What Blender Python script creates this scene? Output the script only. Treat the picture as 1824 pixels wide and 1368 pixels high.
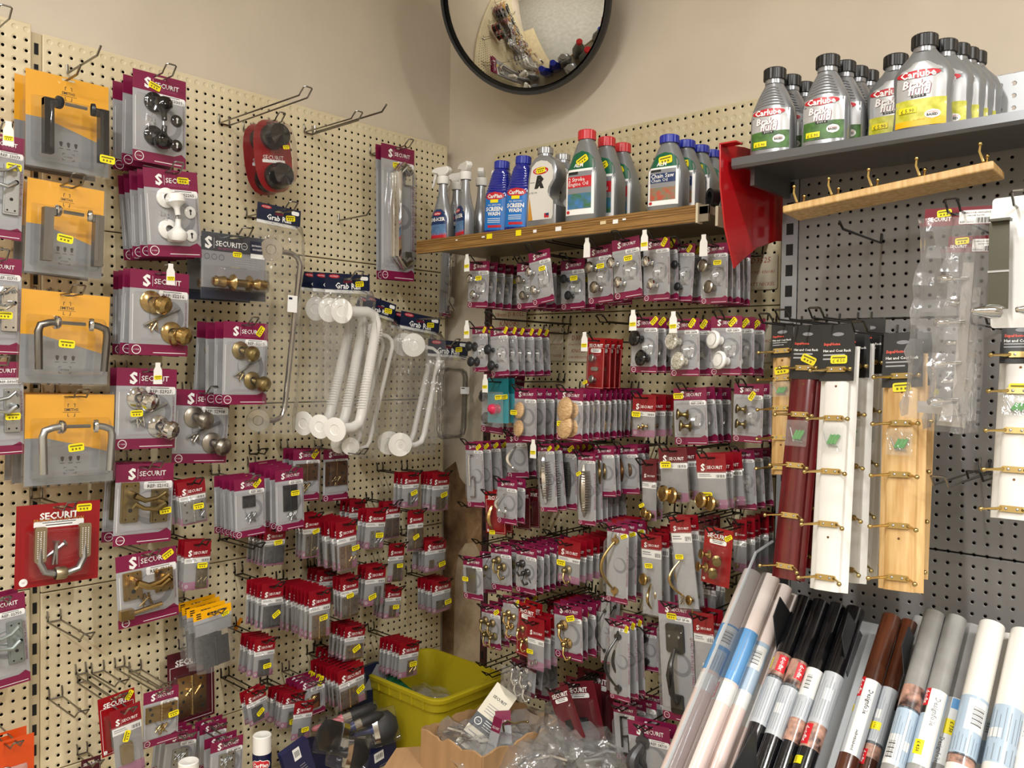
import bpy, bmesh, math, random
import numpy as np
from mathutils import Vector, Matrix, Euler
random.seed(7)
S = 0.025            # one pegboard pitch in metres
scene = bpy.context.scene
COL = scene.collection
for o in list(bpy.data.objects): bpy.data.objects.remove(o)

# ------------------------------------------------------------------ camera, world, lights, exposure
CR = np.array([[0.74049261, 0.67186564, 0.01575074], [0.02708693, -0.00641994, -0.99961246], [-0.67150414, 0.74063228, -0.02295314]])
CC = np.array([88.6198, -83.9176, -30.4601]); CF = 1498.7
def P(x, y, z): return Vector((x * S, y * S, (z + 90) * S))
cam = bpy.data.cameras.new('camera'); cam.sensor_width = 36; cam.lens = CF / 1824 * 36; cam.clip_start = 0.02
camo = bpy.data.objects.new('camera', cam); COL.objects.link(camo)
M = Matrix.Identity(4)
for i in range(3):
    M[i][0] = CR[0][i]; M[i][1] = -CR[1][i]; M[i][2] = -CR[2][i]
M.translation = P(*CC); camo.matrix_world = M
scene.camera = camo
scene.view_settings.view_transform = 'Standard'; scene.view_settings.look = 'None'
scene.view_settings.gamma = 1; scene.view_settings.use_curve_mapping = False
scene.view_settings.exposure = 0.27
try:
    scene.cycles.transparent_max_bounces = 40; scene.cycles.max_bounces = 10
except Exception: pass
world = bpy.data.worlds.new('world'); scene.world = world; world.use_nodes = True
world.node_tree.nodes['Background'].inputs[0].default_value = (0.9, 0.85, 0.75, 1)
world.node_tree.nodes['Background'].inputs[1].default_value = 0.25
def ceiling_tube(x, y, z, length, power, along, label):
    li = bpy.data.lights.new('tube_light', 'AREA'); li.shape = 'RECTANGLE'; li.size = 0.10; li.size_y = length
    li.energy = power; li.color = (1.0, 0.985, 0.96)
    o = bpy.data.objects.new('tube_light', li); COL.objects.link(o); o.location = P(x, y, z - 1.9)
    o.rotation_euler = (0, 0, 0 if along == 'y' else math.pi / 2)
    return o
LAMPS = [(64, -98, 36, 1.5, 46, 'y', 'nearest ceiling tube lamp above the corner aisle'),
         (150, -52, 36, 1.5, 62, 'x', 'ceiling tube lamp beyond the grey shelving bay'),
         (64, -178, 36, 1.5, 62, 'y', 'ceiling tube lamp further back along the aisle'),
         (150, -140, 36, 1.5, 62, 'x', 'ceiling tube lamp at the back of the shop')]
for a in LAMPS: ceiling_tube(*a)

# pixel -> point helpers (the photo is 1824 x 1368)
def ray(x, y): return CR.T @ np.array([(x - 912) / CF, (y - 684) / CF, 1.0])
def on(wall, x, y, d=0.0):
    v = ray(x, y)
    if wall == 'L': t = (d - CC[0]) / v[0]
    elif wall == 'X': t = (d - CC[0]) / v[0]
    elif wall == 'Z': t = (d - CC[2]) / v[2]
    else: t = (-d - CC[1]) / v[1]
    return CC + t * v

# ------------------------------------------------------------------ materials
def lin(h):
    h = h.lstrip('#'); c = [int(h[i:i + 2], 16) / 255 for i in (0, 2, 4)]
    return tuple(((v + 0.055) / 1.055) ** 2.4 if v > 0.04045 else v / 12.92 for v in c) + (1,)
MATS = {}
def mat(name, hexc=None, rough=0.5, metal=0.0, noise=None, bump=None, spec=0.5, coat=0.0, stretch=None, trans=0.0):
    if name in MATS: return MATS[name]
    m = bpy.data.materials.new(name); m.use_nodes = True; nt = m.node_tree; b = nt.nodes['Principled BSDF']
    c = lin(hexc)
    b.inputs['Base Color'].default_value = c; b.inputs['Roughness'].default_value = rough; b.inputs['Metallic'].default_value = metal
    b.inputs['Specular IOR Level'].default_value = spec; b.inputs['Coat Weight'].default_value = coat
    b.inputs['Coat Roughness'].default_value = 0.08; b.inputs['Transmission Weight'].default_value = trans
    if noise or bump:
        tc = nt.nodes.new('ShaderNodeTexCoord'); mp = nt.nodes.new('ShaderNodeMapping'); nt.links.new(tc.outputs['Object'], mp.inputs[0])
        if stretch: mp.inputs['Scale'].default_value = stretch
    if noise:
        n = nt.nodes.new('ShaderNodeTexNoise'); n.inputs['Scale'].default_value = noise[0]; n.inputs['Detail'].default_value = 5
        nt.links.new(mp.outputs[0], n.inputs['Vector'])
        r = nt.nodes.new('ShaderNodeValToRGB'); k = noise[1]
        c2 = lin(noise[2]) if len(noise) > 2 else tuple(v * (1 - k) for v in c[:3]) + (1,)
        r.color_ramp.elements[0].color = c2; r.color_ramp.elements[1].color = c if len(noise) > 2 else tuple(min(1, v * (1 + k)) for v in c[:3]) + (1,)
        r.color_ramp.elements[0].position = 0.35; r.color_ramp.elements[1].position = 0.65
        nt.links.new(n.outputs['Fac'], r.inputs[0]); nt.links.new(r.outputs[0], b.inputs['Base Color'])
    if bump:
        n2 = nt.nodes.new('ShaderNodeTexNoise'); n2.inputs['Scale'].default_value = bump[0]; n2.inputs['Detail'].default_value = 3
        nt.links.new(mp.outputs[0], n2.inputs['Vector'])
        bp = nt.nodes.new('ShaderNodeBump'); bp.inputs['Strength'].default_value = bump[1]; bp.inputs['Distance'].default_value = bump[2]
        nt.links.new(n2.outputs['Fac'], bp.inputs['Height']); nt.links.new(bp.outputs[0], b.inputs['Normal'])
    MATS[name] = m; return m
def film(name, milk=0.03, tint=(0.97, 0.97, 0.97), rough=0.12, bump=None, gloss=1.0, milkcol=(0.8, 0.8, 0.8)):
    if name in MATS: return MATS[name]
    m = bpy.data.materials.new(name); m.use_nodes = True; nt = m.node_tree; nt.nodes.clear(); N = nt.nodes.new
    out = N('ShaderNodeOutputMaterial'); tr = N('ShaderNodeBsdfTransparent'); tr.inputs[0].default_value = tint + (1,)
    gl = N('ShaderNodeBsdfGlossy'); gl.inputs['Roughness'].default_value = rough
    di = N('ShaderNodeBsdfDiffuse'); di.inputs[0].default_value = milkcol + (1,)
    fr = N('ShaderNodeLayerWeight'); pw = N('ShaderNodeMath'); pw.operation = 'POWER'; pw.inputs[1].default_value = 4.0; nt.links.new(fr.outputs['Facing'], pw.inputs[0])
    ma = N('ShaderNodeMath'); ma.operation = 'MULTIPLY_ADD'; ma.inputs[1].default_value = 0.7; ma.inputs[2].default_value = 0.032; nt.links.new(pw.outputs[0], ma.inputs[0])
    mu = N('ShaderNodeMath'); mu.operation = 'MULTIPLY'; mu.inputs[1].default_value = gloss; mu.use_clamp = True; nt.links.new(ma.outputs[0], mu.inputs[0])
    m1 = N('ShaderNodeMixShader'); m1.inputs[0].default_value = milk; nt.links.new(tr.outputs[0], m1.inputs[1]); nt.links.new(di.outputs[0], m1.inputs[2])
    m2 = N('ShaderNodeMixShader'); nt.links.new(mu.outputs[0], m2.inputs[0]); nt.links.new(m1.outputs[0], m2.inputs[1]); nt.links.new(gl.outputs[0], m2.inputs[2])
    nt.links.new(m2.outputs[0], out.inputs[0])
    if bump:
        tc = N('ShaderNodeTexCoord'); n2 = N('ShaderNodeTexNoise'); n2.inputs['Scale'].default_value = bump[0]; n2.inputs['Detail'].default_value = 2
        nt.links.new(tc.outputs['Object'], n2.inputs['Vector'])
        bp = N('ShaderNodeBump'); bp.inputs['Strength'].default_value = bump[1]; bp.inputs['Distance'].default_value = bump[2]
        nt.links.new(n2.outputs['Fac'], bp.inputs['Height'])
        for nd in (gl, fr): nt.links.new(bp.outputs[0], nd.inputs['Normal'])
    MATS[name] = m; return m

MAGENTA = mat('magenta_card', '#7a1640', 0.35); GREYC = mat('grey_card', '#a2a2a4', 0.4); GREYD = mat('grey_swirl', '#828286', 0.4)
REDH = mat('red_header', '#850a1a', 0.3); REDC = mat('red_card', '#8e0d14', 0.3); MAROON = mat('maroon_card', '#4e1020', 0.35); MAROONR = mat('maroon_red_card', '#5e1620', 0.35)
WHITE = mat('white_print', '#ecebe8', 0.45); BLACKP = mat('black_print', '#1c1a1b', 0.5); YEL = mat('yellow_sticker', '#efdc14', 0.4); YINK = mat('sticker_ink', '#6e6508', 0.6)
PINKB = mat('plum_print', '#9a5f7d', 0.4); GOLDP = mat('gold_print', '#c08a2e', 0.4); PINKT = mat('magenta_print', '#a04a70', 0.4)
SMITHS = mat('amber_card', '#f0ac00', 0.4); NAVYC = mat('navy_card', '#131c36', 0.35); CHAR = mat('charcoal_card', '#343a40', 0.4); INSG = mat('grey_insert', '#8f8f91', 0.5)
BRASS = mat('brass', '#b89c66', 0.22, 1.0); ABRASS = mat('aged_brass', '#94835a', 0.35, 1.0); CHROME = mat('chrome', '#dcdcdc', 0.08, 1.0); SATIN = mat('satin_nickel', '#a9a297', 0.32, 1.0)
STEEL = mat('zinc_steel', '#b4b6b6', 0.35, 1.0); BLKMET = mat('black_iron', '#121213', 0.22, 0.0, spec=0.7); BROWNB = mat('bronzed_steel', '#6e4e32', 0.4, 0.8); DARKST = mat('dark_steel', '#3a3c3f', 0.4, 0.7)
WHITEP = mat('white_ceramic', '#e9e7e2', 0.15, coat=0.5); BLACKG = mat('black_ceramic', '#0d0c0d', 0.1, coat=0.5); CRACK = mat('crackle_glaze', '#d8d4c8', 0.2, noise=(260, 0.0, '#8f8877'), coat=0.4)
WOODK = mat('pine_knob', '#d9b98c', 0.5, noise=(90, 0.0, '#a97f52'), stretch=(1, 1, 8)); WIRE = mat('hook_wire', '#8d8a84', 0.28, 1.0); WIRED = mat('dark_hook_wire', '#4b4845', 0.35, 1.0)
BLIST = film('clear_blister', 0.012, rough=0.06); BAGF = film('clear_bag', 0.06, rough=0.12, bump=(60, 0.8, 0.005), gloss=1.9)
PLASTW = mat('white_plastic', '#e8e6e0', 0.3); PINKP = mat('pink_plastic', '#c8274f', 0.3); TEALC = mat('teal_card', '#0f6168', 0.35)

# ------------------------------------------------------------------ mesh builder
TXT = {}
def text_geo(s, bold=0.0, shear=0.0):
    k = (s, bold, shear)
    if k in TXT: return TXT[k]
    cu = bpy.data.curves.new('lettering', 'FONT'); cu.body = s; cu.size = 1.0; cu.resolution_u = 1; cu.offset = bold; cu.shear = shear; cu.fill_mode = 'FRONT'
    ob = bpy.data.objects.new('lettering', cu); me = ob.to_mesh()
    v = [(a.co.x, a.co.y) for a in me.vertices]; f = [tuple(p.vertices) for p in me.polygons]
    ob.to_mesh_clear(); bpy.data.objects.remove(ob); bpy.data.curves.remove(cu)
    if v:
        x0 = min(a[0] for a in v); x1 = max(a[0] for a in v); y0 = min(a[1] for a in v); y1 = max(a[1] for a in v)
        w = max(x1 - x0, 1e-6); v = [((a - x0) / w, (b - y0) / w) for a, b in v]; asp = (y1 - y0) / w
    else: asp = 1
    TXT[k] = (v, f, asp); return TXT[k]
class MB:
    def __init__(s): s.v = []; s.f = []; s.m = []; s.ml = []
    def mi(s, m):
        if m not in s.ml: s.ml.append(m)
        return s.ml.index(m)
    def add(s, vs, fs, m):
        o = len(s.v); s.v += [tuple(a) for a in vs]; k = s.mi(m)
        for f in fs: s.f.append(tuple(i + o for i in f)); s.m.append(k)
    def box(s, x0, x1, y0, y1, z0, z1, m, T=None):
        vs = [(x, y, z) for x in (x0, x1) for y in (y0, y1) for z in (z0, z1)]
        if T: vs = [tuple(T @ Vector(a)) for a in vs]
        s.add(vs, [(0, 1, 3, 2), (4, 6, 7, 5), (0, 4, 5, 1), (2, 3, 7, 6), (0, 2, 6, 4), (1, 5, 7, 3)], m)
    def poly(s, pts, y, m): s.add([(a, y, b) for a, b in pts], [tuple(range(len(pts)))], m)
    def rect(s, x0, x1, z0, z1, y, m): s.poly([(x0, z0), (x1, z0), (x1, z1), (x0, z1)], y, m)
    def disc(s, x, z, r, y, m, n=20, rz=None, a0=0):
        rz = rz or r; s.poly([(x + r * math.cos(a0 + i * 2 * math.pi / n), z + rz * math.sin(a0 + i * 2 * math.pi / n)) for i in range(n)], y, m)
    def ring(s, x, z, r, t, y, m, n=20):
        vs = []; 
        for i in range(n):
            a = i * 2 * math.pi / n; vs += [(x + r * math.cos(a), y, z + r * math.sin(a)), (x + (r - t) * math.cos(a), y, z + (r - t) * math.sin(a))]
        s.add(vs, [(2 * i, 2 * ((i + 1) % n), 2 * ((i + 1) % n) + 1, 2 * i + 1) for i in range(n)], m)
    def prism(s, pts, y0, y1, m, T=None):
        n = len(pts); vs = [(a, y0, b) for a, b in pts] + [(a, y1, b) for a, b in pts]
        if T: vs = [tuple(T @ Vector(a)) for a in vs]
        s.add(vs, [tuple(range(n)), tuple(range(2 * n - 1, n - 1, -1))] + [(i, (i + 1) % n, n + (i + 1) % n, n + i) for i in range(n)], m)
    def text(s, t, x, z, w, y, m, al='c', bold=0.0, shear=0.0, rot=0.0, maxh=None, fmap=None):
        v, f, asp = text_geo(t, bold, shear)
        if not v: return
        if maxh and asp * w > maxh: w = maxh / asp
        h = asp * w; ox = {'c': -w / 2, 'l': 0, 'r': -w}[al]; c, sn = math.cos(rot), math.sin(rot); out = []
        for a, b in v:
            px, pz = ox + a * w, b * w - h / 2; q = (x + px * c - pz * sn, z + px * sn + pz * c)
            out.append(fmap(*q) if fmap else (q[0], y, q[1]))
        s.add(out, f, m)
    def tube(s, path, r, m, seg=7, closed=False, caps=True):
        path = [Vector(p) for p in path]; n = len(path); rr = r if isinstance(r, (list, tuple)) else [r] * n
        vs = []; prev = None
        for i, p in enumerate(path):
            a = path[(i - 1) % n] if (closed or i > 0) else p; b = path[(i + 1) % n] if (closed or i < n - 1) else p
            t = (b - a).normalized() if (b - a).length > 1e-9 else Vector((0, 0, 1))
            if prev is None:
                up = Vector((0, 0, 1)) if abs(t.z) < 0.9 else Vector((1, 0, 0)); u = t.cross(up).normalized()
            else: u = (prev - t * prev.dot(t)).normalized()
            prev = u; w = t.cross(u)
            vs += [tuple(p + (u * math.cos(k * 2 * math.pi / seg) + w * math.sin(k * 2 * math.pi / seg)) * rr[i]) for k in range(seg)]
        fs = []
        for i in range(n if closed else n - 1):
            j = (i + 1) % n
            fs += [(i * seg + k, i * seg + (k + 1) % seg, j * seg + (k + 1) % seg, j * seg + k) for k in range(seg)]
        if caps and not closed: fs += [tuple(range(seg)), tuple(range((n - 1) * seg, n * seg))]
        s.add(vs, fs, m)
    def lathe(s, prof, o, axis, m, seg=16):
        ax = Vector(axis).normalized(); up = Vector((0, 0, 1)) if abs(ax.z) < 0.9 else Vector((1, 0, 0)); u = ax.cross(up).normalized(); w = ax.cross(u); o = Vector(o)
        vs = []
        for r, h in prof: vs += [tuple(o + ax * h + (u * math.cos(k * 2 * math.pi / seg) + w * math.sin(k * 2 * math.pi / seg)) * max(r, 1e-5)) for k in range(seg)]
        fs = [(i * seg + k, i * seg + (k + 1) % seg, (i + 1) * seg + (k + 1) % seg, (i + 1) * seg + k) for i in range(len(prof) - 1) for k in range(seg)]
        s.add(vs, fs, m)
    def sphere(s, o, r, m, seg=12):
        k = 6; s.lathe([(r * math.sin(i * math.pi / k), -r * math.cos(i * math.pi / k)) for i in range(k + 1)], o, (0, 0, 1), m, seg)
    def build(s, name, parent=None, sharp=35, bevel=None):
        me = bpy.data.meshes.new(name); me.from_pydata(s.v, [], s.f)
        for m in s.ml: me.materials.append(m)
        me.polygons.foreach_set('material_index', s.m); me.update()
        bm = bmesh.new(); bm.from_mesh(me); bmesh.ops.recalc_face_normals(bm, faces=bm.faces); bm.to_mesh(me); bm.free()
        me.shade_smooth(); me.set_sharp_from_angle(angle=math.radians(sharp))
        o = bpy.data.objects.new(name, me); COL.objects.link(o)
        if parent: o.parent = parent
        if bevel:
            b = o.modifiers.new('bevel', 'BEVEL'); b.width = bevel; b.segments = 2; b.limit_method = 'ANGLE'
        return o
def tag(o, label=None, cat=None, group=None, kind=None):
    if label: o['label'] = label
    if cat: o['category'] = cat
    if group: o['group'] = group
    if kind: o['kind'] = kind
    return o
def thing(name, loc, rot=(0, 0, 0), label=None, cat=None, group=None):
    o = bpy.data.objects.new(name, None); o.empty_display_size = 0.02; COL.objects.link(o); o.location = loc; o.rotation_euler = rot
    return tag(o, label, cat, group)
def dup(o, parent=None):
    kids = KIDS.get(o.name, None)
    c = o.copy(); COL.objects.link(c)
    if parent: c.parent = parent
    for k in [k for k in o.children]: dup(k, c)
    return c
KIDS = {}
def lerp(a, b, t): return a + (b - a) * t
def arc(c, r, a0, a1, n, plane='xz', y=0):
    return [(c[0] + r * math.cos(lerp(a0, a1, i / n)), y, c[1] + r * math.sin(lerp(a0, a1, i / n))) for i in range(n + 1)]
def rrect(x0, x1, z0, z1, r, k=3):
    p = []
    for cx, cz, a in ((x1 - r, z1 - r, 0), (x0 + r, z1 - r, 90), (x0 + r, z0 + r, 180), (x1 - r, z0 + r, 270)):
        p += [(cx + r * math.cos(math.radians(a + 90 * i / k)), cz + r * math.sin(math.radians(a + 90 * i / k))) for i in range(k + 1)]
    return p
# ------------------------------------------------------------------ the room
def struct(mb, name):
    o = mb.build(name); o['kind'] = 'structure'; return o
PAINT = mat('beige_wall_paint', '#cfc3b1', 0.75, noise=(3.0, 0.05), bump=(40, 0.12, 0.004))
CEIL = mat('ceiling_white', '#d9d5cc', 0.8, noise=(4, 0.03)); FLOORM = mat('floor_vinyl', '#8d8a80', 0.5, noise=(6, 0.1))
XL, YR = -1.5, 1.05
def wallbox(name, x0, x1, y0, y1, z0, z1, m):
    b = MB(); b.box(x0 * S, x1 * S, y0 * S, y1 * S, (z0 + 90) * S, (z1 + 90) * S, m); return struct(b, name)
def paint_wall():
    m = PAINT; nt = m.node_tree; b = nt.nodes['Principled BSDF']; src = b.inputs['Base Color'].links[0].from_socket
    # pale spatter drips and scuffs in the paint
    tc = nt.nodes.new('ShaderNodeTexCoord'); mp = nt.nodes.new('ShaderNodeMapping'); mp.inputs['Scale'].default_value = (9, 9, 3.5); nt.links.new(tc.outputs['Object'], mp.inputs[0])
    v = nt.nodes.new('ShaderNodeTexNoise'); v.inputs['Scale'].default_value = 6; v.inputs['Detail'].default_value = 8; v.inputs['Roughness'].default_value = 0.7; nt.links.new(mp.outputs[0], v.inputs['Vector'])
    r = nt.nodes.new('ShaderNodeValToRGB'); r.color_ramp.elements[0].position = 0.69; r.color_ramp.elements[1].position = 0.74; nt.links.new(v.outputs['Fac'], r.inputs[0])
    mx = nt.nodes.new('ShaderNodeMixRGB'); mx.inputs[2].default_value = lin('#e6d8c2'); nt.links.new(r.outputs[0], mx.inputs[0]); nt.links.new(src, mx.inputs[1])
    v2 = nt.nodes.new('ShaderNodeTexNoise'); v2.inputs['Scale'].default_value = 9; v2.inputs['Detail'].default_value = 9; v2.inputs['Roughness'].default_value = 0.75
    mp2 = nt.nodes.new('ShaderNodeMapping'); mp2.inputs['Scale'].default_value = (5, 5, 2); mp2.inputs['Location'].default_value = (3, 1, 5); nt.links.new(tc.outputs['Object'], mp2.inputs[0]); nt.links.new(mp2.outputs[0], v2.inputs['Vector'])
    r2 = nt.nodes.new('ShaderNodeValToRGB'); r2.color_ramp.elements[0].position = 0.72; r2.color_ramp.elements[1].position = 0.76; nt.links.new(v2.outputs['Fac'], r2.inputs[0])
    mx2 = nt.nodes.new('ShaderNodeMixRGB'); mx2.inputs[2].default_value = lin('#8f7f6a'); nt.links.new(r2.outputs[0], mx2.inputs[0]); nt.links.new(mx.outputs[0], mx2.inputs[1])
    nt.links.new(mx2.outputs[0], b.inputs['Base Color'])
paint_wall()
wallbox('wall_left', XL - 4, XL, -240, YR + 4, -90, 37, PAINT)
wallbox('wall_right', XL, 240, YR, YR + 4, -90, 37, PAINT)
wallbox('wall_front', 240, 244, -240, YR + 4, -90, 37, PAINT)
wallbox('wall_back', XL - 4, 244, -244, -240, -90, 37, PAINT)
wallbox('floor', XL - 4, 244, -244, YR + 4, -94, -90, FLOORM)
wallbox('ceiling', XL - 4, 244, -244, YR + 4, 37, 41, CEIL)
EMIT = bpy.data.materials.new('lamp_diffuser'); EMIT.use_nodes = True
EMIT.node_tree.nodes['Principled BSDF'].inputs['Emission Color'].default_value = (1, 0.93, 0.82, 1); EMIT.node_tree.nodes['Principled BSDF'].inputs['Emission Strength'].default_value = 6
for (x, y, z, ln, pw, al, lb) in LAMPS:
    t = thing('ceiling_light', P(x, y, 37), (0, 0, 0 if al == 'y' else math.pi / 2), lb, 'ceiling light', 'ceiling tube lamps')
    b = MB(); b.box(-0.07, 0.07, -ln / 2 - 0.03, ln / 2 + 0.03, -0.03, 0, PLASTW); b.build('housing', t)
    b = MB(); b.lathe([(0.013, -ln / 2), (0.013, ln / 2)], (0, 0, -0.045), (0, 1, 0), EMIT, 10); b.build('tube', t)
# bare plaster where paint is gone, low in the corner
PLAST = mat('bare_plaster', '#9a7a55', 0.9, noise=(14, 0.0, '#6d5238'), bump=(60, 0.6, 0.006)); PLAST2 = mat('pale_plaster', '#b39d80', 0.9, noise=(18, 0.0, '#a08a6c'), bump=(50, 0.4, 0.005))
def patch(px, m, d, name):
    b = MB(); q = [on('R', x, y, -YR) for x, y in px]; b.prism([(a[0] * S, (a[2] + 90) * S) for a in q], (YR * S) - d, YR * S + 0.002, m); o = b.build(name); o['kind'] = 'structure'
patch([(800, 832), (812, 822), (819, 850), (828, 862), (840, 866), (872, 905), (885, 940), (940, 960), (940, 1240), (770, 1240), (775, 850)], PLAST, 0.002, 'plaster_patch_1')
patch([(812, 1030), (818, 985), (830, 968), (846, 966), (856, 985), (868, 1010), (880, 1030), (880, 1240), (808, 1240)], PLAST2, 0.004, 'plaster_patch_2')

# pegboard panels: hole grid in object space, one pitch = S
def pegmat(name, hexc, hexs, top_plug, rough=0.4, hr=0.15, metal=0.0, dimple=0.3, holec='#0d0a08'):
    m = bpy.data.materials.new(name); m.use_nodes = True; nt = m.node_tree; L = nt.links.new; b = nt.nodes['Principled BSDF']; b.inputs['Roughness'].default_value = rough; b.inputs['Metallic'].default_value = metal
    def nd(op, a, c=None):
        n = nt.nodes.new('ShaderNodeMath'); n.operation = op
        for i, q in enumerate((a, c)):
            if q is None: continue
            if isinstance(q, (int, float)): n.inputs[i].default_value = q
            else: L(q, n.inputs[i])
        return n.outputs[0]
    tc = nt.nodes.new('ShaderNodeTexCoord'); sx = nt.nodes.new('ShaderNodeSeparateXYZ'); L(tc.outputs['Object'], sx.inputs[0])
    u = nd('DIVIDE', sx.outputs[0], S); v = nd('DIVIDE', sx.outputs[2], S)
    fu = nd('SUBTRACT', nd('FRACT', nd('ADD', u, 0.5)), 0.5); fv = nd('SUBTRACT', nd('FRACT', nd('ADD', v, 0.5)), 0.5)
    r = nd('SQRT', nd('ADD', nd('MULTIPLY', fu, fu), nd('MULTIPLY', fv, fv)))
    hole = nd('LESS_THAN', r, hr)
    if top_plug is not None:      # the topmost row of holes is blind
        hole = nd('MULTIPLY', hole, nd('SUBTRACT', 1.0, nd('MULTIPLY', nd('GREATER_THAN', v, top_plug - 0.5), nd('LESS_THAN', v, top_plug + 0.5))))
    n = nt.nodes.new('ShaderNodeTexNoise'); n.inputs['Scale'].default_value = 4.0; n.inputs['Detail'].default_value = 6; L(tc.outputs['Object'], n.inputs['Vector'])
    cr = nt.nodes.new('ShaderNodeValToRGB'); cr.color_ramp.elements[0].color = lin(hexs); cr.color_ramp.elements[1].color = lin(hexc); cr.color_ramp.elements[0].position = 0.35; cr.color_ramp.elements[1].position = 0.6; L(n.outputs['Fac'], cr.inputs[0])
    mx = nt.nodes.new('ShaderNodeMixRGB'); mx.inputs[2].default_value = lin(holec); L(hole, mx.inputs[0]); L(cr.outputs[0], mx.inputs[1]); L(mx.outputs[0], b.inputs['Base Color'])
    sp = nd('MULTIPLY', nd('SUBTRACT', 1.0, hole), 0.4); L(sp, b.inputs['Specular IOR Level'])
    mr = nt.nodes.new('ShaderNodeMapRange'); mr.interpolation_type = 'SMOOTHSTEP'; mr.inputs['From Min'].default_value = hr; mr.inputs['From Max'].default_value = dimple; mr.inputs['To Min'].default_value = 0; mr.inputs['To Max'].default_value = 1; L(r, mr.inputs['Value'])
    bp = nt.nodes.new('ShaderNodeBump'); bp.inputs['Strength'].default_value = 0.5; bp.inputs['Distance'].default_value = 0.003; L(mr.outputs[0], bp.inputs['Height']); L(bp.outputs[0], b.inputs['Normal'])
    return m
CREAML = pegmat('cream_pegboard', '#dccfae', '#d3c4a0', 0.0)
CREAMR = pegmat('cream_pegboard_dimpled', '#cfc3a2', '#c2b48f', -1.0, dimple=0.36)
GREYP = pegmat('grey_pegboard', '#7e7c7a', '#747270', None, 0.36, metal=0.15, dimple=0.2, hr=0.13)
def panel(wall, s0, s1, z0, z1, d, m, org, label):
    loc = P(d, org[0], org[1]) if wall == 'L' else P(org[0], -d, org[1])
    b = MB(); g = 0.06
    b.box((s0 - org[0]) * S, (s1 - org[0]) * S, 0, 0.9 * S, (z0 + g - org[1]) * S, (z1 - g - org[1]) * S, m)
    o = b.build('pegboard_panel', bevel=0.002); o.location = loc; o.rotation_euler = (0, 0, math.pi / 2 if wall == 'L' else 0)
    return tag(o, label, 'pegboard', 'pegboard back panels')
ORD = ['topmost', 'second', 'third', 'fourth', 'lowest']
zs = [0.7, -17.5, -35.5, -53.5, -71.4, -89.5]
LO = (-53.4965, 0.0)
for i in range(5):
    panel('L', -54.1, -0.7, zs[i + 1], zs[i], 0, CREAML, LO, 'cream pegboard panel, %s of the bay beside the corner' % ORD[i])
    panel('L', -107.2, -55.1, zs[i + 1] + 0.6, zs[i] + 0.6, 0, CREAML, (-107.2 + 0.65, 0.6), 'cream pegboard panel, %s of the outer bay' % ORD[i])
zr = [-1.65, -23.8, -41.8, -59.8, -77.8, -89.5]
RO = (42.3773 - 33, -2.2761)
for i in range(5):
    panel('R', 8.6, 50.1, zr[i + 1], zr[i], 0, CREAMR, RO, 'cream dimpled pegboard panel, %s of the knob bay' % ORD[i])
zg = [-12.0, -25.8, -45.9, -65.9, -89.5]
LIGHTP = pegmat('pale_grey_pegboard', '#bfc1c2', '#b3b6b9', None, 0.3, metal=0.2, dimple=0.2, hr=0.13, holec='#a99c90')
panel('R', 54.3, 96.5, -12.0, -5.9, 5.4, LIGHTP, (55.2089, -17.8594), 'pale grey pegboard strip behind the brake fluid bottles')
GO = (55.2089, -17.8594)
for i in range(4):
    panel('R', 54.3, 96.5, zg[i + 1], zg[i], 5.4, GREYP, GO, 'grey pegboard panel, %s of the coat rack bay' % ORD[i])
# slotted uprights
UPC = mat('cream_upright', '#b9ab8a', 0.45); UPD = mat('maroon_brown_upright', '#3d2220', 0.5); UPG = mat('grey_upright', '#8b8e92', 0.35, 0.3); SLOT = mat('slot_black', '#080707', 0.8)
def upright(wall, s, d0, w, m, z0, z1, label, pitch=2.0):
    b = MB(); b.box(-w / 2 * S, w / 2 * S, 0, 1.1 * S, 0, (z1 - z0) * S, m)
    n = int((z1 - z0) / pitch)
    for k in range(n): b.rect(-w * 0.22 * S, w * 0.22 * S, (k * pitch + 0.35) * S, (k * pitch + pitch * 0.72) * S, -0.0006, SLOT)
    o = b.build('slotted_upright'); o.location = P(d0, s, z0) if wall == 'L' else P(s, -d0, z0); o.rotation_euler = (0, 0, math.pi / 2 if wall == 'L' else 0)
    tag(o, label, 'shelf upright', 'slotted uprights')
upright('L', -54.6, -0.25, 0.9, UPC, -89.8, 0.6, 'cream slotted upright between the two cream bays')
upright('R', 8.05, 0.3, 1.0, UPD, -89.8, -16.5, 'dark slotted upright beside the bare plaster corner')
upright('R', 51.1, 0.0, 1.6, UPD, -89.8, -5.0, 'dark brown slotted upright behind the red bracket plate')
upright('R', 53.4, 5.3, 1.6, UPG, -89.8, -6.0, 'grey slotted upright edging the coat rack bay')

# base shelves that the boxes stand on
DECK = mat('base_shelf_cream', '#b8a987', 0.5, noise=(7, 0.08))
b = MB(); b.box(0.2 * S, 20 * S, -105 * S, -4 * S, 9.7 * S, 10.5 * S, DECK); b.box(19 * S, 20 * S, -105 * S, -4 * S, 0.2 * S, 9.7 * S, DECK); b.box(0.2 * S, 1 * S, -105 * S, -4 * S, 0.2 * S, 9.7 * S, DECK)
tag(b.build('base_shelf', bevel=0.002), 'low cream base shelf along the hinge wall', 'shelf')
b = MB(); b.box(20.1 * S, 52.5 * S, -26 * S, -0.2 * S, 9.7 * S, 10.5 * S, DECK); b.box(20.1 * S, 52.5 * S, -26 * S, -25.2 * S, 0.2 * S, 9.7 * S, DECK)
tag(b.build('base_shelf', bevel=0.002), 'low cream base shelf under the cardboard box', 'shelf')
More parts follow.
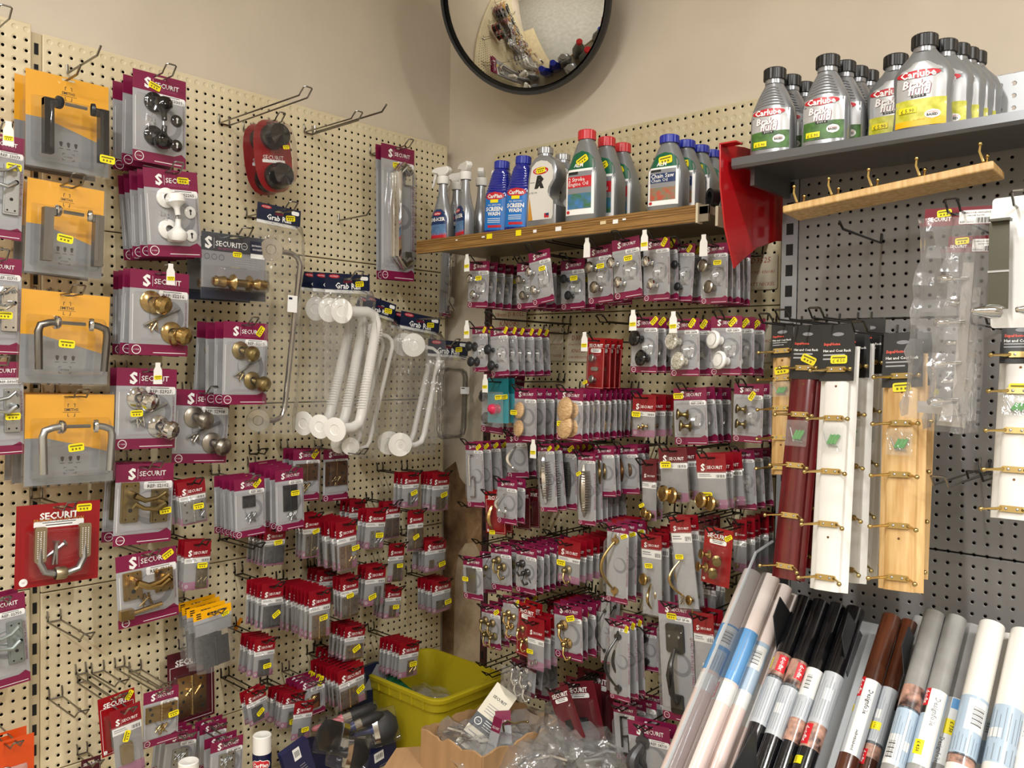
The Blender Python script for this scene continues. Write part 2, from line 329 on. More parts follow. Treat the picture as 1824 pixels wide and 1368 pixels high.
# ------------------------------------------------------------------ products (drawn in card space: x right, z up, viewer at -y)
def knob_prof(r, k):      # cupboard knob profile, base at 0
    if k == 'round': return [(0.45 * r, 0), (0.5 * r, 0.1 * r), (0.32 * r, 0.3 * r), (0.34 * r, 0.6 * r), (0.85 * r, 0.95 * r), (r, 1.3 * r), (0.92 * r, 1.6 * r), (0.6 * r, 1.85 * r), (0, 1.95 * r)]
    if k == 'flat': return [(0.5 * r, 0), (0.4 * r, 0.4 * r), (0.5 * r, 0.7 * r), (r, 1.0 * r), (r, 1.2 * r), (0.8 * r, 1.36 * r), (0.76 * r, 1.33 * r), (0, 1.42 * r)]
    if k == 'ball': return [(0.6 * r, 0), (0.62 * r, 0.1 * r), (0.9 * r, 0.2 * r), (r, 0.38 * r), (0.92 * r, 0.55 * r), (0.6 * r, .68 * r), (0, .72 * r)]
    if k == 'bell': return [(0.9 * r, 0), (0.95 * r, 0.12 * r), (0.45 * r, 0.45 * r), (0.3 * r, 0.9 * r), (0.5 * r, 1.4 * r), (0.95 * r, 1.7 * r), (0.9 * r, 1.85 * r), (0, 1.9 * r)]
    return [(0.4 * r, 0), (0.4 * r, 0.6 * r), (r, 0.9 * r), (r, 1.2 * r), (0, 1.3 * r)]
def p_knobs(B, spots, r, m, k='round', ax=None, name='knob'):
    out = []; ax = ax or ((-0.75, -0.65, 0.1) if k == 'bell' else (-0.32, -0.94, 0.12)); r = r * (1.18 if k != 'bell' else 1.0)
    for u, v in spots:
        b = MB(); a = Vector(ax).normalized(); R = r * B['w']
        yo = -.003 if k != 'bell' else -R * .8; b.lathe(knob_prof(R, k), (B['X'](u) - a.x * R * 0.6, yo, B['Z'](v) - a.z * R * 0.6), ax, m, 18); 
        if k == 'flat' and m is WHITEP:
            o = Vector((B['X'](u) - a.x * R * 0.6, yo, B['Z'](v) - a.z * R * 0.6)); b.lathe([(0.72 * R, 1.36 * R), (0.74 * R, 1.40 * R), (0.70 * R, 1.40 * R)], o, ax, GREYD, 20)
        out.append((name, b))
    return out
def p_crumple(B, u, v, su, sv, m=None):
    b = MB(); rnd = random.Random(int(u * 100 + v * 37)); n = 7; vs = []
    for i in range(n):
        for j in range(n): vs.append((B['X'](u + su * (i / (n - 1) - 0.5)) + rnd.uniform(-.001, .001), -rnd.uniform(0.002, 0.012) if 0 < i < n - 1 and 0 < j < n - 1 else -0.001, B['Z'](v + sv * (j / (n - 1) - 0.5)) + rnd.uniform(-.001, .001)))
    b.add(vs, [(i * n + j, i * n + j + 1, (i + 1) * n + j + 1, (i + 1) * n + j) for i in range(n - 1) for j in range(n - 1)], m or film('crinkled_screw_bag', .3, rough=.12, gloss=3, milkcol=(.75, .74, .72)))
    return [('screw_bag', b)]
def p_screws(B, u, v, n, ln, m, spread=0.1, seed=1):
    rnd = random.Random(seed); b = MB()
    for i in range(n):
        a = rnd.uniform(0.6, 2.4); x = B['X'](u + rnd.uniform(-spread, spread)); z = B['Z'](v + rnd.uniform(-spread, spread) * .5); y = -0.004 - rnd.random() * 0.004; L = ln * B['w']
        d = Vector((math.cos(a), 0, math.sin(a))); p = Vector((x, y, z))
        b.tube([p - d * L / 2, p + d * L * .4, p + d * L / 2], [L * .05, L * .07, L * .16], m, 5)
    return [('screws', b)]
def p_hinge(B, u, v, wu, hv, m, holes=3, lean=0.0):
    out = []; W = wu * B['w']; Hh = hv * B['h']; cx, cz = B['X'](u), B['Z'](v); T = Matrix.Translation((cx, 0, cz)) @ Matrix.Rotation(-lean, 4, 'Y')
    for s in (-1, 1):
        b = MB(); b.box(0.04 * W * s, 0.5 * W * s, -0.004, -0.002, -Hh / 2, Hh / 2, m, T)
        for i in range(holes):
            z = Hh * (-0.36 + 0.72 * i / max(1, holes - 1)); x = s * W * (0.3 if i % 2 else 0.36); q = [T @ Vector((x + 0.05 * W * math.cos(a * math.pi / 4), -0.0044, z + 0.05 * W * math.sin(a * math.pi / 4))) for a in range(8)]
            b.add([tuple(p) for p in q], [tuple(range(8))], SLOT)
        out.append(('hinge_leaf', b))
    b = MB(); b.tube([tuple(T @ Vector((0, -0.0045, -Hh / 2))), tuple(T @ Vector((0, -0.0045, Hh / 2)))], 0.05 * W, m, 8)
    for k in range(1, 5): b.tube([tuple(T @ Vector((0, -0.0045, -Hh / 2 + Hh * k / 5 - 0.0004))), tuple(T @ Vector((0, -0.0045, -Hh / 2 + Hh * k / 5 + 0.0004)))], 0.053 * W, SLOT, 8)
    out.append(('hinge_pin', b)); return out
def p_mortice(B, m, spots=((0.33, 0.78), (0.72, 0.22)), r=0.17, spindle=True):
    out = []; w = B['w']
    for u, v in spots:
        x, z = B['X'](u), B['Z'](v); R = r * w
        b = MB(); b.lathe([(R * 1.08, 0.001), (R * 1.08, 0.004), (R * 0.9, 0.007), (R * 0.45, 0.009)], (x, 0, z), (0, -1, 0), m, 24); b.disc(x - R * 0.75, z + R * .2, R * 0.12, -0.0066, SLOT, 8); out.append(('rose', b))
        b = MB(); a = Vector((0.45, -0.8, -0.25)); b.lathe([(R * 0.4, 0.0), (R * 0.38, 0.012), (R * 0.7, 0.018), (R * 0.95, 0.028), (R * 0.9, 0.040), (R * 0.6, 0.047), (0, 0.049)], (x + .02 * w, -0.003, z), a, m, 20); out.append(('knob', b))
    if spindle:
        b = MB(); a = Vector((B['X'](0.2), -0.006, B['Z'](0.33))); c = Vector((B['X'](0.85), -0.006, B['Z'](0.68))); b.tube([a, c], 0.028 * w, STEEL, 4); out.append(('spindle', b))
        out += p_screws(B, 0.38, 0.33, 5, 0.17, m, 0.07, 3)
    return out
def p_rim_knobs(B, m):     # two knobs stem to stem with keyhole covers
    out = []; w = B['w']
    for v, s in ((0.77, -1), (0.2, 1)):
        x, z = B['X'](0.42), B['Z'](v); R = 0.17 * w
        b = MB(); b.lathe([(R * 1.05, 0.001), (R * 1.05, 0.006), (R * .7, 0.011), (R * .4, 0.012)], (x - .05 * w, 0, z + .01), (0, -1, 0), m, 22); out.append(('rose', b))
        b = MB(); b.lathe([(R * .28, .034), (R * .3, .018), (R * .45, 0.012), (R * .98, 0.002), (R * 1.02, -0.008), (R * .8, -0.018), (R * .4, -.022), (0, -0.023)], (x + .06 * w, -0.022, z + (0 if s > 0 else 0)), (0.05, -0.1, s), m, 20); out.append(('knob', b))
    b = MB(); b.tube([(B['X'](.5), -.02, B['Z'](.4)), (B['X'](.5), -.02, B['Z'](.58))], .022 * w, STEEL, 6); out.append(('spindle', b))
    for v in (0.53, 0.1):
        b = MB(); x, z = B['X'](.84), B['Z'](v + .08); b.lathe([(.11 * w, .001), (.11 * w, .003), (.08 * w, .005), (0, .005)], (x, 0, z), (0, -1, 0), m, 18); b.rect(x - .012 * w, x + .012 * w, z - .05 * w, z + .04 * w, -.0056, WHITE if m is BLACKG else SLOT); b.disc(x, z + .03 * w, .025 * w, -.0056, WHITE if m is BLACKG else SLOT, 10); out.append(('escutcheon', b))
    return out + p_crumple(B, .3, .5, .22, .2)
def p_dhandle(B, m, u=0.4, v0=0.1, v1=0.92, r=0.035):
    w = B['w']; b = MB(); x0 = B['X'](u - .12); x1 = B['X'](u + .12); z0, z1 = B['Z'](v0), B['Z'](v1)
    b.tube([(x1, -0.006, z1), (x0 + .04 * w, -0.006, z1), (x0, -0.008, z1 - .05 * w), (x0, -0.01, (z0 + z1) / 2 + .05), (x0, -0.01, (z0 + z1) / 2 - .03)], r * w, m, 8)
    c = MB(); c.tube([(x0 - .02 * w, -.006, (z0 + z1) / 2 - .005), (x1, -.006, (z0 + z1) / 2 + .0), (x1 + .05 * w, -0.008, (z0 + z1) / 2 - .05 * w), (x1 + .05 * w, -.008, z0 + .05 * w), (x1, -.006, z0), (x0, -.006, z0)], r * w, m, 8)
    return [('handle', b), ('handle', c)]
def p_bow(B, m, v0=0.08, v1=0.92, u=0.35, bulge=0.3, wide=0.09):
    b = MB(); n = 14; z0, z1 = B['Z'](v0), B['Z'](v1); w = B['w']; vs = []
    for i in range(n + 1):
        t = i / n; a = math.sin(math.pi * t); z = lerp(z0, z1, t); x = B['X'](u) - bulge * w * (a - .5); y = -0.004 - 0.016 * a; ww = wide * w * (.35 + .75 * a)
        vs += [(x - ww, y, z), (x, y - .004, z), (x + ww, y, z), (x, y + .003, z)]
    fs = [(4 * i + k, 4 * i + (k + 1) % 4, 4 * i + 4 + (k + 1) % 4, 4 * i + 4 + k) for i in range(n) for k in range(4)] + [(0, 1, 2, 3), (4 * n, 4 * n + 1, 4 * n + 2, 4 * n + 3)]
    b.add(vs, fs, m); return [('handle', b)]
def p_cup(B, m, ribs=True):     # long oval shell pull standing proud
    out = p_bow(B, m, .06, .94, .42, -.1, .16)
    if ribs:
        b = MB()
        for i in range(16):
            t = .12 + .76 * i / 15; z = B['Z'](lerp(.06, .94, t)); x = B['X'](.62) + .1 * B['w'] * math.sin(math.pi * t); b.box(x - .015, x + .005, -.02, -.004, z - .0011, z + .0011, m)
        out.append(('ribbed_edge', b))
    return out
def p_pull(B, m, v0=.04, v1=.96, u=.42, bulge=-.26, r=.06, leaf=True):
    w = B['w']; n = 14; z0, z1 = B['Z'](v0), B['Z'](v1); path = []; rad = []
    for i in range(n + 1):
        t = i / n; path.append((B['X'](u) + bulge * w * math.sin(math.pi * t), -0.008 - 0.028 * math.sin(math.pi * t), lerp(z0 + .1 * (z1 - z0), z1 - .1 * (z1 - z0), t))); rad.append(r * w * (.7 + .45 * math.sin(math.pi * t)))
    b = MB(); b.tube(path, rad, m, 9); out = [('grip', b)]
    if leaf:
        for z, s in ((z0, 1), (z1, -1)):
            c = MB(); k = .13 * w; zz = z + s * .1 * (z1 - z0); pts = [(0, 2.2), (.35, 1.2), (1.0, 1.0), (1.25, .3), (1.0, -.3), (.4, -.6), (0, -.9), (-.4, -.6), (-1.0, -.3), (-1.25, .3), (-1.0, 1.0), (-.35, 1.2)]
            c.prism([(B['X'](u) + a * k, zz - s * q * k) for a, q in pts], -.007, -.001, m); out.append(('end_plate', c))
    return out
def p_straps(B, m):       # square bail pull with screwed tabs
    w = B['w']; x = B['X'](.5); z1 = B['Z'](.8); z0 = B['Z'](.06); out = []
    c = MB(); c.prism(rrect(x - .26 * w, x + .26 * w, z1 - .04, z1 + .03, .006), -.008, -.001, m)
    for sx in (-1, 1): c.lathe([(.05 * w, 0), (.04 * w, .003), (0, .004)], (x + sx * .14 * w, -.008, z1), (0, -1, 0), STEEL, 8)
    out.append(('end_plate', c))
    g = MB(); g.tube([(x, -.01, z1 - .03), (x, -.03, z1 - .06), (x, -.036, (z0 + z1) / 2), (x, -.03, z0 + .04), (x, -.01, z0 + .01)], [.05 * w, .07 * w, .1 * w, .08 * w, .06 * w], m, 10); out.append(('grip', g))
    c = MB(); c.prism(rrect(x - .2 * w, x + .16 * w, z0 - .015, z0 + .03, .005), -.008, -.001, m); out.append(('end_plate', c)); return out
def p_hooks(B, m, spots=((.35, .7), (.62, .45)), r=.07, name='robe_hook'):
    out = []; w = B['w']
    for u, v in spots:
        b = MB(); x, z = B['X'](u), B['Z'](v); k = .12 * w
        b.lathe([(k * 1.25, .001), (k * 1.25, .005), (k * .6, .009)], (x, 0, z), (0, -1, 0), m, 16)
        b.tube([(x, -.006, z), (x, -.022, z - .6 * k), (x + .3 * k, -.028, z - 2.0 * k), (x + k, -.026, z - 3.2 * k), (x + 1.9 * k, -.024, z - 2.8 * k)], [k * .42, k * .4, k * .34, k * .34, k * .3], m, 8); b.sphere((x + 1.95 * k, -.024, z - 2.6 * k), k * .45, m, 10); b.sphere((x, -.02, z + .1 * k), k * .8, m, 12)
        out.append((name, b))
    return out
def p_plate(B, m, u=.5, v=.5, wu=.55, hv=.9):
    b = MB(); x, z = B['X'](u), B['Z'](v); W, H = wu * B['w'], hv * B['h']; b.prism(rrect(x - W / 2, x + W / 2, z - H / 2, z + H / 2, .003), -.005, -.001, m)
    for sx in (-1, 1):
        for sz in (-1, 1): b.disc(x + sx * W * .4, z + sz * H * .43, .04 * W, -.0054, SLOT, 8)
    return [('plate', b)]
def p_lever(B, m, latch=False, chrome=None):
    out = []; w, h = B['w'], B['h']; hh = .78 if not latch else .6
    for u, v, s in ((.22, .62 if not latch else .68, 1), (.78, .52 if not latch else .66, -1)):
        b = MB(); x, z = B['X'](u), B['Z'](v); W = .3 * w; H = hh * h * (1 if s > 0 else .85); b.prism(rrect(x - W / 2, x + W / 2, z - H / 2, z + H / 2, .002), -.006, -.001, m); b.prism(rrect(x - W * .4, x + W * .4, z - H * .46, z + H * .46, .002), -.0085, -.006, m)
        n = 22
        for i in range(n): b.box(x + W * .43 - .001, x + W * .47, -.0075, -.006, z - H / 2 + H * (i + .2) / n, z - H / 2 + H * (i + .7) / n, m)
        for sx in (-1, 1):
            for sz in (-1, 1): b.disc(x + sx * W * .24, z + sz * H * .42, .0022, -.0088, SLOT, 8)
        b.disc(x, z - H * .2, .035 * w, -.0088, SLOT, 12); out.append(('lever_plate', b))
        c = MB(); zl = z + H * .2 if s > 0 else z + H * .1; xx = x; c.lathe([(.07 * w, 0), (.06 * w, .02), (.05 * w, .03)], (xx, -.008, zl), (0, -1, 0), m, 14)
        c.tube([(xx, -.034, zl - .02 * s * 0), (xx + s * .16 * w, -.038, zl - .012), (xx + s * .36 * w, -.036, zl - .008), (xx + s * .5 * w, -.034, zl + .004), (xx + s * .56 * w, -.033, zl - .006)], [.05 * w, .045 * w, .035 * w, .04 * w, .03 * w], m, 9); out.append(('lever', c))
    if latch:
        b = MB(); b.tube([(B['X'](.15), -.012, B['Z'](.1)), (B['X'](.7), -.012, B['Z'](.16))], .035 * w, m, 8); b.box(B['X'](.1) - .02, B['X'](.1) + .012, -.02, -.004, B['Z'](.1) - .012, B['Z'](.1) + .012, m); out.append(('latch', b)); out += p_screws(B, .45, .3, 6, .2, BRASS, .1, 5)
    return out
def p_smiths(B, m, round_bar=True):
    out = []; w, h = B['w'], B['h']
    for s in (-1, 1):
        x = .5; ux = B['X'](.5 + s * .12); z = B['Z'](.7)
        b = MB(); b.lathe([(.075 * w, 0), (.08 * w, .002), (.08 * w, .008), (.06 * w, .0095), (.03 * w, .01)], (ux + s * .012, -.045, z), (s, -.25, 0), CHROME if m is not BLKMET else DARKST, 22); out.append(('rose', b))
        c = MB(); xe = B['X'](.5 + s * .41); r = .045 * w
        if round_bar: c.tube([(ux + s * .02, -.045, z), (xe - s * .02, -.045, z - .002), (xe - s * .004, -.045, z - .008), (xe, -.045, z - .022), (xe - s * .004, -.045, B['Z'](.12))], [r * .85, r * .9, r, r, r * .95], m, 12)
        else:
            c.box(min(ux + s * .02, xe), max(ux + s * .02, xe), -.052, -.038, z - .012, z + .004, m); c.box(min(xe - s * .02, xe), max(xe - s * .02, xe), -.055, -.035, B['Z'](.08), z + .004, m)
        out.append(('lever', c))
    b = MB(); b.tube([(B['X'](.36), -.045, B['Z'](.7)), (B['X'](.64), -.045, B['Z'](.7))], .004, STEEL, 4); out.append(('spindle', b)); return out
def p_knobset(B):
    b = MB(); w = B['w']; z = B['Z'](.3); prof = [(0, 0), (.055 * w, .002), (.075 * w, .012), (.075 * w, .05 * w), (.07 * w, .1 * w), (.085 * w, .17 * w), (.06 * w, .22 * w), (.05 * w, .25 * w), (.11 * w, .29 * w), (.12 * w, .31 * w), (.06 * w, .33 * w), (.055 * w, .36 * w)]
    out = []
    for x, s in ((B['X'](.04), 1), (B['X'](.98), -1)):
        k = MB(); k.lathe(prof, (x, -.03, z), (s, 0, 0), BRASS, 20); out.append(('entrance_knob', k))
    k = MB(); k.tube([(B['X'](.38), -.03, z), (B['X'](.62), -.03, z)], .055 * w, ABRASS, 14); out.append(('latch_body', k)); return out
def p_grip(B, m):         # long chrome pull handle with square feet
    w = B['w']; b = MB(); x0, x1 = B['X'](.3), B['X'](.78); z0, z1 = B['Z'](.03), B['Z'](.97)
    b.tube([(x1, -.02, z1 - .02), (x0 + .03, -.025, z1 - .004), (x0, -.03, z1 - .03), (x0, -.03, z0 + .03), (x0 + .03, -.025, z0 + .004), (x1, -.02, z0 + .02)], .1 * w, m, 10)
    out = [('grip', b)]
    for z, s in ((z1 - .03, -1), (z0 + .03, 1)):
        c = MB(); c.prism(rrect(x1 - .014, x1 + .014, z - .028, z + .02, .003), -.012, -.002, m); c.disc(x1 + .004, z - .01, .0025, -.0124, SLOT, 8); out.append(('foot_plate', c))
    return out
def p_premier(B):
    w, h = B['w'], B['h']; out = []; c = MB(); x0, x1 = B['X'](.2), B['X'](.8); z0, z1 = B['Z'](.16), B['Z'](1.02); m = mat('antique_brass_plate', '#b3a489', .35, 1.0)
    c.tube([(x0, -.02, z1), (x0, -.024, z0 + .03), (x0 + .012, -.026, z0 + .006), (x0 + .035, -.026, z0), (x1 - .035, -.026, z0), (x1 - .012, -.026, z0 + .006), (x1, -.024, z0 + .03), (x1, -.02, z1)], .045 * w, STEEL, 10); out.append(('grip', c))
    for x in (x0, x1):
        b = MB(); b.prism(rrect(x - .07 * w, x + .07 * w, z0 + .03, z1 + .006, .004), -.03, -.02, m)
        for i in range(14):
            for sx in (-1, 0, 1): b.disc(x + sx * .035 * w, lerp(z0 + .04, z1, i / 14), .0013, -.0304, WHITE, 6)
        out.append(('dimpled_plate', b))
    b = MB(); b.lathe([(.075 * w, -.012), (.085 * w, -.006), (.085 * w, .006), (.075 * w, .012)], (B['X'](.48), -.026, z0), (1, 0, 0), m, 16); out.append(('collar', b)); return out + p_screws(B, .45, .55, 3, .3, STEEL, .06, 9)

# ------------------------------------------------------------------ printed cards and bags
def emblem(b, x, z, k, y, m, bg):   # the swirl S
    b.text('S', x, z, k * 1.0, y, m, 'c', bold=0.03)
def securit_logo(b, x0, x1, z, y, m, bg, sub=None, serif=False):
    W = x1 - x0
    if not serif:
        b.text('S', x0 + .11 * W, z, .2 * W, y, m, 'c', bold=.045); b.rect(x0 + .255 * W, x0 + .262 * W, z - .13 * W, z + .13 * W, y, m)
        b.text('SECURIT', x0 + .3 * W, z, .7 * W, y, m, 'l', bold=.012)
        if sub: b.text(sub, x0 + .36 * W, z - .125 * W, .58 * W, y, PINKT, 'l')
    else: b.text('SECURIT', (x0 + x1) / 2, z, W, y, m, 'c', bold=.03)
def card_base(b, w, zt, zb, slot_z, m_h, m_b, hh, th=.0005, slot=True):
    sw, sh = min(.16 * w, .014), .0025
    if not slot: b.box(-w / 2, w / 2, 0, th, zt - hh, zt, m_h)
    else:
        b.box(-w / 2, -sw, 0, th, zt - hh, zt, m_h); b.box(sw, w / 2, 0, th, zt - hh, zt, m_h); b.box(-sw, sw, 0, th, slot_z + sh, zt, m_h); b.box(-sw, sw, 0, th, zt - hh, slot_z - sh, m_h)
    b.box(-w / 2, w / 2, 0, th, zb, zt - hh, m_b)
def sticker_part(x, z, w, rot, y, price=None):
    b = MB(); h = w * .52; n = 24; pts = []
    for p in rrect(-w / 2, w / 2, -h / 2, h / 2, h * .22, 2): pts.append(p)
    c, s = math.cos(rot), math.sin(rot); R = lambda q: (x + q[0] * c - q[1] * s, z + q[0] * s + q[1] * c)
    b.prism([R(p) for p in pts], y - .0003, y, YEL)
    b.add([(R(q)[0], y - .0005, R(q)[1]) for q in ((-w * .4, h * .12), (w * .4, h * .12), (w * .4, h * .3), (-w * .4, h * .3))], [(0, 1, 2, 3)], YINK)
    if price: b.text(price, *R((0, -h * .16)), w * .72, y - .0006, BLACKP, 'c', rot=rot)
    else:
        for k in range(3): b.add([(R(q)[0], y - .0005, R(q)[1]) for q in ((-w * .3 + k * .22 * w, -h * .3), (-w * .18 + k * .22 * w, -h * .3), (-w * .18 + k * .22 * w, -h * .05), (-w * .3 + k * .22 * w, -h * .05))], [(0, 1, 2, 3)], YINK)
    return ('price_sticker', b)
def blister_part(x0, x1, z0, z1, dep, m=None, ins=.15):
    b = MB(); dx, dz = min((x1 - x0) * ins, dep), min((z1 - z0) * ins, dep); a = rrect(x0, x1, z0, z1, .004, 3); t = rrect(x0 + dx * .5, x1 - dx * .5, z0 + dz * .5, z1 - dz * .5, .004, 3); t2 = rrect(x0 + dx, x1 - dx, z0 + dz, z1 - dz, .004, 3); n = len(a)
    vs = [(p[0], -.0006, p[1]) for p in a] + [(p[0], -dep * .8, p[1]) for p in t] + [(p[0], -dep, p[1]) for p in t2]
    b.add(vs, [(i, (i + 1) % n, n + (i + 1) % n, n + i) for i in range(n)] + [(n + i, n + (i + 1) % n, 2 * n + (i + 1) % n, 2 * n + i) for i in range(n)] + [tuple(range(2 * n, 3 * n))], m or BLIST)
    return ('blister', b)
def body(w, h, x0, x1, z0, z1): return dict(w=w, h=z1 - z0, X=lambda u: lerp(x0, x1, u), Z=lambda v: lerp(z0, z1, v))
SLZ = 0.0
def d_card(w, h, prods, ref='', hang=.008, colour=None, dep=.02, stick=(.8, .9, .3), years='10 YEAR', price=None, vert=True):
    """grey blister card with coloured header and foot; hang point at z=0"""
    H = colour or MAGENTA; zt = hang; zb = hang - h; hh = min(.22 * h, .34 * w); fh = min(.13 * h, .2 * w); b = MB()
    card_base(b, w, zt, zb, 0, H, GREYC, hh); y = -.0003
    B = body(w, h, -w / 2 + .04 * w, w / 2 - .04 * w, zb + fh + .01 * h, zt - hh - .01 * h)
    cz = (B['Z'](.5)); b.ring(.12 * w, cz, .3 * w, .1 * w, y * .5, GREYD, 28); b.disc(.06 * w, cz + .04 * w, .22 * w, y * .7, GREYC, 24)
    b.poly([(.28 * w, zt - hh + .001), (w / 2, zt - hh + .001), (w / 2, zt - hh - .03 * w), (.42 * w, zt - hh - .1 * w)], y, H)
    b.rect(-w / 2, w / 2, zb, zb + fh, y, H); b.poly([(.26 * w, zb + fh - .001), (.42 * w, zb + fh + .06 * w), (w / 2, zb + fh - .001)], y, H)
    securit_logo(b, -.3 * w, .36 * w, zt - hh * .56 if hh < .06 else zt - hh * .6, 2 * y, WHITE, H, 'HARDWARE')
    b.ring(-.38 * w, zb + fh * .5, min(.085 * w, fh * .42), .012 * w, 2 * y, WHITE, 18); b.text(years, -.38 * w, zb + fh * .5, .1 * w, 2 * y, WHITE)
    b.rect(-.1 * w, .46 * w, zb + fh * .22, zb + fh * .28, 2 * y, WHITE)
    b.rect(-.455 * w, -.448 * w, B['Z'](.05), B['Z'](.9), 2 * y, WHITE)
    if vert: b.text("QUALITY BUILDERS' HARDWARE", .455 * w, cz, B['h'] * .62, 2 * y, MAGENTA, 'c', rot=-math.pi / 2)
    lw = .5 * w; lz = zt - hh - .035 * w; b.poly(rrect(-.02 * w, -.02 * w + lw, lz - .1 * w, lz + .03 * w, .004), 2 * y, WHITE); b.rect(.05 * w, .05 * w + .32 * w, lz, lz + .015 * w, 3 * y, GREYD)
    b.text('REF: ' + ref if ref else 'REF:', -.02 * w + lw / 2, lz - .05 * w, lw * .74, 3 * y, BLACKP, 'c', bold=.015)
    parts = [('backing_card', b)]
    for f in prods: parts += f(B)
    parts.append(blister_part(B['X'](.03), B['X'](.97), B['Z'](.02), B['Z'](.96), dep))
    if stick: parts.append(sticker_part(lerp(-w / 2, w / 2, stick[0]), lerp(zb, zt, stick[1]), min(.3 * w, .03), stick[2], -.0008 if stick[1] > .8 else -dep - .0008, price))
    return parts
def d_bag(w, h, prods, hang=None, stick=(.6, .3, .2), header=.36, colour=None, clear=False, price=None, ref=None):
    """clear bag stapled under a folded red header"""
    H = colour or REDH; hang = hang or min(.2 * header * h + .004, .02); zt, zb = hang, hang - h; hh = header * h; b = MB(); card_base(b, w * .94, zt - .004, zt - hh, 0, H, H, hh - .006, .0012); y = -.0003
    securit_logo(b, -.34 * w, .36 * w, zt - hh * .74, y, WHITE, H); parts = [('header_card', b)]
    i = MB(); i.box(-.44 * w, .44 * w, .0004, .001, zb + .02 * h, zt - hh + .005, GREYC if clear else INSG); i.rect(-.45 * w, .45 * w, zt - hh - .1 * h, zt - hh, -.0002, WHITE)
    for k in range(9): i.rect(.14 * w + k * .03 * w, .14 * w + k * .03 * w + (.008 + .008 * (k % 3)) * w, zt - hh - .085 * h, zt - hh - .035 * h, -.0004, BLACKP)
    i.rect(-.4 * w, -.05 * w, zt - hh - .04 * h, zt - hh - .028 * h, -.0004, GREYD); i.rect(-.4 * w, 0, zt - hh - .065 * h, zt - hh - .055 * h, -.0004, GREYD)
    if not clear: i.rect(-.45 * w, .45 * w, zb + .01 * h, zb + .17 * h, -.0002, PINKB)
    i.ring(-.34 * w, zb + .09 * h, .055 * w, .012 * w, -.0004, WHITE, 14); i.text('10', -.34 * w, zb + .09 * h, .05 * w, -.0004, WHITE)
    parts.append(('insert_card', i)); B = body(w, h, -.42 * w, .42 * w, zb + .04 * h, zt - hh - .1 * h)
    for f in prods: parts += f(B)
    f = MB(); rnd = random.Random(int(w * 1e5) % 97); nx, nz = 5, 8; vs = []
    for a in range(nx):
        for c in range(nz):
            e = a in (0, nx - 1) or c in (0, nz - 1); vs.append((lerp(-.5, .5, a / (nx - 1)) * w, -.001 if e else -.008 - rnd.random() * .007, lerp(zb, zt - hh + .004, c / (nz - 1))))
    f.add(vs, [(a * nz + c, a * nz + c + 1, (a + 1) * nz + c + 1, (a + 1) * nz + c) for a in range(nx - 1) for c in range(nz - 1)], BAGF); parts.append(('clear_bag', f))
    if stick: parts.append(sticker_part(lerp(-w / 2, w / 2, stick[0]), lerp(zb, zt, stick[1]), min(.36 * w, .03), stick[2], -.014, price))
    return parts
def d_red(w, h, prods, hang=.009, ground=None, serif=True, stick=(.8, .9, .6), label=True, sub=None, outline=True, dep=.02, n='5', price=None):
    """plain red card with the old serif lettering"""
    G = ground or REDC; zt, zb = hang, hang - h; b = MB(); card_base(b, w, zt, zb, 0, G, G, .12 * h); y = -.0003
    if outline:
        o = .05 * w
        for q in ((-w / 2 + o, -w / 2 + o + .008 * w, zb + o, zt - .2 * h), (w / 2 - o - .008 * w, w / 2 - o, zb + o, zt - .2 * h), (-w / 2 + o, w / 2 - o, zb + o, zb + o + .008 * w), (-w / 2 + o, w / 2 - o, zt - .2 * h, zt - .2 * h + .008 * w)): b.rect(*q, y, WHITE if not sub else REDH)
    b.text('SECURIT', 0, zt - .15 * h, .78 * w, 2 * y, WHITE, 'c', bold=.03, maxh=.09 * h)
    if sub: b.text(sub, 0, zt - .2 * h, .78 * w, 2 * y, GOLDP, 'c', maxh=.04 * h)
    if label: b.poly(rrect(-.3 * w, .3 * w, zt - .29 * h, zt - .21 * h, .004), 2 * y, WHITE); b.rect(-.2 * w, .2 * w, zt - .235 * h, zt - .227 * h, 3 * y, BLACKP); b.rect(-.16 * w, .16 * w, zt - .265 * h, zt - .255 * h, 3 * y, BLACKP)
    b.disc(-.4 * w, zb + .07 * h, .05 * w, 2 * y, WHITE, 16); b.text(n, -.4 * w, zb + .07 * h, .03 * w, 3 * y, REDC)
    B = body(w, h, -.44 * w, .44 * w, zb + .06 * h, zt - .3 * h); parts = [('backing_card', b)]
    for f in prods: parts += f(B)
    parts.append(blister_part(B['X'](.06), B['X'](.94), B['Z'](.02), B['Z'](.98), dep))
    if stick: parts.append(sticker_part(lerp(-w / 2, w / 2, stick[0]), lerp(zb, zt, stick[1]), min(.28 * w, .034), stick[2], -.0008 if stick[1] > .7 else -dep - .001, price))
    return parts
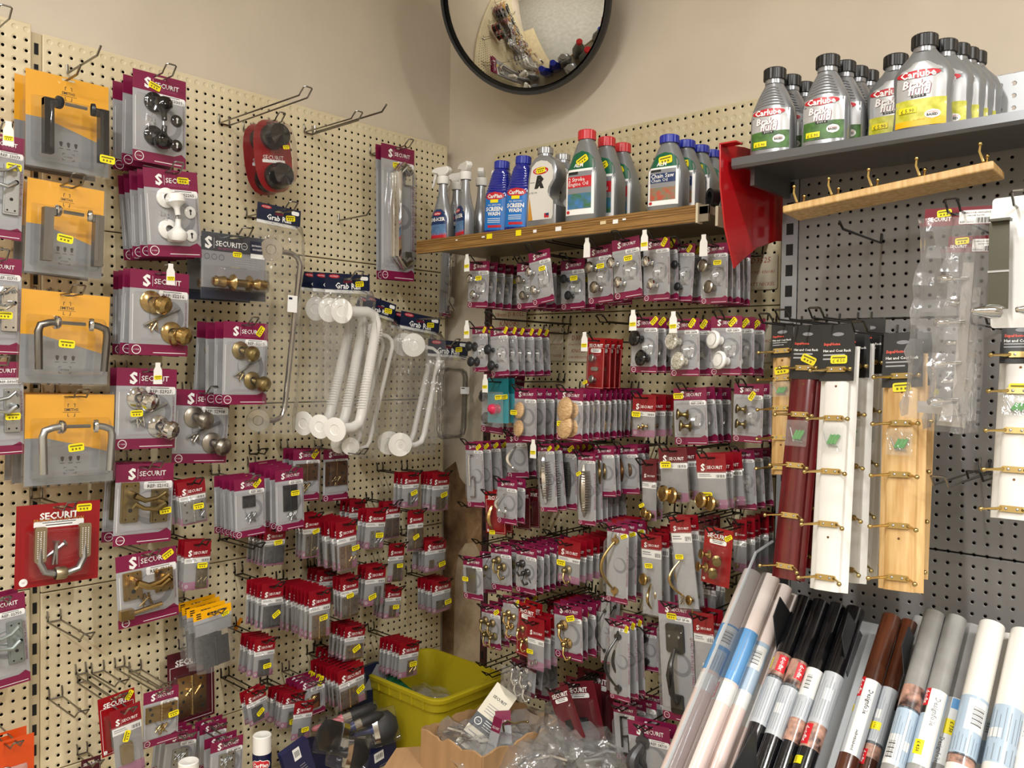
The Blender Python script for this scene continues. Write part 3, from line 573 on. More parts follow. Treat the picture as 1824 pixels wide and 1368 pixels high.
def d_smiths(w, h, prods, hang=.006, stick=(.8, .15, -.05)):
    zt, zb = hang, hang - h; b = MB(); y = -.0003; card_base(b, w, zt, zb, 0, SMITHS, SMITHS, .1 * h); G = mat('smiths_grey', '#8b8d8f', .4)
    b.poly([(-w / 2, zb), (w / 2, zb), (w / 2, zb + .33 * h), (-w / 2 + .22 * w, zb + .52 * h), (-w / 2, zb + .52 * h)], y, G)
    b.text('SMITHS', 0, zt - .17 * h, .16 * w, 2 * y, BLACKP, 'c', bold=.01); b.rect(-.1 * w, .1 * w, zt - .2 * h, zt - .197 * h, 2 * y, BLACKP)
    def corner(cx, cz, kw, kh, t):
        for sx in (-1, 1):
            for sz in (-1, 1): b.rect(min(cx + sx * kw, cx + sx * kw * .6), max(cx + sx * kw, cx + sx * kw * .6), cz + sz * kh - t / 2, cz + sz * kh + t / 2, 2 * y, BLACKP); b.rect(cx + sx * kw - t / 2, cx + sx * kw + t / 2, min(cz + sz * kh, cz + sz * kh * .5), max(cz + sz * kh, cz + sz * kh * .5), 2 * y, BLACKP)
    corner(0, zt - .175 * h, .04 * w, .07 * h, .0012); corner(0, zb + .15 * h, .07 * w, .035 * h, .001); b.text('10 YEAR', 0, zb + .15 * h, .1 * w, 2 * y, BLACKP)
    for k in (-1, 0, 1):
        x = k * .09 * w; z = zb + .28 * h; b.poly([(x - .022 * w, z + .02 * h), (x, z + .03 * h), (x + .022 * w, z + .02 * h), (x + .012 * w, z - .02 * h), (x, z - .03 * h), (x - .014 * w, z - .015 * h)], 2 * y, BLACKP); b.rect(x - .025 * w, x + .025 * w, z - .05 * h, z - .044 * h, 2 * y, BLACKP)
    B = body(w, h, -.47 * w, .47 * w, zb + .04 * h, zt - .08 * h); parts = [('backing_card', b)]
    for f in prods: parts += f(B)
    parts.append(blister_part(-.44 * w, .44 * w, zb + .07 * h, zt - .26 * h, .058)); s = MB(); s.prism(rrect(-.53 * w, .53 * w, zb - .02 * h, zt + .01 * h, .01), -.0008, -.0004, BLIST); parts.append(('clear_shell', s))
    if stick: parts.append(sticker_part(lerp(-w / 2, w / 2, stick[0]), lerp(zb, zt, stick[1]), .034, stick[2], -.06))
    return parts
def d_entrance(w, h, hang=.008):
    zt, zb = hang, hang - h; b = MB(); y = -.0003; card_base(b, w, zt, zb, 0, CHAR, INSG, .28 * h); b.rect(-w / 2, w / 2, zb, zb + .16 * h, y, NAVYC)
    securit_logo(b, -.46 * w, .1 * w, zt - .16 * h, 2 * y, WHITE, CHAR, 'ARCHITECTURAL'); b.ring(.15 * w, zt - .16 * h, .05 * w, .006 * w, 2 * y, WHITE); b.text('10 YEAR', .15 * w, zt - .16 * h, .06 * w, 2 * y, WHITE)
    b.poly(rrect(.24 * w, .48 * w, zt - .24 * h, zt - .06 * h, .002), 2 * y, NAVYC); b.text('ENTRANCE', .36 * w, zt - .13 * h, .18 * w, 3 * y, WHITE); b.text('KNOBSET', .36 * w, zt - .19 * h, .15 * w, 3 * y, WHITE); b.rect(.25 * w, .48 * w, zt - .33 * h, zt - .26 * h, 3 * y, WHITE)
    for k in range(3): b.ring((-.42 + .11 * k) * w, zt - .37 * h, .04 * w, .005 * w, 2 * y, CHAR)
    for k in range(4): b.rect(.0, .32 * w, zt - (.36 + .035 * k) * h, zt - (.352 + .035 * k) * h, 2 * y, GREYC)
    B = body(w, h, -.46 * w, .46 * w, zb + .05 * h, zt - .3 * h); parts = [('backing_card', b)] + p_knobset(B); parts.append(blister_part(-.47 * w, .47 * w, zb + .1 * h, zb + .5 * h, .06)); s = MB(); s.prism(rrect(-.52 * w, .52 * w, zb - .02 * h, zt + .06 * h, .006), -.0008, -.0004, BLIST); parts.append(('clear_shell', s))
    parts.append(sticker_part(.04 * w, zt - .3 * h, .026, 0, -.001)); return parts

# ------------------------------------------------------------------ hanging things on hooks
ORDS = ['front one on its hook', 'second from the front', 'third from the front', 'fourth from the front', 'fifth from the front', 'sixth from the front', 'seventh from the front', 'eighth from the front', 'ninth from the front', 'tenth from the front', 'eleventh from the front', 'twelfth from the front', 'thirteenth from the front']
CROPS = {'A': (0, 0, 2.974), 'B': (0, 440, 2.974), 'C': (0, 880, 2.8037), 'D': (340, 340, 2.6308), 'E': (360, 760, 2.736), 'F': (720, 180, 3.04), 'G': (800, 400, 3.04), 'H': (800, 740, 3.04), 'I': (640, 1000, 2.85), 'J': (1260, 0, 2.9738), 'K': (1340, 340, 2.849), 'M': (1180, 980, 2.832), 'N': (360, 1080, 4.1455), 'O': (60, 1140, 4.343), 'Q': (440, 1180, 5.365), 'T': (740, 1140, 3.965), 'U': (1060, 880, 4.559), 'V': (1180, 1040, 4.171), 'W': (1500, 1080, 4.75), 'px': (0, 0, 1.0)}
def px(c, p): ox, oy, s = CROPS[c]; return ox + p[0] / s, oy + p[1] / s
def wallpt(wall, x, y, d): return P(*on(wall, x, y, d))
def hook(wall, s, z, tip, base=0.0, flag=False, label='', w=0.8, m=None, single=False, up=0.75, group='wire display hooks', drop=1.0):
    """double wire peg hook; s along the wall, z height of the wires, tip = reach"""
    t = thing('peg_hook', P(base, s, z) if wall == 'L' else P(s, -base, z), (0, 0, math.pi / 2 if wall == 'L' else 0), label, 'hook', group)
    b = MB(); L = -(tip - base) * S; k = w / 2 * S; m = m or WIRE; r = 0.0021
    if single: b.tube([(0, 0.01, .02), (0, -.004, .02), (0, -.006, 0), (0, L, .002), (0, L - .02, up * S)], r * 1.3, m, 6)
    else:
        b.tube([(-k * 1.2, .012, drop * S), (-k * 1.2, -.003, drop * S), (-k * 1.2, -.006, drop * S * .4), (-k * 1.2, -.004, 0), (-k, L, 0.0), (-k, L - .25 * S, up * S * .35), (-k * .95, L - .8 * S, up * S * .95), (-k * .7, L - .9 * S, up * S), (k * .7, L - .9 * S, up * S), (k * .95, L - .8 * S, up * S * .95), (k, L - .25 * S, up * S * .35), (k, L, 0.0), (k * 1.2, -.004, 0), (k * 1.2, -.006, drop * S * .4), (k * 1.2, -.003, drop * S), (k * 1.2, .012, drop * S)], r, m, 6)
        b.tube([(-k * 1.2, -.005, 0), (k * 1.2, -.005, 0)], r, m, 6)
    b.build('wire', t)
    if flag:
        f = MB(); f.prism([(-.010, .004), (-.006, .012), (-.006, .022), (.006, .022), (.006, .012), (.010, .004), (.011, -.03), (-.011, -.03)], L - 1.0 * S, L - 1.0 * S + .0012, PLASTW); fo = f.build('price_flag', t)
        if flag != 'plain': q = MB(); nm, q = sticker_part(0, -.014, .019, .05, L - 1.0 * S - .0006); q.build('price_sticker', fo)
    return t
NPACK = [0]
def hang(wall, crop, TL, TR, BL, design, d, n, label, cat, span=None, tip=1.4, name=None, flag=False, jit=.03, hk=True, yaw=0.0, single=False, drift=(0, 0), base=0.0, grp=None, hw=.8, wire=None):
    q = [on(wall, *px(crop, p), d) for p in (TL, TR, BL)]
    al = (lambda a: np.array([a[1], a[2]])) if wall == 'L' else (lambda a: np.array([a[0], a[2]]))
    tl, tr, bl = (al(a) for a in q); ex = tr - tl; ez = tl - bl
    W = np.linalg.norm(ex) * S; H = np.linalg.norm(ez) * S; a1 = math.atan2(ex[1], ex[0]); a2 = math.atan2(-ez[0], ez[1]); roll = max(-.5, min(.5, (a1 + a2) / 2))
    parts = design(W, H); NPACK[0] += 1; hz = parts[0][1].v; zt = max(v[2] for v in hz)
    mid = (tl + tr) / 2; off = np.array([math.sin(roll) * zt, -math.cos(roll) * zt]) / S; hp = mid + off      # hanging point
    span = span if span is not None else min(.75 * (n - 1), d - 1.2); rz = (math.pi / 2 if wall == 'L' else 0) + yaw
    loc = lambda dd, s, z: P(dd, s, z) if wall == 'L' else P(s, -dd, z)
    grp = grp or ('packs on hook: ' + label)
    name = name or cat.replace(' ', '_')
    root = thing(name, loc(d, hp[0], hp[1]), (0, -roll, rz), label if n == 1 else '%s, %s' % (label, ORDS[0]), cat, grp if n > 1 else None)
    for nm, mb in parts: mb.build(nm, root)
    if flag_of(parts): pass
    for i in range(1, n):
        c = dup(root); f = i / (n - 1); rr = roll + random.uniform(-jit, jit); dd = d - span * f
        c.location = loc(dd, hp[0] + drift[0] * f + random.uniform(-.12, .12), hp[1] + drift[1] * f); c.rotation_euler = (0, -rr, rz + random.uniform(-.03, .03)); c['label'] = '%s, %s' % (label, ORDS[i])
    if hk: hook(wall, hp[0], hp[1] + .05, d + tip, base, flag, 'wire hook carrying %s' % label, single=single, w=hw, m=wire)
    return root
def flag_of(p): return False
# ------------------------------------------------------------------ hinge wall (wall L)
def D(prods, ref='', **k): return lambda w, h: d_card(w, h, prods, ref, **k)
def G(prods, **k): return lambda w, h: d_bag(w, h, prods, **k)
def RC(prods, **k): return lambda w, h: d_red(w, h, prods, **k)
def SM(m, rb, **k): return lambda w, h: d_smiths(w, h, [lambda B: p_smiths(B, m, rb)], **k)
KP, HP, GRP, BP = 'door knob pack', 'hinge pack', 'grab rail pack', 'handle pack'
GUN = mat('gunmetal_lever', '#7c7a76', .3, 1.0)
# amber lever packs
for cr, TL, TR, BL, m, rb, lb, n, st in (
        ('A', (135, 360), (575, 462), (128, 872), BLKMET, False, 'amber card of square black door levers, top of four', 2, (.85, .14, -.05)),
        ('A', (146, 940), (553, 1012), (122, 1435), GUN, False, 'amber card of grey square door levers, second of four', 2, (.37, .36, -.1)),
        ('B', (115, 222), (583, 262), (90, 720), GUN, True, 'amber card of pewter round bar levers, third of four', 2, (.4, .43, -.05)),
        ('B', (135, 785), (607, 778), (115, 1275), STEEL, True, 'amber card of silver tube levers, lowest of four', 3, (.45, .43, .1))):
    hang('L', cr, TL, TR, BL, SM(m, rb, stick=st), 6.2, n, lb, 'door handle pack', span=2.6 * (n - 1), tip=2.0, single=(cr == 'A' and TL[1] < 400), hw=1.1)
# knob column
hang('L', 'A', (703, 357), (985, 437), (710, 845), D([lambda B: p_rim_knobs(B, BLACKG)], 'S3301', stick=(.4, .86, -.3), dep=.035), 6.4, 3, 'large magenta card of black ceramic mortice knobs', KP, span=4.6, drift=(0, -.2), tip=1.6, hw=1.0)
hang('L', 'A', (755, 880), (1043, 920), (797, 1352), D([lambda B: p_rim_knobs(B, WHITEP)], 'S2265', stick=(.72, .89, 0), dep=.035), 7, 5, 'large magenta card of white ceramic mortice knobs', KP, span=5.6, tip=1.0, hw=1.0)
hang('L', 'B', (690, 112), (1002, 145), (680, 570), D([lambda B: p_mortice(B, BRASS)], 'S2216', stick=None, dep=.03), 6.6, 4, 'magenta card of polished brass mortice knobs', KP, span=3.8, tip=1.2, flag=True, hw=1.0)
hang('L', 'B', (620, 632), (938, 655), (622, 1068), D([lambda B: p_mortice(B, CHROME)], 'S2927', stick=(.25, .45, .05), dep=.03), 6.4, 2, 'magenta card of polished chrome mortice knobs', KP, span=1.6, tip=1.2, flag=True, hw=1.0)
hang('L', 'B', (935, 742), (1220, 775), (930, 1137), D([lambda B: p_mortice(B, SATIN)], 'S2908', stick=None, dep=.03), 4.0, 1, 'magenta card of satin nickel mortice knobs behind the brass ones', KP)
hang('L', 'D', (155, 600), (362, 632), (172, 992), D([lambda B: p_mortice(B, ABRASS, ((.36, .8), (.66, .25)))], 'S2213', stick=(.82, .9, 1.0), dep=.035), 8.0, 4, 'magenta card of ringed brass mortice knobs', KP, span=5.6, tip=1.0, jit=.05)
hang('L', 'px', (207, 827), (310, 825), (203, 973), D([lambda B: p_lever(B, ABRASS)], 'S2102', stick=(.78, .42, .1), dep=.03), 6.0, 2, 'card of georgian brass lever handles on long plates', BP, span=2.2, tip=2.0, hw=1.1)
hang('L', 'C', (575, 312), (880, 262), (605, 670), D([lambda B: p_lever(B, BRASS, True)], 'S2105', stick=(.85, .9, .5), dep=.03), 6.0, 1, 'card of brass latch lever handles with bolt and screws', BP, tip=1.4)
hang('L', 'C', (82, 62), (500, 28), (70, 480), RC([p_premier], sub='PREMIER COLLECTION', n='10', stick=(.8, .92, 0), dep=.035), 6.0, 1, 'wide red card of a dimpled brass pull handle', BP, tip=2.2)
# outer bay, cut by the frame edge
hang('L', 'A', (-150, 668), (132, 745), (-132, 1236), D([lambda B: p_lever(B, STEEL)], 'S3073', stick=(.72, .68, 0), dep=.03), 6.0, 1, 'magenta card of aluminium lever plates at photo edge, highest', BP, tip=1.5, flag=True)
hang('L', 'B', (-165, 38), (116, 68), (-172, 562), D([lambda B: p_lever(B, CHROME)], 'S2715', stick=(.6, .4, 0), dep=.03), 6.0, 2, 'magenta card of beaded chrome lever plates at photo edge', BP)
hang('L', 'B', (-160, 604), (122, 612), (-132, 1108), D([lambda B: p_lever(B, STEEL)], 'DP3072', stick=(.7, .42, 0), dep=.03), 6.0, 1, 'magenta card of plain aluminium lever plates at photo edge', BP)
hang('L', 'C', (-150, 548), (122, 485), (-115, 1012), D([lambda B: p_lever(B, mat('grey_lever_plate', '#8f9794', .4, .5))], 'S2750', stick=None, dep=.03), 6.0, 2, 'magenta card of grey bathroom lever plates at photo edge', BP, span=1.6)
def d_orange(w, h, hang=.008):
    zt, zb = hang, hang - h; b = MB(); O = mat('orange_card', '#cf4a14', .35); card_base(b, w, zt, zb, 0, O, O, .2 * h); b.poly([(-w / 2, zb), (w / 2, zb), (w / 2, zb + .3 * h), (-w / 2, zb + .5 * h)], -.0003, SMITHS); B = body(w, h, -w / 2, w / 2, zb, zt - .3 * h)
    return [('backing_card', b)] + p_crumple(B, .5, .55, .7, .5) + p_hooks(B, STEEL, ((.4, .7),))
hang('L', 'C', (-75, 1250), (170, 1200), (-40, 1560), d_orange, 6.0, 2, 'orange card with clear blister at lower photo edge', 'hardware pack', span=2.0)
# red clamshell of black knobs
def d_clam(w, h, hang=.012):
    zt, zb = hang, hang - h; b = MB(); n = 24; sh = [(w / 2 * (abs(math.cos(a)) ** .7) * (1 if math.cos(a) > 0 else -1), (zt + zb) / 2 + h / 2 * (abs(math.sin(a)) ** .75) * (1 if math.sin(a) > 0 else -1)) for a in [i * 2 * math.pi / n for i in range(n)]]
    b.prism(sh, 0, .001, REDC); b.text('SECURIT', 0, (zt + zb) / 2 - .02 * h, .55 * w, -.0003, WHITE); b.rect(-.3 * w, .3 * w, (zt + zb) / 2 - .09 * h, (zt + zb) / 2 - .05 * h, -.0003, WHITE); B = body(w, h, -.4 * w, .4 * w, zb, zt); out = [('backing_card', b)]
    for v in (.76, .22):
        k = MB(); k.lathe([(.3 * w, 0), (.3 * w, .01), (.2 * w, .016), (.3 * w, .03), (.26 * w, .045), (0, .052)], (0, -.001, B['Z'](v)), (0, -1, 0), BLACKG, 20); out.append(('knob', k))
    s = MB(); m = film('clear_clamshell', .015, rough=.08, gloss=1.2); k = len(sh); cz = (zt + zb) / 2; s.add([(p[0] * 1.03, -.001, cz + (p[1] - cz) * 1.03) for p in sh] + [(p[0] * .85, -.03, cz + (p[1] - cz) * .92) for p in sh] + [(p[0] * .7, -.055, cz + (p[1] - cz) * .85) for p in sh], [(i, (i + 1) % k, k + (i + 1) % k, k + i) for i in range(k)] + [(k + i, k + (i + 1) % k, 2 * k + (i + 1) % k, 2 * k + i) for i in range(k)] + [tuple(range(2 * k, 3 * k))], m); out.append(('clear_shell', s)); out.append(sticker_part(.05 * w, zt - .42 * h, .02, .1, -.058)); return out
hang('L', 'px', (447, 214), (513, 212), (445, 345), d_clam, 5.0, 2, 'rounded red clamshell of black door knobs', KP, span=2.4, tip=1.6)
hang('L', 'px', (679, 256), (738, 266), (668, 497), D([lambda B: p_grip(B, CHROME)], 'S1109', stick=(.45, .86, .1), dep=.04), 5.2, 2, 'tall magenta card of a chrome door pull', BP, span=1.0, tip=1.7)
hang('L', 'D', (50, 188), (352, 225), (44, 500), lambda w, h: d_entrance(w, h), 7.0, 2, 'charcoal card of a brass entrance knob set', KP, span=3.4, tip=1.8, hw=1.2)
# grab rails in bags
RAILW = mat('white_rail', '#e9e6df', .28); CHR = mat('rail_chrome', '#b9b5ac', .15, 1.0)
RED_OVAL = mat('red_oval', '#b0202e', .4)
def d_rail(kind):
    def f(w, h, hang=.016):
        zt, zb = hang, hang - h; hh = .30 * w if kind != 'loop' else .42 * w; hh = min(.5 * w, .055); b = MB(); card_base(b, w, zt, zt - hh, 0, NAVYC, WHITE, hh * .85, .001)
        b.disc(-.3 * w, zt - .16 * hh, .12 * w, -.0003, RED_OVAL, 16, .035 * w); b.text('ROTHLEY', -.3 * w, zt - .16 * hh, .17 * w, -.0006, WHITE); b.text('SAFETY', 0, zt - .42 * hh, .2 * w, -.0003, RED_OVAL); b.text('Grab Rail', 0, zt - .63 * hh, .56 * w, -.0003, WHITE, bold=.02); b.poly(rrect(.28 * w, .46 * w, zt - .3 * hh, zt - .1 * hh, .004), -.0003, WHITE)
        out = [('header_card', b)]; z1 = zt - hh; L = z1 - zb
        r = MB(); R = .095 * w if kind == 'thick' else (.055 * w if kind != 'loop' else .045 * w); m = CHR if kind in ('chrome', 'loop') else RAILW; X = .30 * w
        if kind == 'loop':
            x0, x1, za, zc = -.34 * w, .34 * w, z1 - .14 * L, zb + .08 * L; k = .14 * w; p = [(x0, -.02, za - k), (x0 + .3 * k, -.02, za - .3 * k), (x0 + k, -.02, za), (x1 - k, -.02, za), (x1 - .3 * k, -.02, za - .3 * k), (x1, -.02, za - k), (x1, -.02, zc + k), (x1 - .3 * k, -.02, zc + .3 * k), (x1 - k, -.02, zc), (x0 + k, -.02, zc), (x0 + .3 * k, -.02, zc + .3 * k), (x0, -.02, zc + k)]
            r.tube(p, R, m, 8, True); r.tube([(q[0] * .88, -.035, q[2]) for q in p], R * .7, m, 8, True); out.append(('rail', r))
        else:
            za, zc = z1 - .13 * L, zb + .06 * L; k = .22 * w; tilt = (.2 if kind == 'thick' else .1) * w
            p = [(-X, -.03, za), (X - k + tilt, -.03, za), (X - .3 * k + tilt, -.03, za - .3 * k), (X + tilt, -.03, za - k), (X - tilt, -.03, zc + k), (X - .3 * k - tilt, -.03, zc + .3 * k), (X - k - tilt, -.03, zc), (-X - tilt, -.03, zc)]
            r.tube(p, R, m, 12)
            if kind == 'thick':
                for t in [i / 30 for i in range(31)]:
                    z = lerp(za - k - .02, zc + k + .02, t); x = lerp(X + tilt, X - tilt, t); r.lathe([(R * 1.0, -.0012), (R * 1.05, 0), (R * 1.0, .0012)], (x, -.03, z), (-tilt * 2, 0, -(za - zc)), m, 12)
            out.append(('rail', r))
            for x, z in ((-X, za), (-X - tilt, zc)):
                c = MB(); c.lathe([(.09 * w, -.016), (.1 * w, -.01), (.21 * w, -.004), (.225 * w, .001), (.22 * w, .004), (.1 * w, .005), (.09 * w, .003), (0, .003)], (x, -.034, z), (-.5, -.85, -.1) if kind != 'thick' else (-.93, -.36, -.1), m, 22)
                out.append(('flange', c))
        f = MB(); rnd = random.Random(len(kind) * 3); nx, nz = 7, 14; vs = []
        for a in range(nx):
            for c in range(nz):
                e = a in (0, nx - 1); v = c / (nz - 1); vs.append((lerp(-.52, .52, a / (nx - 1)) * w * (1 + .12 * math.sin(v * 3)) + rnd.uniform(-.003, .003), -.002 if e or c == nz - 1 else -.045 - rnd.random() * .02, lerp(zb, z1 + .01, v) + (rnd.uniform(-.006, .006) if c == 0 else 0)))
        f.add(vs, [(a * nz + c, a * nz + c + 1, (a + 1) * nz + c + 1, (a + 1) * nz + c) for a in range(nx - 1) for c in range(nz - 1)], BAGF); out.append(('clear_bag', f)); out.append(sticker_part(.26 * w, zt - .5 * hh, .03, .1, -.0008))
        if kind in ('chrome', 'loop'): q = MB(); q.rect(-.02 * w, .2 * w, z1 - .42 * L, z1 - .34 * L, -.067, WHITE); q.rect(0, .08 * w, z1 - .36 * L, z1 - .35 * L, -.0675, NAVYC); out.append(('product_label', q))
        return out
    return f
hang('L', 'px', (459, 359), (536, 376), (438, 770), d_rail('chrome'), 6.0, 1, 'bagged long chrome grab rail with navy header card', GRP, tip=2.0, hw=1.1)
hang('L', 'px', (579, 490), (658, 486), (563, 785), d_rail('thick'), 9.5, 3, 'bagged ribbed white grab rail under navy header', GRP, span=4.6, drift=(0, .3), tip=1.4, hw=1.2, jit=.06)
hang('L', 'px', (655, 520), (705, 548), (640, 805), d_rail('thin'), 5.6, 2, 'bagged slim white grab rail behind the ribbed ones', GRP, span=1.6, hk=False)
hang('L', 'px', (715, 553), (784, 568), (692, 803), d_rail('thin'), 6.5, 2, 'bagged slim white grab rail near the corner', GRP, span=1.6, tip=4.0, hw=1.1)
hang('L', 'px', (763, 605), (834, 608), (752, 792), d_rail('loop'), 8.0, 1, 'bagged chrome loop towel rail nearest the corner', GRP, tip=1.0)
# carded hinges
def hg(m, lv=(.5, .62, .5, .5), scr=None, n=7, sc=(.5, .25), holes=3, lean=0): return [lambda B: p_hinge(B, lv[0], lv[1], lv[2], lv[3], m, holes, lean) + (p_screws(B, sc[0], sc[1], n, .22, scr or STEEL, .13) if n else [])]
hang('L', 'E', (155, 262), (303, 240), (160, 550), D(hg(DARKST, (.45, .72, .42, .3), STEEL, 14, (.5, .3)), '8451', stick=(.75, .9, .8)), 7.4, 6, 'magenta card of black hinge with silver screws', HP, span=4.0, tip=.8)
hang('L', 'E', (355, 212), (492, 205), (380, 505), D(hg(DARKST, (.5, .6, .5, .62), STEEL, 16, (.55, .16)), 'S4676', stick=(.55, .62, 0)), 8.0, 6, 'magenta card of black strap hinge with loose screws', HP, span=5.2, tip=.6, drift=(0, .5))
hang('L', 'E', (445, 112), (577, 108), (440, 368), D(hg(BROWNB, (.5, .66, .8, .5), ABRASS, 10, (.45, .2)), 'S4312', stick=(.8, .9, .9)), 5.0, 3, 'magenta card of bronzed hinge with screw packet', HP, span=2.0, tip=1.4)
hang('L', 'E', (592, 110), (715, 104), (590, 366), D(hg(BROWNB, (.5, .6, .85, .7), ABRASS, 9, (.5, .4)), 'S4314', stick=None), 4.0, 1, 'magenta card of bronzed hinges beneath the grab rails', HP, tip=5.0)
def bagh(m, **k):
    sc = k.pop('scr', None); n = k.pop('n', 4); lv = k.pop('lv', (.5, .5, .62, .8)); st = k.pop('stick', (.55, .42, .3)); return G(hg(m, lv, sc or m, n, (.75, .3)), stick=st, **k)
BG = [
    ('E', (975, 225), (1062, 225), (975, 400), bagh(STEEL, lv=(.5, .4, .3, .7)), 6.5, 3, 'red headed bag of thin steel hinges, upper cluster'),
    ('E', (1120, 225), (1208, 222), (1118, 420), bagh(ABRASS, lv=(.5, .35, .5, .6), n=2), 7.5, 4, 'red headed bag of short brass hinges nearest the corner'),
    ('E', (300, 492), (412, 488), (296, 688), bagh(DARKST, lv=(.5, .5, .85, .85), n=0, stick=(.55, .6, .1)), 6.0, 5, 'red headed bag of broad black hinges under carded hinges'),
    ('E', (490, 430), (582, 420), (478, 655), bagh(ABRASS, lv=(.5, .5, .6, .95), stick=(.6, .6, .3)), 5.5, 3, 'red headed bag of slender brass butts below bronzed cards'),
    ('E', (648, 468), (752, 450), (667, 712), bagh(BRASS, lv=(.38, .45, .55, .9), n=5, stick=(.78, .42, .1)), 8.6, 7, 'red headed bag of wide brass butts with screws'),
    ('E', (800, 402), (902, 402), (785, 605), bagh(STEEL, lv=(.5, .4, .45, .8), stick=(.6, .35, 0)), 7.6, 3, 'red headed bag of pale zinc hinges mid wall'),
    ('E', (880, 365), (968, 365), (890, 550), bagh(BROWNB, n=0, lv=(.5, .5, .8, .95), stick=None), 4.8, 2, 'red headed bag of bronzed hinges behind the zinc ones'),
    ('E', (1000, 408), (1083, 402), (1000, 615), bagh(BRASS, n=0, lv=(.5, .5, .85, .95), stick=(.4, .35, .4)), 6.0, 1, 'red headed bag of bright brass double hinges'),
    ('E', (1083, 556), (1193, 546), (1082, 716), bagh(BRASS, n=6, lv=(.3, .4, .2, .5), stick=(.7, .22, .2)), 6.6, 4, 'red headed bag of tiny brass hinges beside bare plaster'),
    ('E', (1118, 755), (1215, 737), (1122, 918), bagh(ABRASS, n=4, lv=(.4, .4, .4, .5), stick=(.7, .3, .1)), 6.8, 5, 'red headed bag of little brass hinges, lower corner hook'),
    ('E', (910, 570), (990, 566), (900, 766), bagh(ABRASS, n=0, lv=(.6, .4, .5, .9), stick=(.6, .42, 0)), 5.5, 1, 'red headed bag of a single dull brass hinge'),
    ('E', (795, 678), (900, 674), (790, 882), bagh(STEEL, n=0, lv=(.65, .4, .3, .9), stick=(.3, .25, .3)), 7.0, 3, 'red headed bag of silver hinges behind a white price flag'),
    ('E', (670, 738), (765, 722), (676, 945), bagh(ABRASS, n=0, lv=(.5, .45, .8, .95), stick=(.4, .55, .1)), 7.5, 3, 'red headed bag of brass butts under the wide ones'),
    ('E', (895, 785), (978, 780), (880, 945), bagh(BRASS, n=0, lv=(.5, .4, .4, .7), stick=(.55, .38, 0)), 6.0, 4, 'red headed bag of small brass butts on a lone prong'),
    ('E', (290, 768), (402, 755), (278, 1000), bagh(DARKST, n=0, lv=(.5, .45, .75, .9), stick=(.6, .32, .6)), 7.4, 5, 'red headed bag of black hinges beside the amber hinge bags'),
    ('E', (518, 800), (630, 785), (528, 1043), bagh(BRASS, n=0, lv=(.45, .4, .6, .95), stick=(.55, .42, .1)), 8.4, 9, 'red headed bag of brass hinges in the longest row'),
    ('E', (695, 972), (800, 966), (692, 1146), bagh(BRASS, n=0, lv=(.5, .4, .75, .8), stick=(.5, .35, .5)), 7.2, 5, 'red headed bag of brass hinges above the tilted bags'),
    ('E', (655, 1182), (790, 1158), (703, 1360), bagh(BRASS, n=0, lv=(.35, .4, .6, .9), stick=(.7, .38, .4)), 8.4, 8, 'red headed bag of brass hinges tilting over the brushes'),
    ('E', (255, 1035), (362, 1026), (252, 1230), bagh(DARKST, n=0, lv=(.5, .4, .5, .8), stick=(.55, .3, .1)), 7.2, 5, 'red headed bag of small black hinges, low row'),
    ('E', (962, 1053), (1062, 1045), (960, 1230), bagh(BRASS, n=3, lv=(.6, .45, .3, .8), stick=(.6, .38, 0)), 8.0, 6, 'red headed bag of brass catches hanging over the yellow bin'),
    ('N', (305, 655), (468, 577), (352, 905), bagh(DARKST, n=0, lv=(.45, .5, .5, .8), stick=(.5, .35, .5)), 6.6, 2, 'red headed bag of dark catches tilted on its hook'),
    ('N', (600, 640), (770, 625), (570, 915), bagh(STEEL, n=0, lv=(.6, .4, .5, .8), stick=(.5, .2, 0)), 6.6, 5, 'red headed bag of steel catches behind the lowest bag'),
    ('N', (683, 705), (832, 692), (660, 1000), bagh(DARKST, n=0, lv=(.5, .3, .3, .4), stick=(.55, .28, .1)), 8.6, 1, 'red headed bag of a tiny catch, lowest above brushes'),
    ('px', (314, 862), (366, 850), (317, 944), bagh(STEEL, n=2, lv=(.5, .5, .8, .95), stick=(.6, .4, 0)), 7.0, 3, 'red headed bag of steel hinges beside the lever cards'),
    ('C', (920, 240), (1060, 229), (907, 496), bagh(ABRASS, n=4, lv=(.7, .45, .4, .9), stick=(.6, .5, 0)), 6.6, 3, 'red headed bag of aged brass hinge beside latch levers')]
for cr, TL, TR, BL, ds, d, n, lb in BG: hang('L', cr, TL, TR, BL, ds, d, n, lb, HP, tip=1.0, jit=.05, wire=WIRED)
hang('L', 'N', (700, 560), (905, 525), (740, 815), D(hg(BRASS, (.65, .4, .3, .6), BRASS, 6, (.5, .5)), '8455', stick=(.85, .88, 1.2)), 5.5, 4, 'magenta card of brass catches behind the low bags', HP, span=2.4, tip=1.4)
# extra red-headed bags filling the crowded middle of the wall
for cr, TL, TR, BL, m, lb in (('E', (718, 360), (800, 352), (700, 560), DARKST, 'red headed bag tucked behind the pale zinc hinges'),
                              ('E', (560, 690), (660, 700), (575, 870), ABRASS, 'red headed bag half hidden behind brass butts, mid wall'),
                              ('E', (600, 1090), (690, 1080), (590, 1250), STEEL, 'red headed bag in shadow behind the tilted brass hinges')):
    hang('L', cr, TL, TR, BL, bagh(m, n=0, stick=(.4, .3, .2)), 3.6, 3, lb, HP, span=1.8, tip=1.0, wire=WIRED)
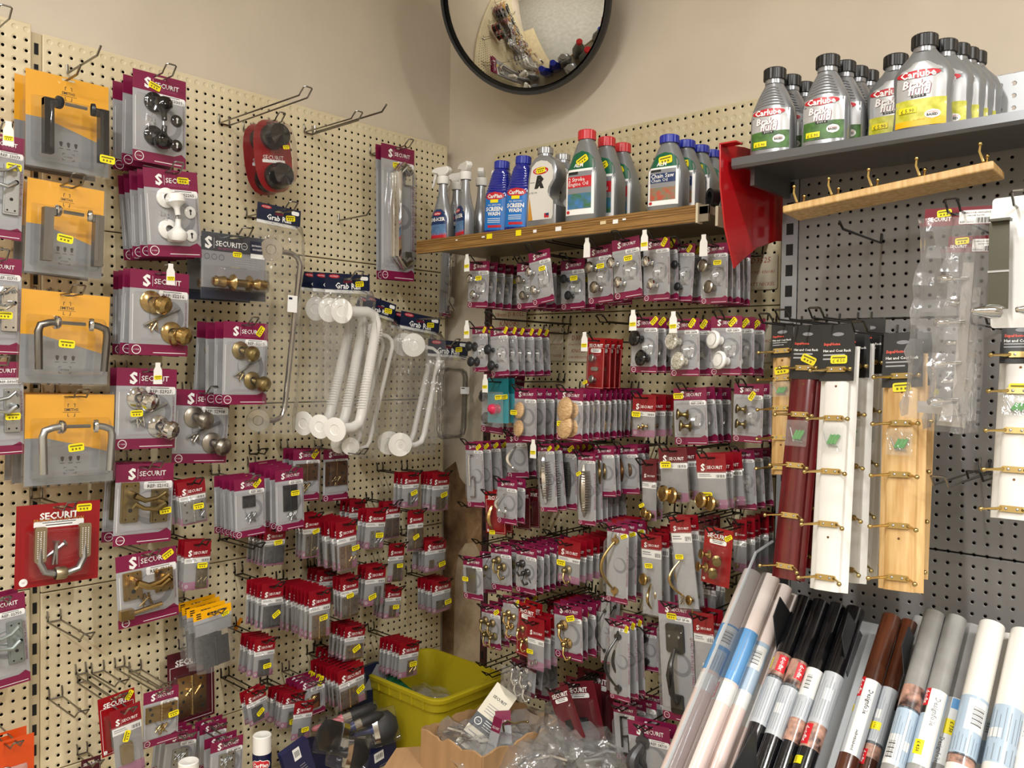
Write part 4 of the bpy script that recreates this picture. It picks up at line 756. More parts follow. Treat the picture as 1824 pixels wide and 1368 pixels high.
# amber-headed hinge bags
def d_smbag(w, h, hang=.012):
    zt, zb = hang, hang - h; hh = .2 * h; b = MB(); card_base(b, w, zt, zt - hh, 0, SMITHS, GREYC, hh * .7, .001); b.text('SMITHS', .28 * w, zt - .07 * h, .22 * w, -.0003, BLACKP)
    for k in range(3):
        b.rect(-.42 * w, -.3 * w, zt - (.05 + .035 * k) * h, zt - (.03 + .035 * k) * h, -.0003, BLACKP); b.rect((-.14 + .09 * k) * w, (-.08 + .09 * k) * w, zt - .1 * h, zt - .06 * h, -.0003, BLACKP)
    i = MB(); i.box(-.47 * w, .47 * w, .001, .0014, zt - hh - .2 * h, zt - hh, mat('smiths_grey', '#8b8d8f', .4)); B = body(w, h, -.45 * w, .45 * w, zb, zt - hh); out = [('header_card', b), ('insert_card', i)] + p_hinge(B, .5, .36, .7, .58, DARKST, 4)
    f = MB(); vs = [(lerp(-.52, .52, a / 4) * w, -.001 if a in (0, 4) else -.012 - .004 * ((a + c) % 2), lerp(zb, zt - hh, c / 6)) for a in range(5) for c in range(7)]; f.add(vs, [(a * 7 + c, a * 7 + c + 1, (a + 1) * 7 + c + 1, (a + 1) * 7 + c) for a in range(4) for c in range(6)], BAGF); return out + [('clear_bag', f), sticker_part(.33 * w, zt - .15 * h, .022, .2, -.0008)]
hang('L', 'C', (963, 592), (1153, 546), (1005, 890), d_smbag, 7.4, 4, 'amber headed bag of black hinges', HP, span=3.6, tip=1.2, drift=(0, .2))
# low plaque cards
hang('L', 'O', (1032, 100), (1392, 40), (1100, 650), RC(hg(BRASS, (.5, .5, .62, .85), BRASS, 5, (.55, .55), 4), ground=MAROON, label=False, stick=None, outline=True), 2.0, 1, 'dark maroon card of a large brass butt hinge', HP, tip=1.2)
hang('L', 'O', (492, 455), (778, 375), (565, 890), RC([lambda B: p_plate(B, BROWNB, .45, .45, .4, .7)], stick=(.85, .9, .9), label=False, n='2'), 8.6, 1, 'red card of a bronzed latch under the bare hooks', 'latch pack', tip=.8)
hang('L', 'O', (580, 545), (830, 490), (720, 1040), G([lambda B: p_plate(B, BRASS, .4, .5, .4, .5)], header=.28, stick=(.4, .6, 1.2)), 10.2, 1, 'crooked red headed bag of a brass staple', 'latch pack', tip=.8)
hang('L', 'O', (850, 415), (1122, 340), (840, 850), D(hg(BRASS, (.5, .7, .9, .45), BRASS, 12, (.5, .22), 3), 'S4290', stick=(.75, .55, .1)), 9.6, 1, 'card of square brass butt hinges with screws, low', HP, tip=.6)
hang('L', 'O', (1030, 720), (1270, 690), (1010, 1080), D(hg(STEEL, (.5, .5, .5, .6), STEEL, 9, (.5, .5)), 'S4321', stick=None), 6.0, 3, 'magenta card of steel screws hanging low behind brass butts', HP, span=2.4)
hang('L', 'O', (1285, 660), (1495, 605), (1290, 1010), D(hg(STEEL, (.5, .5, .5, .6), STEEL, 9, (.5, .5)), 'S4322', stick=None), 4.4, 2, 'magenta card of steel fittings on the lowest panel', HP, span=1.2)
hang('L', 'O', (1370, 800), (1622, 730), (1365, 1160), D(hg(STEEL, (.5, .6, .5, .6), STEEL, 14, (.5, .6)), '84534', stick=None), 8.6, 2, 'magenta card of steel screws beside the large spray can', HP, span=1.4, tip=.6)
hang('L', 'O', (368, 930), (520, 890), (372, 1200), RC(hg(BRASS, n=0), ground=MAROON, label=False, stick=None), 2.4, 1, 'maroon card peeping out at the foot of the bay', HP, tip=1.4)
# bare hooks
hang('L', 'px', (788, 428), (808, 434), (787, 562), D([lambda B: p_grip(B, CHROME)], 'S1110', stick=None, dep=.03), 1.6, 1, 'narrow magenta card of a chrome pull tucked in the corner', BP, tip=1.0)
def bare(wall, crop, base, tip, lb, single=False, w=1.0, m=None, back=0.0, up=.75, flag=False):
    q = on(wall, *px(crop, base), back); s, z = (q[1], q[2]) if wall == 'L' else (q[0], q[2])
    bx, tx = px(crop, base)[0], px(crop, tip)[0]; best = 3; e = 1e9
    for k in range(8, 160):
        dd = back + k * .1; p = (dd, s, z) if wall == 'L' else (s, -dd, z); v = CR @ (np.array(p) - CC); x = 912 + CF * v[0] / v[2]
        if abs(x - tx) < e: e, best = abs(x - tx), dd
    hook(wall, s, z, best, back, flag, lb, w, m, single, up)
bare('L', 'px', (119, 131), (173, 75), 'bare single prong hook above the black lever card', True)
bare('L', 'px', (398, 222), (540, 195), 'bare wire loop hook beside the red clamshell')
bare('L', 'px', (548, 238), (632, 212), 'bare wire loop hook high near the mirror')
bare('L', 'px', (560, 236), (680, 196), 'bare single prong hook on a metal clip, high near mirror', True)
bare('L', 'px', (602, 393), (653, 378), 'bare single prong hook between grab rails and chrome pull', True)
bare('L', 'C', (268, 632), (428, 825), 'bare wire hook, highest in the empty area of panel')
bare('L', 'C', (485, 885), (600, 1000), 'bare wire hook holding the bronzed latch row', w=1.0)
bare('L', 'C', (672, 880), (820, 985), 'bare wire hook beside the maroon brass hinge card')
bare('L', 'C', (275, 1015), (400, 1135), 'bare wire hook, lowest in the empty area of panel')
bare('L', 'E', (105, 545), (270, 625), 'bare wire hook jutting below the screw cards', m=WIRED)
bare('L', 'E', (250, 130), (285, 150), 'short bare wire hook above the screw cards', m=WIRED)
b = MB(); b.prism(rrect(-.006, .006, -.02, .02, .004), -.0006, 0, mat('orange_sticker', '#e08a1a', .4)); o = b.build('sticker'); q = on('L', 424, 1112, 0); o.location = P(*q); o.rotation_euler = (0, .6, math.pi / 2); tag(o, 'small orange sticker on the bare cream board beside the amber bags', 'sticker')
bare('L', 'px', (-22, 52), (5, 25), 'bare wire hook at the very top photo corner')
# ------------------------------------------------------------------ knob wall (wall R)
KN = 'cupboard knob pack'; HK = 'hook pack'
def kn(m, k='round', r=.17, spots=((.3, .72), (.5, .2)), crumple=True): return [lambda B: p_knobs(B, spots, r, m, k) + (p_crumple(B, .6, .45, .5, .4) if crumple else [])]
VINT = mat('clear_bag_small', '#d8d8d8', .2)
RW = [
    # crop, TL, TR, BL, design, d, n, span, label, category, extra
    ('G', (112, 200), (220, 196), (101, 449), D(kn(CHROME, r=.14), 'S3604', stick=(.72, .62, .1)), 10, 6, 7.5, 'magenta card of small chrome ball knobs, start of top row', KN, dict(flag=True)),
    ('G', (368, 205), (482, 196), (375, 455), D(kn(SATIN, r=.14), 'S3609', stick=None), 9, 5, 6.5, 'magenta card of small satin knobs under the brown shelf', KN, {}),
    ('G', (428, 150), (545, 135), (480, 422), D(kn(CHROME, r=.14, spots=((.15, .72), (.3, .2))), 'S3811', stick=(.78, .62, 0)), 11.5, 1, 0, 'slanting magenta card of chrome knobs in top row', KN, {}),
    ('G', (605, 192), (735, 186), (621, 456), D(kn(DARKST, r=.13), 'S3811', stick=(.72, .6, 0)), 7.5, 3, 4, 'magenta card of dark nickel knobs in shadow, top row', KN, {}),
    ('G', (745, 125), (880, 106), (765, 428), D(kn(SATIN, r=.17), 'S3813', stick=(.7, .62, 0)), 10, 3, 4, 'magenta card of large satin round knobs, top row', KN, dict(flag='plain')),
    ('G', (880, 78), (1030, 68), (930, 390), D(kn(CHROME, r=.15, spots=((.12, .7), (.35, .2))), 'S3811', stick=(.72, .63, 0)), 11.5, 2, 1.6, 'slanting magenta card of chrome stem knobs, top row', KN, {}),
    ('G', (1052, 82), (1195, 70), (1065, 412), D(kn(CHROME, r=.16), 'S3826', stick=(.8, .93, 1.0)), 11, 2, 1.4, 'magenta card of domed chrome knobs behind white flag', KN, dict(flag=True)),
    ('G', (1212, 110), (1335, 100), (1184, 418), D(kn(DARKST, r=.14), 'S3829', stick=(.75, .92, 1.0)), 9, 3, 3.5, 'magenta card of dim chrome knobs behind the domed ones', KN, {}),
    ('G', (1368, 105), (1512, 100), (1380, 425), D(kn(SATIN, 'flat', .19, ((.22, .72), (.46, .22))), 'S3828', stick=(.76, .66, 0)), 9.5, 5, 4.5, 'magenta card of broad satin disc knobs by red bracket', KN, dict(flag='plain')),
    ('G', (125, 556), (208, 548), (125, 798), D(kn(DARKST, r=.2, spots=((.12, .62), (.25, .15))), 'S3631', stick=(.8, .92, 1)), 12.5, 2, 1.0, 'narrow magenta card of ridged pewter knobs, foremost', KN, dict(flag=True)),
    ('G', (222, 560), (318, 555), (241, 820), D(kn(DARKST, r=.18, spots=((.12, .62), (.3, .15))), 'S3638', stick=(.88, .93, 1)), 12.5, 6, 7.5, 'magenta card of ridged pewter knobs in second row', KN, {}),
    ('G', (752, 612), (846, 616), (744, 885), RC([lambda B: p_knobs(B, ((.45, .85), (.5, .2)), .16, STEEL, 'flat') + p_plate(B, STEEL, .5, .52, .4, .12)], stick=(.2, .12, .5), dep=.02), 9, 4, 3.5, 'narrow red card of steel door stops', 'door stop pack', dict(flag=True)),
    ('G', (990, 502), (1134, 500), (985, 800), D(kn(BLACKG, 'flat', .22, ((.35, .72), (.62, .2))), 'S3874', stick=(.85, .93, .8)), 11, 3, 3.2, 'magenta card of black ceramic cupboard knobs', KN, dict(flag=True)),
    ('G', (1200, 513), (1356, 508), (1206, 819), D(kn(CRACK, 'flat', .23, ((.24, .72), (.48, .2))), 'S3878', stick=(.75, .92, .9)), 11, 2, 2.2, 'magenta card of crackle glaze ceramic knobs', KN, dict(flag=True)),
    ('G', (1420, 497), (1588, 495), (1421, 813), D(kn(WHITEP, 'flat', .23, ((.27, .7), (.5, .18))), 'S3879', stick=(.7, .9, .8)), 10, 3, 5, 'magenta card of white ringed ceramic knobs', KN, {}),
    ('G', (190, 808), (310, 815), (165, 1120), D(kn(BLACKG), 'S2620', stick=None), 8, 3, 3.5, 'magenta card behind the teal strawberry bag', KN, dict(hk=False)),
    ('G', (210, 838), (322, 826), (194, 1075), lambda w, h: d_teal(w, h), 12, 2, 1.0, 'teal bag with a pink strawberry knob', KN, dict(flag=True)),
    ('G', (308, 888), (390, 890), (312, 1118), D(kn(WOODK, 'ball', .2, ((.2, .72), (.35, .2)), False), 'S2634', stick=None), 9, 1, 0, 'magenta card of pale pine ball knobs, partly hidden', KN, dict(hk=False)),
    ('G', (353, 885), (475, 892), (355, 1170), D(kn(WOODK, 'ball', .24, ((.32, .7), (.3, .2)), False), 'S2634', stick=(.2, .55, 0)), 11, 4, 4.8, 'magenta card of small pine ball knobs', KN, {}),
    ('G', (588, 897), (728, 885), (556, 1168), D(kn(WOODK, 'ball', .32, ((.42, .76), (.42, .22)), False), 'S2640', stick=(.35, .33, 0)), 12.5, 12, 11.2, 'magenta card of large pine ball knobs', KN, {}),
    ('G', (992, 921), (1125, 921), (978, 1156), G(kn(BRASS, 'bell', .11, ((.5, .4), (.7, .5)), False), header=.42, stick=(.3, .52, 0)), 9.5, 3, 3.5, 'short red headed bag of tiny brass knobs', KN, {}),
    ('G', (1214, 886), (1392, 881), (1226, 1190), D(kn(ABRASS, 'bell', .16, ((.42, .62), (.5, .3))), 'S3813', stick=(.15, .86, 0)), 9.5, 4, 5, 'magenta card of turned brass knobs, third row', KN, {}),
    ('G', (1544, 860), (1704, 866), (1536, 1172), D(kn(ABRASS, 'bell', .16, ((.4, .65), (.4, .28))), 'S3834', stick=(.75, .8, 1.0)), 9, 2, 1.8, 'magenta card of turned brass knobs nearest grey bay', KN, {}),
    ('H', (88, 146), (182, 140), (88, 495), D([lambda B: p_dhandle(B, CHROME)], 'S3458', stick=(.75, .92, .6)), 11, 6, 7.5, 'tall magenta card of chrome D handles', BP, {}),
    ('H', (306, 95), (420, 98), (325, 336), D([lambda B: p_bow(B, CHROME, .05, .9, .35, .3, .07)], 'S3471', stick=None), 8.5, 5, 6, 'magenta card of curved chrome bow handles', BP, {}),
    ('H', (262, 340), (370, 346), (250, 580), D([lambda B: p_bow(B, CHROME, .1, .85, .3, .36, .06) + p_bow(B, CHROME, .02, .5, .55, -.2, .05)], 'S3472', stick=None), 12.5, 2, 1.4, 'magenta card of a crescent chrome handle hanging forward', BP, {}),
    ('H', (194, 410), (300, 414), (200, 636), RC([lambda B: p_bow(B, BRASS, .05, .95, .35, .05, .1)], stick=(.55, .06, 0), label=False, n='6'), 11, 2, 1.4, 'bright red card of a gilt drop handle', BP, {}),
    ('H', (362, 400), (440, 406), (358, 610), RC([lambda B: p_bow(B, BRASS, .05, .95, .35, .05, .1)], ground=MAROONR, stick=(.6, .55, 0), label=False), 8.5, 2, 1.6, 'dark red card of a gilt handle in shadow', BP, {}),
    ('H', (478, 156), (568, 151), (489, 520), D([lambda B: p_cup(B, CHROME)], 'S2608', stick=(.72, .93, .6)), 11, 2, 1.2, 'tall magenta card of a ribbed chrome cup pull', BP, dict(flag=True)),
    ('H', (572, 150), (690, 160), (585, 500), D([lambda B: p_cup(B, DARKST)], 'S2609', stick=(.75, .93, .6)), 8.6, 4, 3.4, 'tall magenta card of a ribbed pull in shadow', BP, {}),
    ('H', (698, 202), (792, 206), (695, 588), D([lambda B: p_cup(B, SATIN)], 'S2638', stick=(.3, .72, .5)), 11, 6, 5.6, 'tall magenta card of a ribbed satin cup pull', BP, {}),
    ('H', (782, 166), (892, 168), (800, 436), D([lambda B: p_pull(B, ABRASS, .15, .95, .3, .32, .06, False)], 'S3637', stick=None), 9.6, 2, 1.0, 'magenta card of a curled aged brass handle', BP, {}),
    ('H', (903, 164), (1020, 160), (913, 425), D([lambda B: p_pull(B, BROWNB, .15, .95, .25, .32, .06, False)], 'S3627', stick=None), 7.5, 3, 2.4, 'magenta card of a curled dark bronze handle', BP, {}),
    ('H', (1128, 186), (1290, 166), (1122, 482), G(kn(BRASS, 'flat', .2, ((.3, .22), (.62, .16)), False), header=.3, colour=MAROONR, stick=(.35, .68, 0)), 11, 2, 2, 'wine headed bag of wide brass disc knobs', KN, {}),
    ('H', (1330, 212), (1500, 205), (1342, 516), G(kn(BRASS, 'flat', .19, ((.25, .25), (.6, .15)), False), header=.36, stick=(.4, .25, 0)), 12, 3, 3, 'bright red headed bag of brass disc knobs', KN, {}),
    ('H', (1042, 240), (1126, 242), (1030, 574), G(kn(BRASS, 'flat', .24, ((.4, .2), (.75, .12)), False), header=.38, colour=MAROONR, stick=(.2, .25, .5)), 10, 2, 1.5, 'wine headed bag of brass knobs hanging lower', KN, {}),
    ('H', (1520, 186), (1652, 188), (1538, 505), D(kn(ABRASS, 'bell', .13, ((.3, .5), (.4, .2))), 'S3840', stick=None), 7.5, 3, 3.4, 'magenta card of brass knobs by the bay edge', KN, {}),
    ('U', (100, 225), (275, 258), (100, 862), D([lambda B: p_pull(B, BRASS, .02, .96, .42, -.3)], 'S2251', stick=(.78, .85, .4), dep=.035), 12, 3, 3.2, 'long magenta card of a cast brass cabin handle', BP, dict(tip=2)),
    ('U', (368, 325), (545, 335), (345, 990), G([lambda B: p_pull(B, BRASS, .05, .6, .55, .1, .05, False) + p_knobs(B, ((.3, .62),), .2, BRASS, 'flat')], header=.2, stick=(.5, .62, .1), clear=True), 11, 3, 3, 'long red headed bag of a brass pull with rose', BP, {}),
    ('U', (596, 190), (775, 180), (650, 955), G([lambda B: p_pull(B, BRASS, .1, .8, .4, -.3, .05, False) + p_screws(B, .3, .1, 4, .3, BRASS, .05, 4) + p_knobs(B, ((.75, .12),), .16, BRASS, 'flat')], header=.19, stick=(.45, .57, 0), clear=True), 12.6, 2, 1.6, 'longest red headed bag of a curved brass pull', BP, {}),
    ('U', (895, 258), (1125, 296), (836, 705), RC([lambda B: p_knobs(B, ((.2, .72), (.12, .36)), .17, BRASS, 'bell', (-.55, -.8, .1)) + p_knobs(B, ((.62, .62), (.5, .26)), .15, ABRASS, 'bell', (.5, -.8, -.1))], stick=(.85, .86, .6), sub='QUALITY BRASSWARE'), 12.5, 1, 0, 'bright red card of four brass bell knobs', KN, {}),
    ('H', (226, 696), (336, 702), (222, 940), D([lambda B: p_hooks(B, ABRASS, ((.35, .8), (.62, .6)))], 'S2639', stick=None), 11, 3, 3.4, 'magenta card of brass ball drop handles', BP, {}),
    ('H', (366, 702), (476, 722), (358, 950), D([lambda B: p_hooks(B, BLKMET, ((.3, .75), (.58, .5)))], 'S4121', stick=None), 11.5, 8, 8, 'magenta card of black iron robe hooks', HK, {}),
    ('H', (588, 666), (716, 690), (580, 900), G([lambda B: p_hooks(B, ABRASS, ((.5, .6),))], header=.42, stick=(.3, .46, 0)), 11.5, 7, 7, 'red headed bag of a small brass cup hook', HK, {}),
    ('H', (75, 756), (180, 776), (85, 985), D([lambda B: p_plate(B, STEEL, .45, .5, .5, .9)], 'S4275', stick=(.35, .5, 0)), 12.5, 1, 0, 'magenta card of a flat steel latch over plaster', 'latch pack', {}),
    ('H', (165, 735), (240, 738), (180, 960), D([lambda B: p_hooks(B, ABRASS, ((.4, .7),))], 'S2640', stick=None), 9, 2, 2, 'magenta card of brass handle behind ball drops', BP, dict(hk=False)),
    ('I', (620, 213), (716, 226), (616, 430), D([lambda B: p_hooks(B, ABRASS, ((.2, .75), (.6, .7), (.35, .3), (.7, .25)))], '92621', stick=(.8, .85, .6)), 11, 3, 3, 'magenta card of four small brass hooks, low', HK, dict(wire=WIRED)),
    ('I', (728, 170), (815, 180), (735, 395), D([lambda B: p_hooks(B, BRASS, ((.3, .7), (.6, .6), (.45, .3)))], '92622', stick=(.85, .86, .8)), 11.4, 3, 3, 'magenta card of fan shaped brass hooks', HK, {}),
    ('I', (812, 195), (897, 236), (814, 465), RC([lambda B: p_hooks(B, BRASS, ((.3, .7), (.6, .4)))], stick=None, n='6'), 11.8, 2, 1.2, 'bright red card of brass coat hooks, curled edge', HK, {}),
    ('I', (852, 276), (942, 302), (855, 545), G(kn(CHROME, 'ball', .1, ((.3, .2), (.55, .3)), False), header=.42, stick=(.35, .36, 0)), 12.6, 3, 2.4, 'red headed bag of chrome catches near cardboard box', HK, {}),
    ('I', (988, 206), (1130, 232), (990, 480), D([lambda B: p_hooks(B, BRASS, ((.35, .75), (.5, .25)))], 'S2539', stick=(.75, .8, .3)), 10.5, 5, 5, 'magenta card of large brass hat hook', HK, {}),
    ('U', (48, 825), (120, 838), (30, 1360), D([lambda B: p_pull(B, BLKMET, .1, .9, .5, -.2)], 'S2250', stick=None), 9, 2, 2, 'magenta card of a black handle behind pair', BP, {}),
    ('I', (1270, 286), (1372, 306), (1266, 690), D([lambda B: p_pull(B, BLKMET, .02, .96, .45, -.28)], 'S2561', stick=(.85, .9, 1.2), dep=.035), 12.4, 3, 2.6, 'magenta card of a black cast iron pull handle', BP, {}),
    ('I', (1516, 200), (1686, 216), (1522, 790), D([lambda B: p_straps(B, BLKMET)], 'BP-46', stick=(.4, .88, 0), dep=.04), 12, 2, 3, 'long magenta card of a black square plate pull', BP, {}),
    ('I', (1690, 260), (1800, 262), (1660, 640), G([lambda B: p_plate(B, WHITE, .5, .5, .1, .1)], header=.3, stick=None, clear=True), 12, 2, 2, 'red headed clear bag beside smoked rack panel', 'hardware pack', {}),
    ('T', (1498, 572), (1790, 608), (1502, 1040), D([lambda B: p_pull(B, mat('grey_iron', '#5d5d60', .35, .6), .1, .95, .35, -.1, .12)], 'S4710', stick=None, dep=.03), 13.2, 2, 1.2, 'large magenta card of a grey gate handle, lowest', BP, {}),
    ('T', (1395, 440), (1560, 470), (1410, 835), D([lambda B: p_dhandle(B, BLKMET, .5, .05, .95, .04)], 'S2720', stick=None, dep=.03), 9.5, 2, 1.8, 'magenta card of a black bar handle in shadow', BP, {}),
    ('T', (1490, 400), (1700, 428), (1480, 640), D(kn(SATIN), 'S2722', stick=None), 7.5, 2, 1.6, 'magenta card low behind the black square pull', BP, dict(hk=False)),
    ('I', (775, 480), (900, 540), (770, 640), lambda w, h: d_clear(w, h), 11, 2, 1.4, 'clear packet of chrome hooks on low wire', HK, {}),
    # red-headed bags crowding the darker right part of the wall
    ('U', (1118, 200), (1235, 212), (1110, 640), G(kn(ABRASS, 'flat', .15, ((.4, .2),), False), header=.42, stick=None), 9, 5, 6, 'red headed bag in shadow behind bell knobs', KN, {}),
    ('U', (455, 270), (610, 290), (470, 800), G([lambda B: p_pull(B, ABRASS, .1, .8, .5, .1, .05, False)], header=.3, stick=None), 8, 3, 3, 'red headed long bag in shadow between brass pulls', BP, {}),
    ('U', (800, 190), (900, 200), (810, 700), G([lambda B: p_pull(B, ABRASS, .1, .8, .5, .1, .05, False)], header=.3, colour=MAROONR, stick=None), 8, 3, 3, 'wine headed long bag in shadow beside curved pull', BP, {}),
    ('U', (130, 195), (335, 220), (150, 620), G(kn(ABRASS, 'bell', .1, ((.4, .3),), False), header=.44, stick=None), 8.5, 3, 2.4, 'red headed bag behind the cast cabin handle', BP, dict(hk=False)),
    ('U', (860, 700), (985, 720), (850, 1100), G(kn(ABRASS, 'bell', .1, ((.4, .3),), False), header=.2, colour=MAROON, stick=None), 8.5, 2, 2, 'dark maroon headed bag below the bell knobs', BP, {}),
    ('U', (345, 1060), (500, 1090), (370, 1420), D([lambda B: p_pull(B, BLKMET, .1, .9, .4, -.2)], 'S2562', stick=None), 8.5, 2, 1.6, 'magenta card of black handle behind the pull pair', BP, {}),
    ('H', (420, 665), (500, 680), (410, 900), D([lambda B: p_hooks(B, BLKMET, ((.4, .7),))], 'S4120', stick=(.8, .9, 1)), 6, 3, 2.4, 'magenta card of hooks in shadow, lower rows', HK, {}),
    ('I', (950, 190), (1060, 205), (960, 420), G(kn(ABRASS, 'bell', .1, ((.4, .3),), False), header=.42, stick=None), 7, 4, 3.6, 'red headed bag behind the brass hat hooks', HK, {}),
    ('I', (870, 450), (960, 470), (880, 690), D([lambda B: p_hooks(B, BLKMET, ((.4, .7),))], 'S4122', stick=None), 6.5, 2, 1.5, 'magenta card of dark hooks low by the box', HK, {})]
def d_teal(w, h, hang=.012):
    zt, zb = hang, hang - h; b = MB(); card_base(b, w, zt, zb, 0, TEALC, mat('teal_body', '#3f8d98', .35), .35 * h); B = body(w, h, -w / 2, w / 2, zb, zt); k = MB(); k.lathe([(.02 * w, .0), (.1 * w, .006), (.19 * w, .012), (.2 * w, .02), (.12 * w, .032), (0, .036)], (0, 0, B['Z'](.28)), (-.2, -1, .25), PINKP, 14)
    for a in range(5): k.poly([(-.16 * w + .08 * a * w, B['Z'](.36)), (-.12 * w + .08 * a * w, B['Z'](.42)), (-.08 * w + .08 * a * w, B['Z'](.36))], -.014, PINKP)
    f = MB(); f.prism(rrect(-w / 2, w / 2, zb, zt - .3 * h, .003), -.024, -.023, BAGF); return [('backing_card', b), ('knob', k), ('clear_bag', f), sticker_part(.3 * w, zt - .42 * h, .026, .1, -.026)]
def d_clear(w, h, hang=.008):
    zt, zb = hang, hang - h; b = MB(); card_base(b, w, zt, zb, 0, MAROON, INSG, .2 * h); b.rect(-w / 2, w / 2, zb, zb + .15 * h, -.0003, MAROON); B = body(w, h, -w / 2, w / 2, zb, zt); out = [('backing_card', b)] + p_hooks(B, CHROME, ((.25, .7), (.6, .72), (.4, .4), (.75, .35)))
    f = MB(); f.prism(rrect(-w * .48, w * .48, zb, zt - .1 * h, .003), -.045, -.044, BAGF); return out + [('clear_bag', f)]
for cr, TL, TR, BL, ds, d, n, sp, lb, ct, kw in RW: hang('R', cr, TL, TR, BL, ds, d, n, lb, ct, span=sp, **{**dict(tip=1.2, jit=.04, wire=WIRED), **kw})
bare('R', 'G', (640, 540), (235, 520), 'bare long wire hook reaching over ridged knob cards', m=WIRED)
bare('R', 'G', (1000, 540), (835, 485), 'bare wire hook beside the black ceramic knobs', m=WIRED)
bare('R', 'G', (860, 150), (545, 90), 'bare wire hook under the brown shelf, mid row', m=WIRED)
bare('R', 'H', (740, 605), (545, 655), 'bare wire hook below the ribbed satin pulls', m=WIRED)
bare('R', 'H', (330, 660), (160, 725), 'bare wire hook above the brass ball drops', m=WIRED)
bare('R', 'H', (235, 470), (80, 545), 'bare wire hook poking out over the plaster', m=WIRED)
bare('R', 'T', (760, 85), (475, 120), 'bare wire hook over the yellow bin, upper one', m=WIRED)
bare('R', 'T', (800, 150), (520, 215), 'bare wire hook over the yellow bin, lower one', m=WIRED)
bare('R', 'T', (1420, 430), (1290, 480), 'bare wire hook beside the fanned maroon cards', m=WIRED)
bare('R', 'px', (1760, 838), (1676, 888), 'bare grey wire hook in the open grey panel', back=5.4)
bare('R', 'px', (1778, 842), (1738, 895), 'bare grey wire hook beside the cut off white rack', back=5.4, m=WIRED)
# fanned old maroon cards low down
for k, (TL, TR, BL, n) in enumerate((((1143, 172), (1400, 262), (1180, 620), 5), ((1063, 222), (1310, 340), (1130, 660), 7), ((1008, 268), (1260, 318), (1150, 660), 9.5), ((925, 322), (1080, 350), (1130, 640), 12))):
    hang('R', 'T', TL, TR, BL, RC([lambda B: p_plate(B, BLKMET, .5, .35, .25, .3)], ground=MAROONR, stick=None, outline=False, n='3', dep=.012), n, 1, 'fanned maroon card of black ironmongery, %s from the wall' % ['nearest', 'second', 'third', 'farthest'][k], 'ironmongery pack', tip=1.0, wire=WIRED)
# handwritten signs clipped flat to the board
SIGN = mat('handwritten_card', '#c9bfa6', .6); RPEN = mat('red_pen', '#9a3a30', .6)
def sign(crop, TL, TR, BL, lines, lb, d=.25):
    q = [on('R', *px(crop, p), d) for p in (TL, TR, BL)]; w = abs(q[1][0] - q[0][0]) * S; h = abs(q[0][2] - q[2][2]) * S; b = MB(); b.prism(rrect(0, w, -h, 0, .006), 0, .001, SIGN)
    for i, t in enumerate(lines): b.text(t, w / 2, -h * (.16 + .68 * i / max(1, len(lines) - 1)), w * min(.86, .1 * len(t) + .1), -.0003, RPEN, 'c', shear=.15)
    o = b.build('handwritten_sign'); o.location = P(q[0][0], -d, q[0][2]); tag(o, lb, 'sign')
sign('G', (240, 420), (420, 440), (240, 560), ['D3458', '18mm D ROLL', 'KNOBS'], 'handwritten card reading D3458 behind the ridged knobs')
sign('G', (515, 560), (620, 560), (515, 738), ['D3535', '30mm DOMED KNOBS', 'MATT NICKEL'], 'handwritten card about domed matt nickel knobs')
sign('G', (640, 590), (765, 590), (640, 742), ['D3541', '35mm OCTAGONAL', 'KNOBS', 'CHROME PLATED'], 'handwritten card about octagonal chrome plated knobs')
sign('G', (1600, 170), (1780, 165), (1600, 357), ['D3525', 'ROUND KNOBS', 'MATT NICKEL'], 'handwritten card half hidden by the red bracket plate')
sign('G', (1640, 520), (1755, 518), (1640, 745), ['D3879', 'CERAMIC', 'KNOBS'], 'handwritten card about ceramic knobs at bay edge')
# ------------------------------------------------------------------ shelves, bottles, mirror
def xat(px_, d, z, y0=400):
    """x along the knob wall so that the point (x, -d, z) sits in pixel column px_"""
    y = y0
    for _ in range(6):
        q = on('R', px_, y, d); v = CR @ (np.array([q[0], -d, z]) - CC); y = 684 + CF * v[1] / v[2]
    return q[0]
OAK = mat('oak_lipping', '#9a7440', .4, noise=(30, 0.0, '#7d5828'), stretch=(.4, 1, 9)); OAKD = mat('oak_groove', '#4b3418', .6); SHELFM = mat('shelf_metal_taupe', '#857a68', .4, .2); IVORY = mat('ivory_end_cap', '#cfc4a8', .4)
ZB = -15.1; DB = 12.7; X0 = xat(742, DB, ZB, 420); X1 = xat(1240, DB, ZB, 356)
t = thing('display_shelf', P(0, 0, ZB), (0, 0, 0), 'brown oak edged shelf holding sprays and oil bottles', 'shelf')
b = MB(); b.box((X0 + .1) * S, (X1 + 1.2) * S, -(DB - .2) * S, -.35 * S, -.8 * S, 0, SHELFM); b.box((X0 + .1) * S, (X1 + 1.2) * S, -(DB - .2) * S, -(DB - .5) * S, -1.5 * S, .1 * S, SHELFM); b.build('shelf_board', t, bevel=.001)
b = MB(); b.box(X0 * S, X1 * S, -DB * S, -(DB - .25) * S, -1.45 * S, .15 * S, OAK)
for k, z in enumerate((-.05, -.3, -.55, -1.2)): b.box(X0 * S, X1 * S, -DB * S - .0006, -DB * S, (z - .035) * S, z * S, OAKD)
o = b.build('oak_lip', t); rnd = random.Random(4)
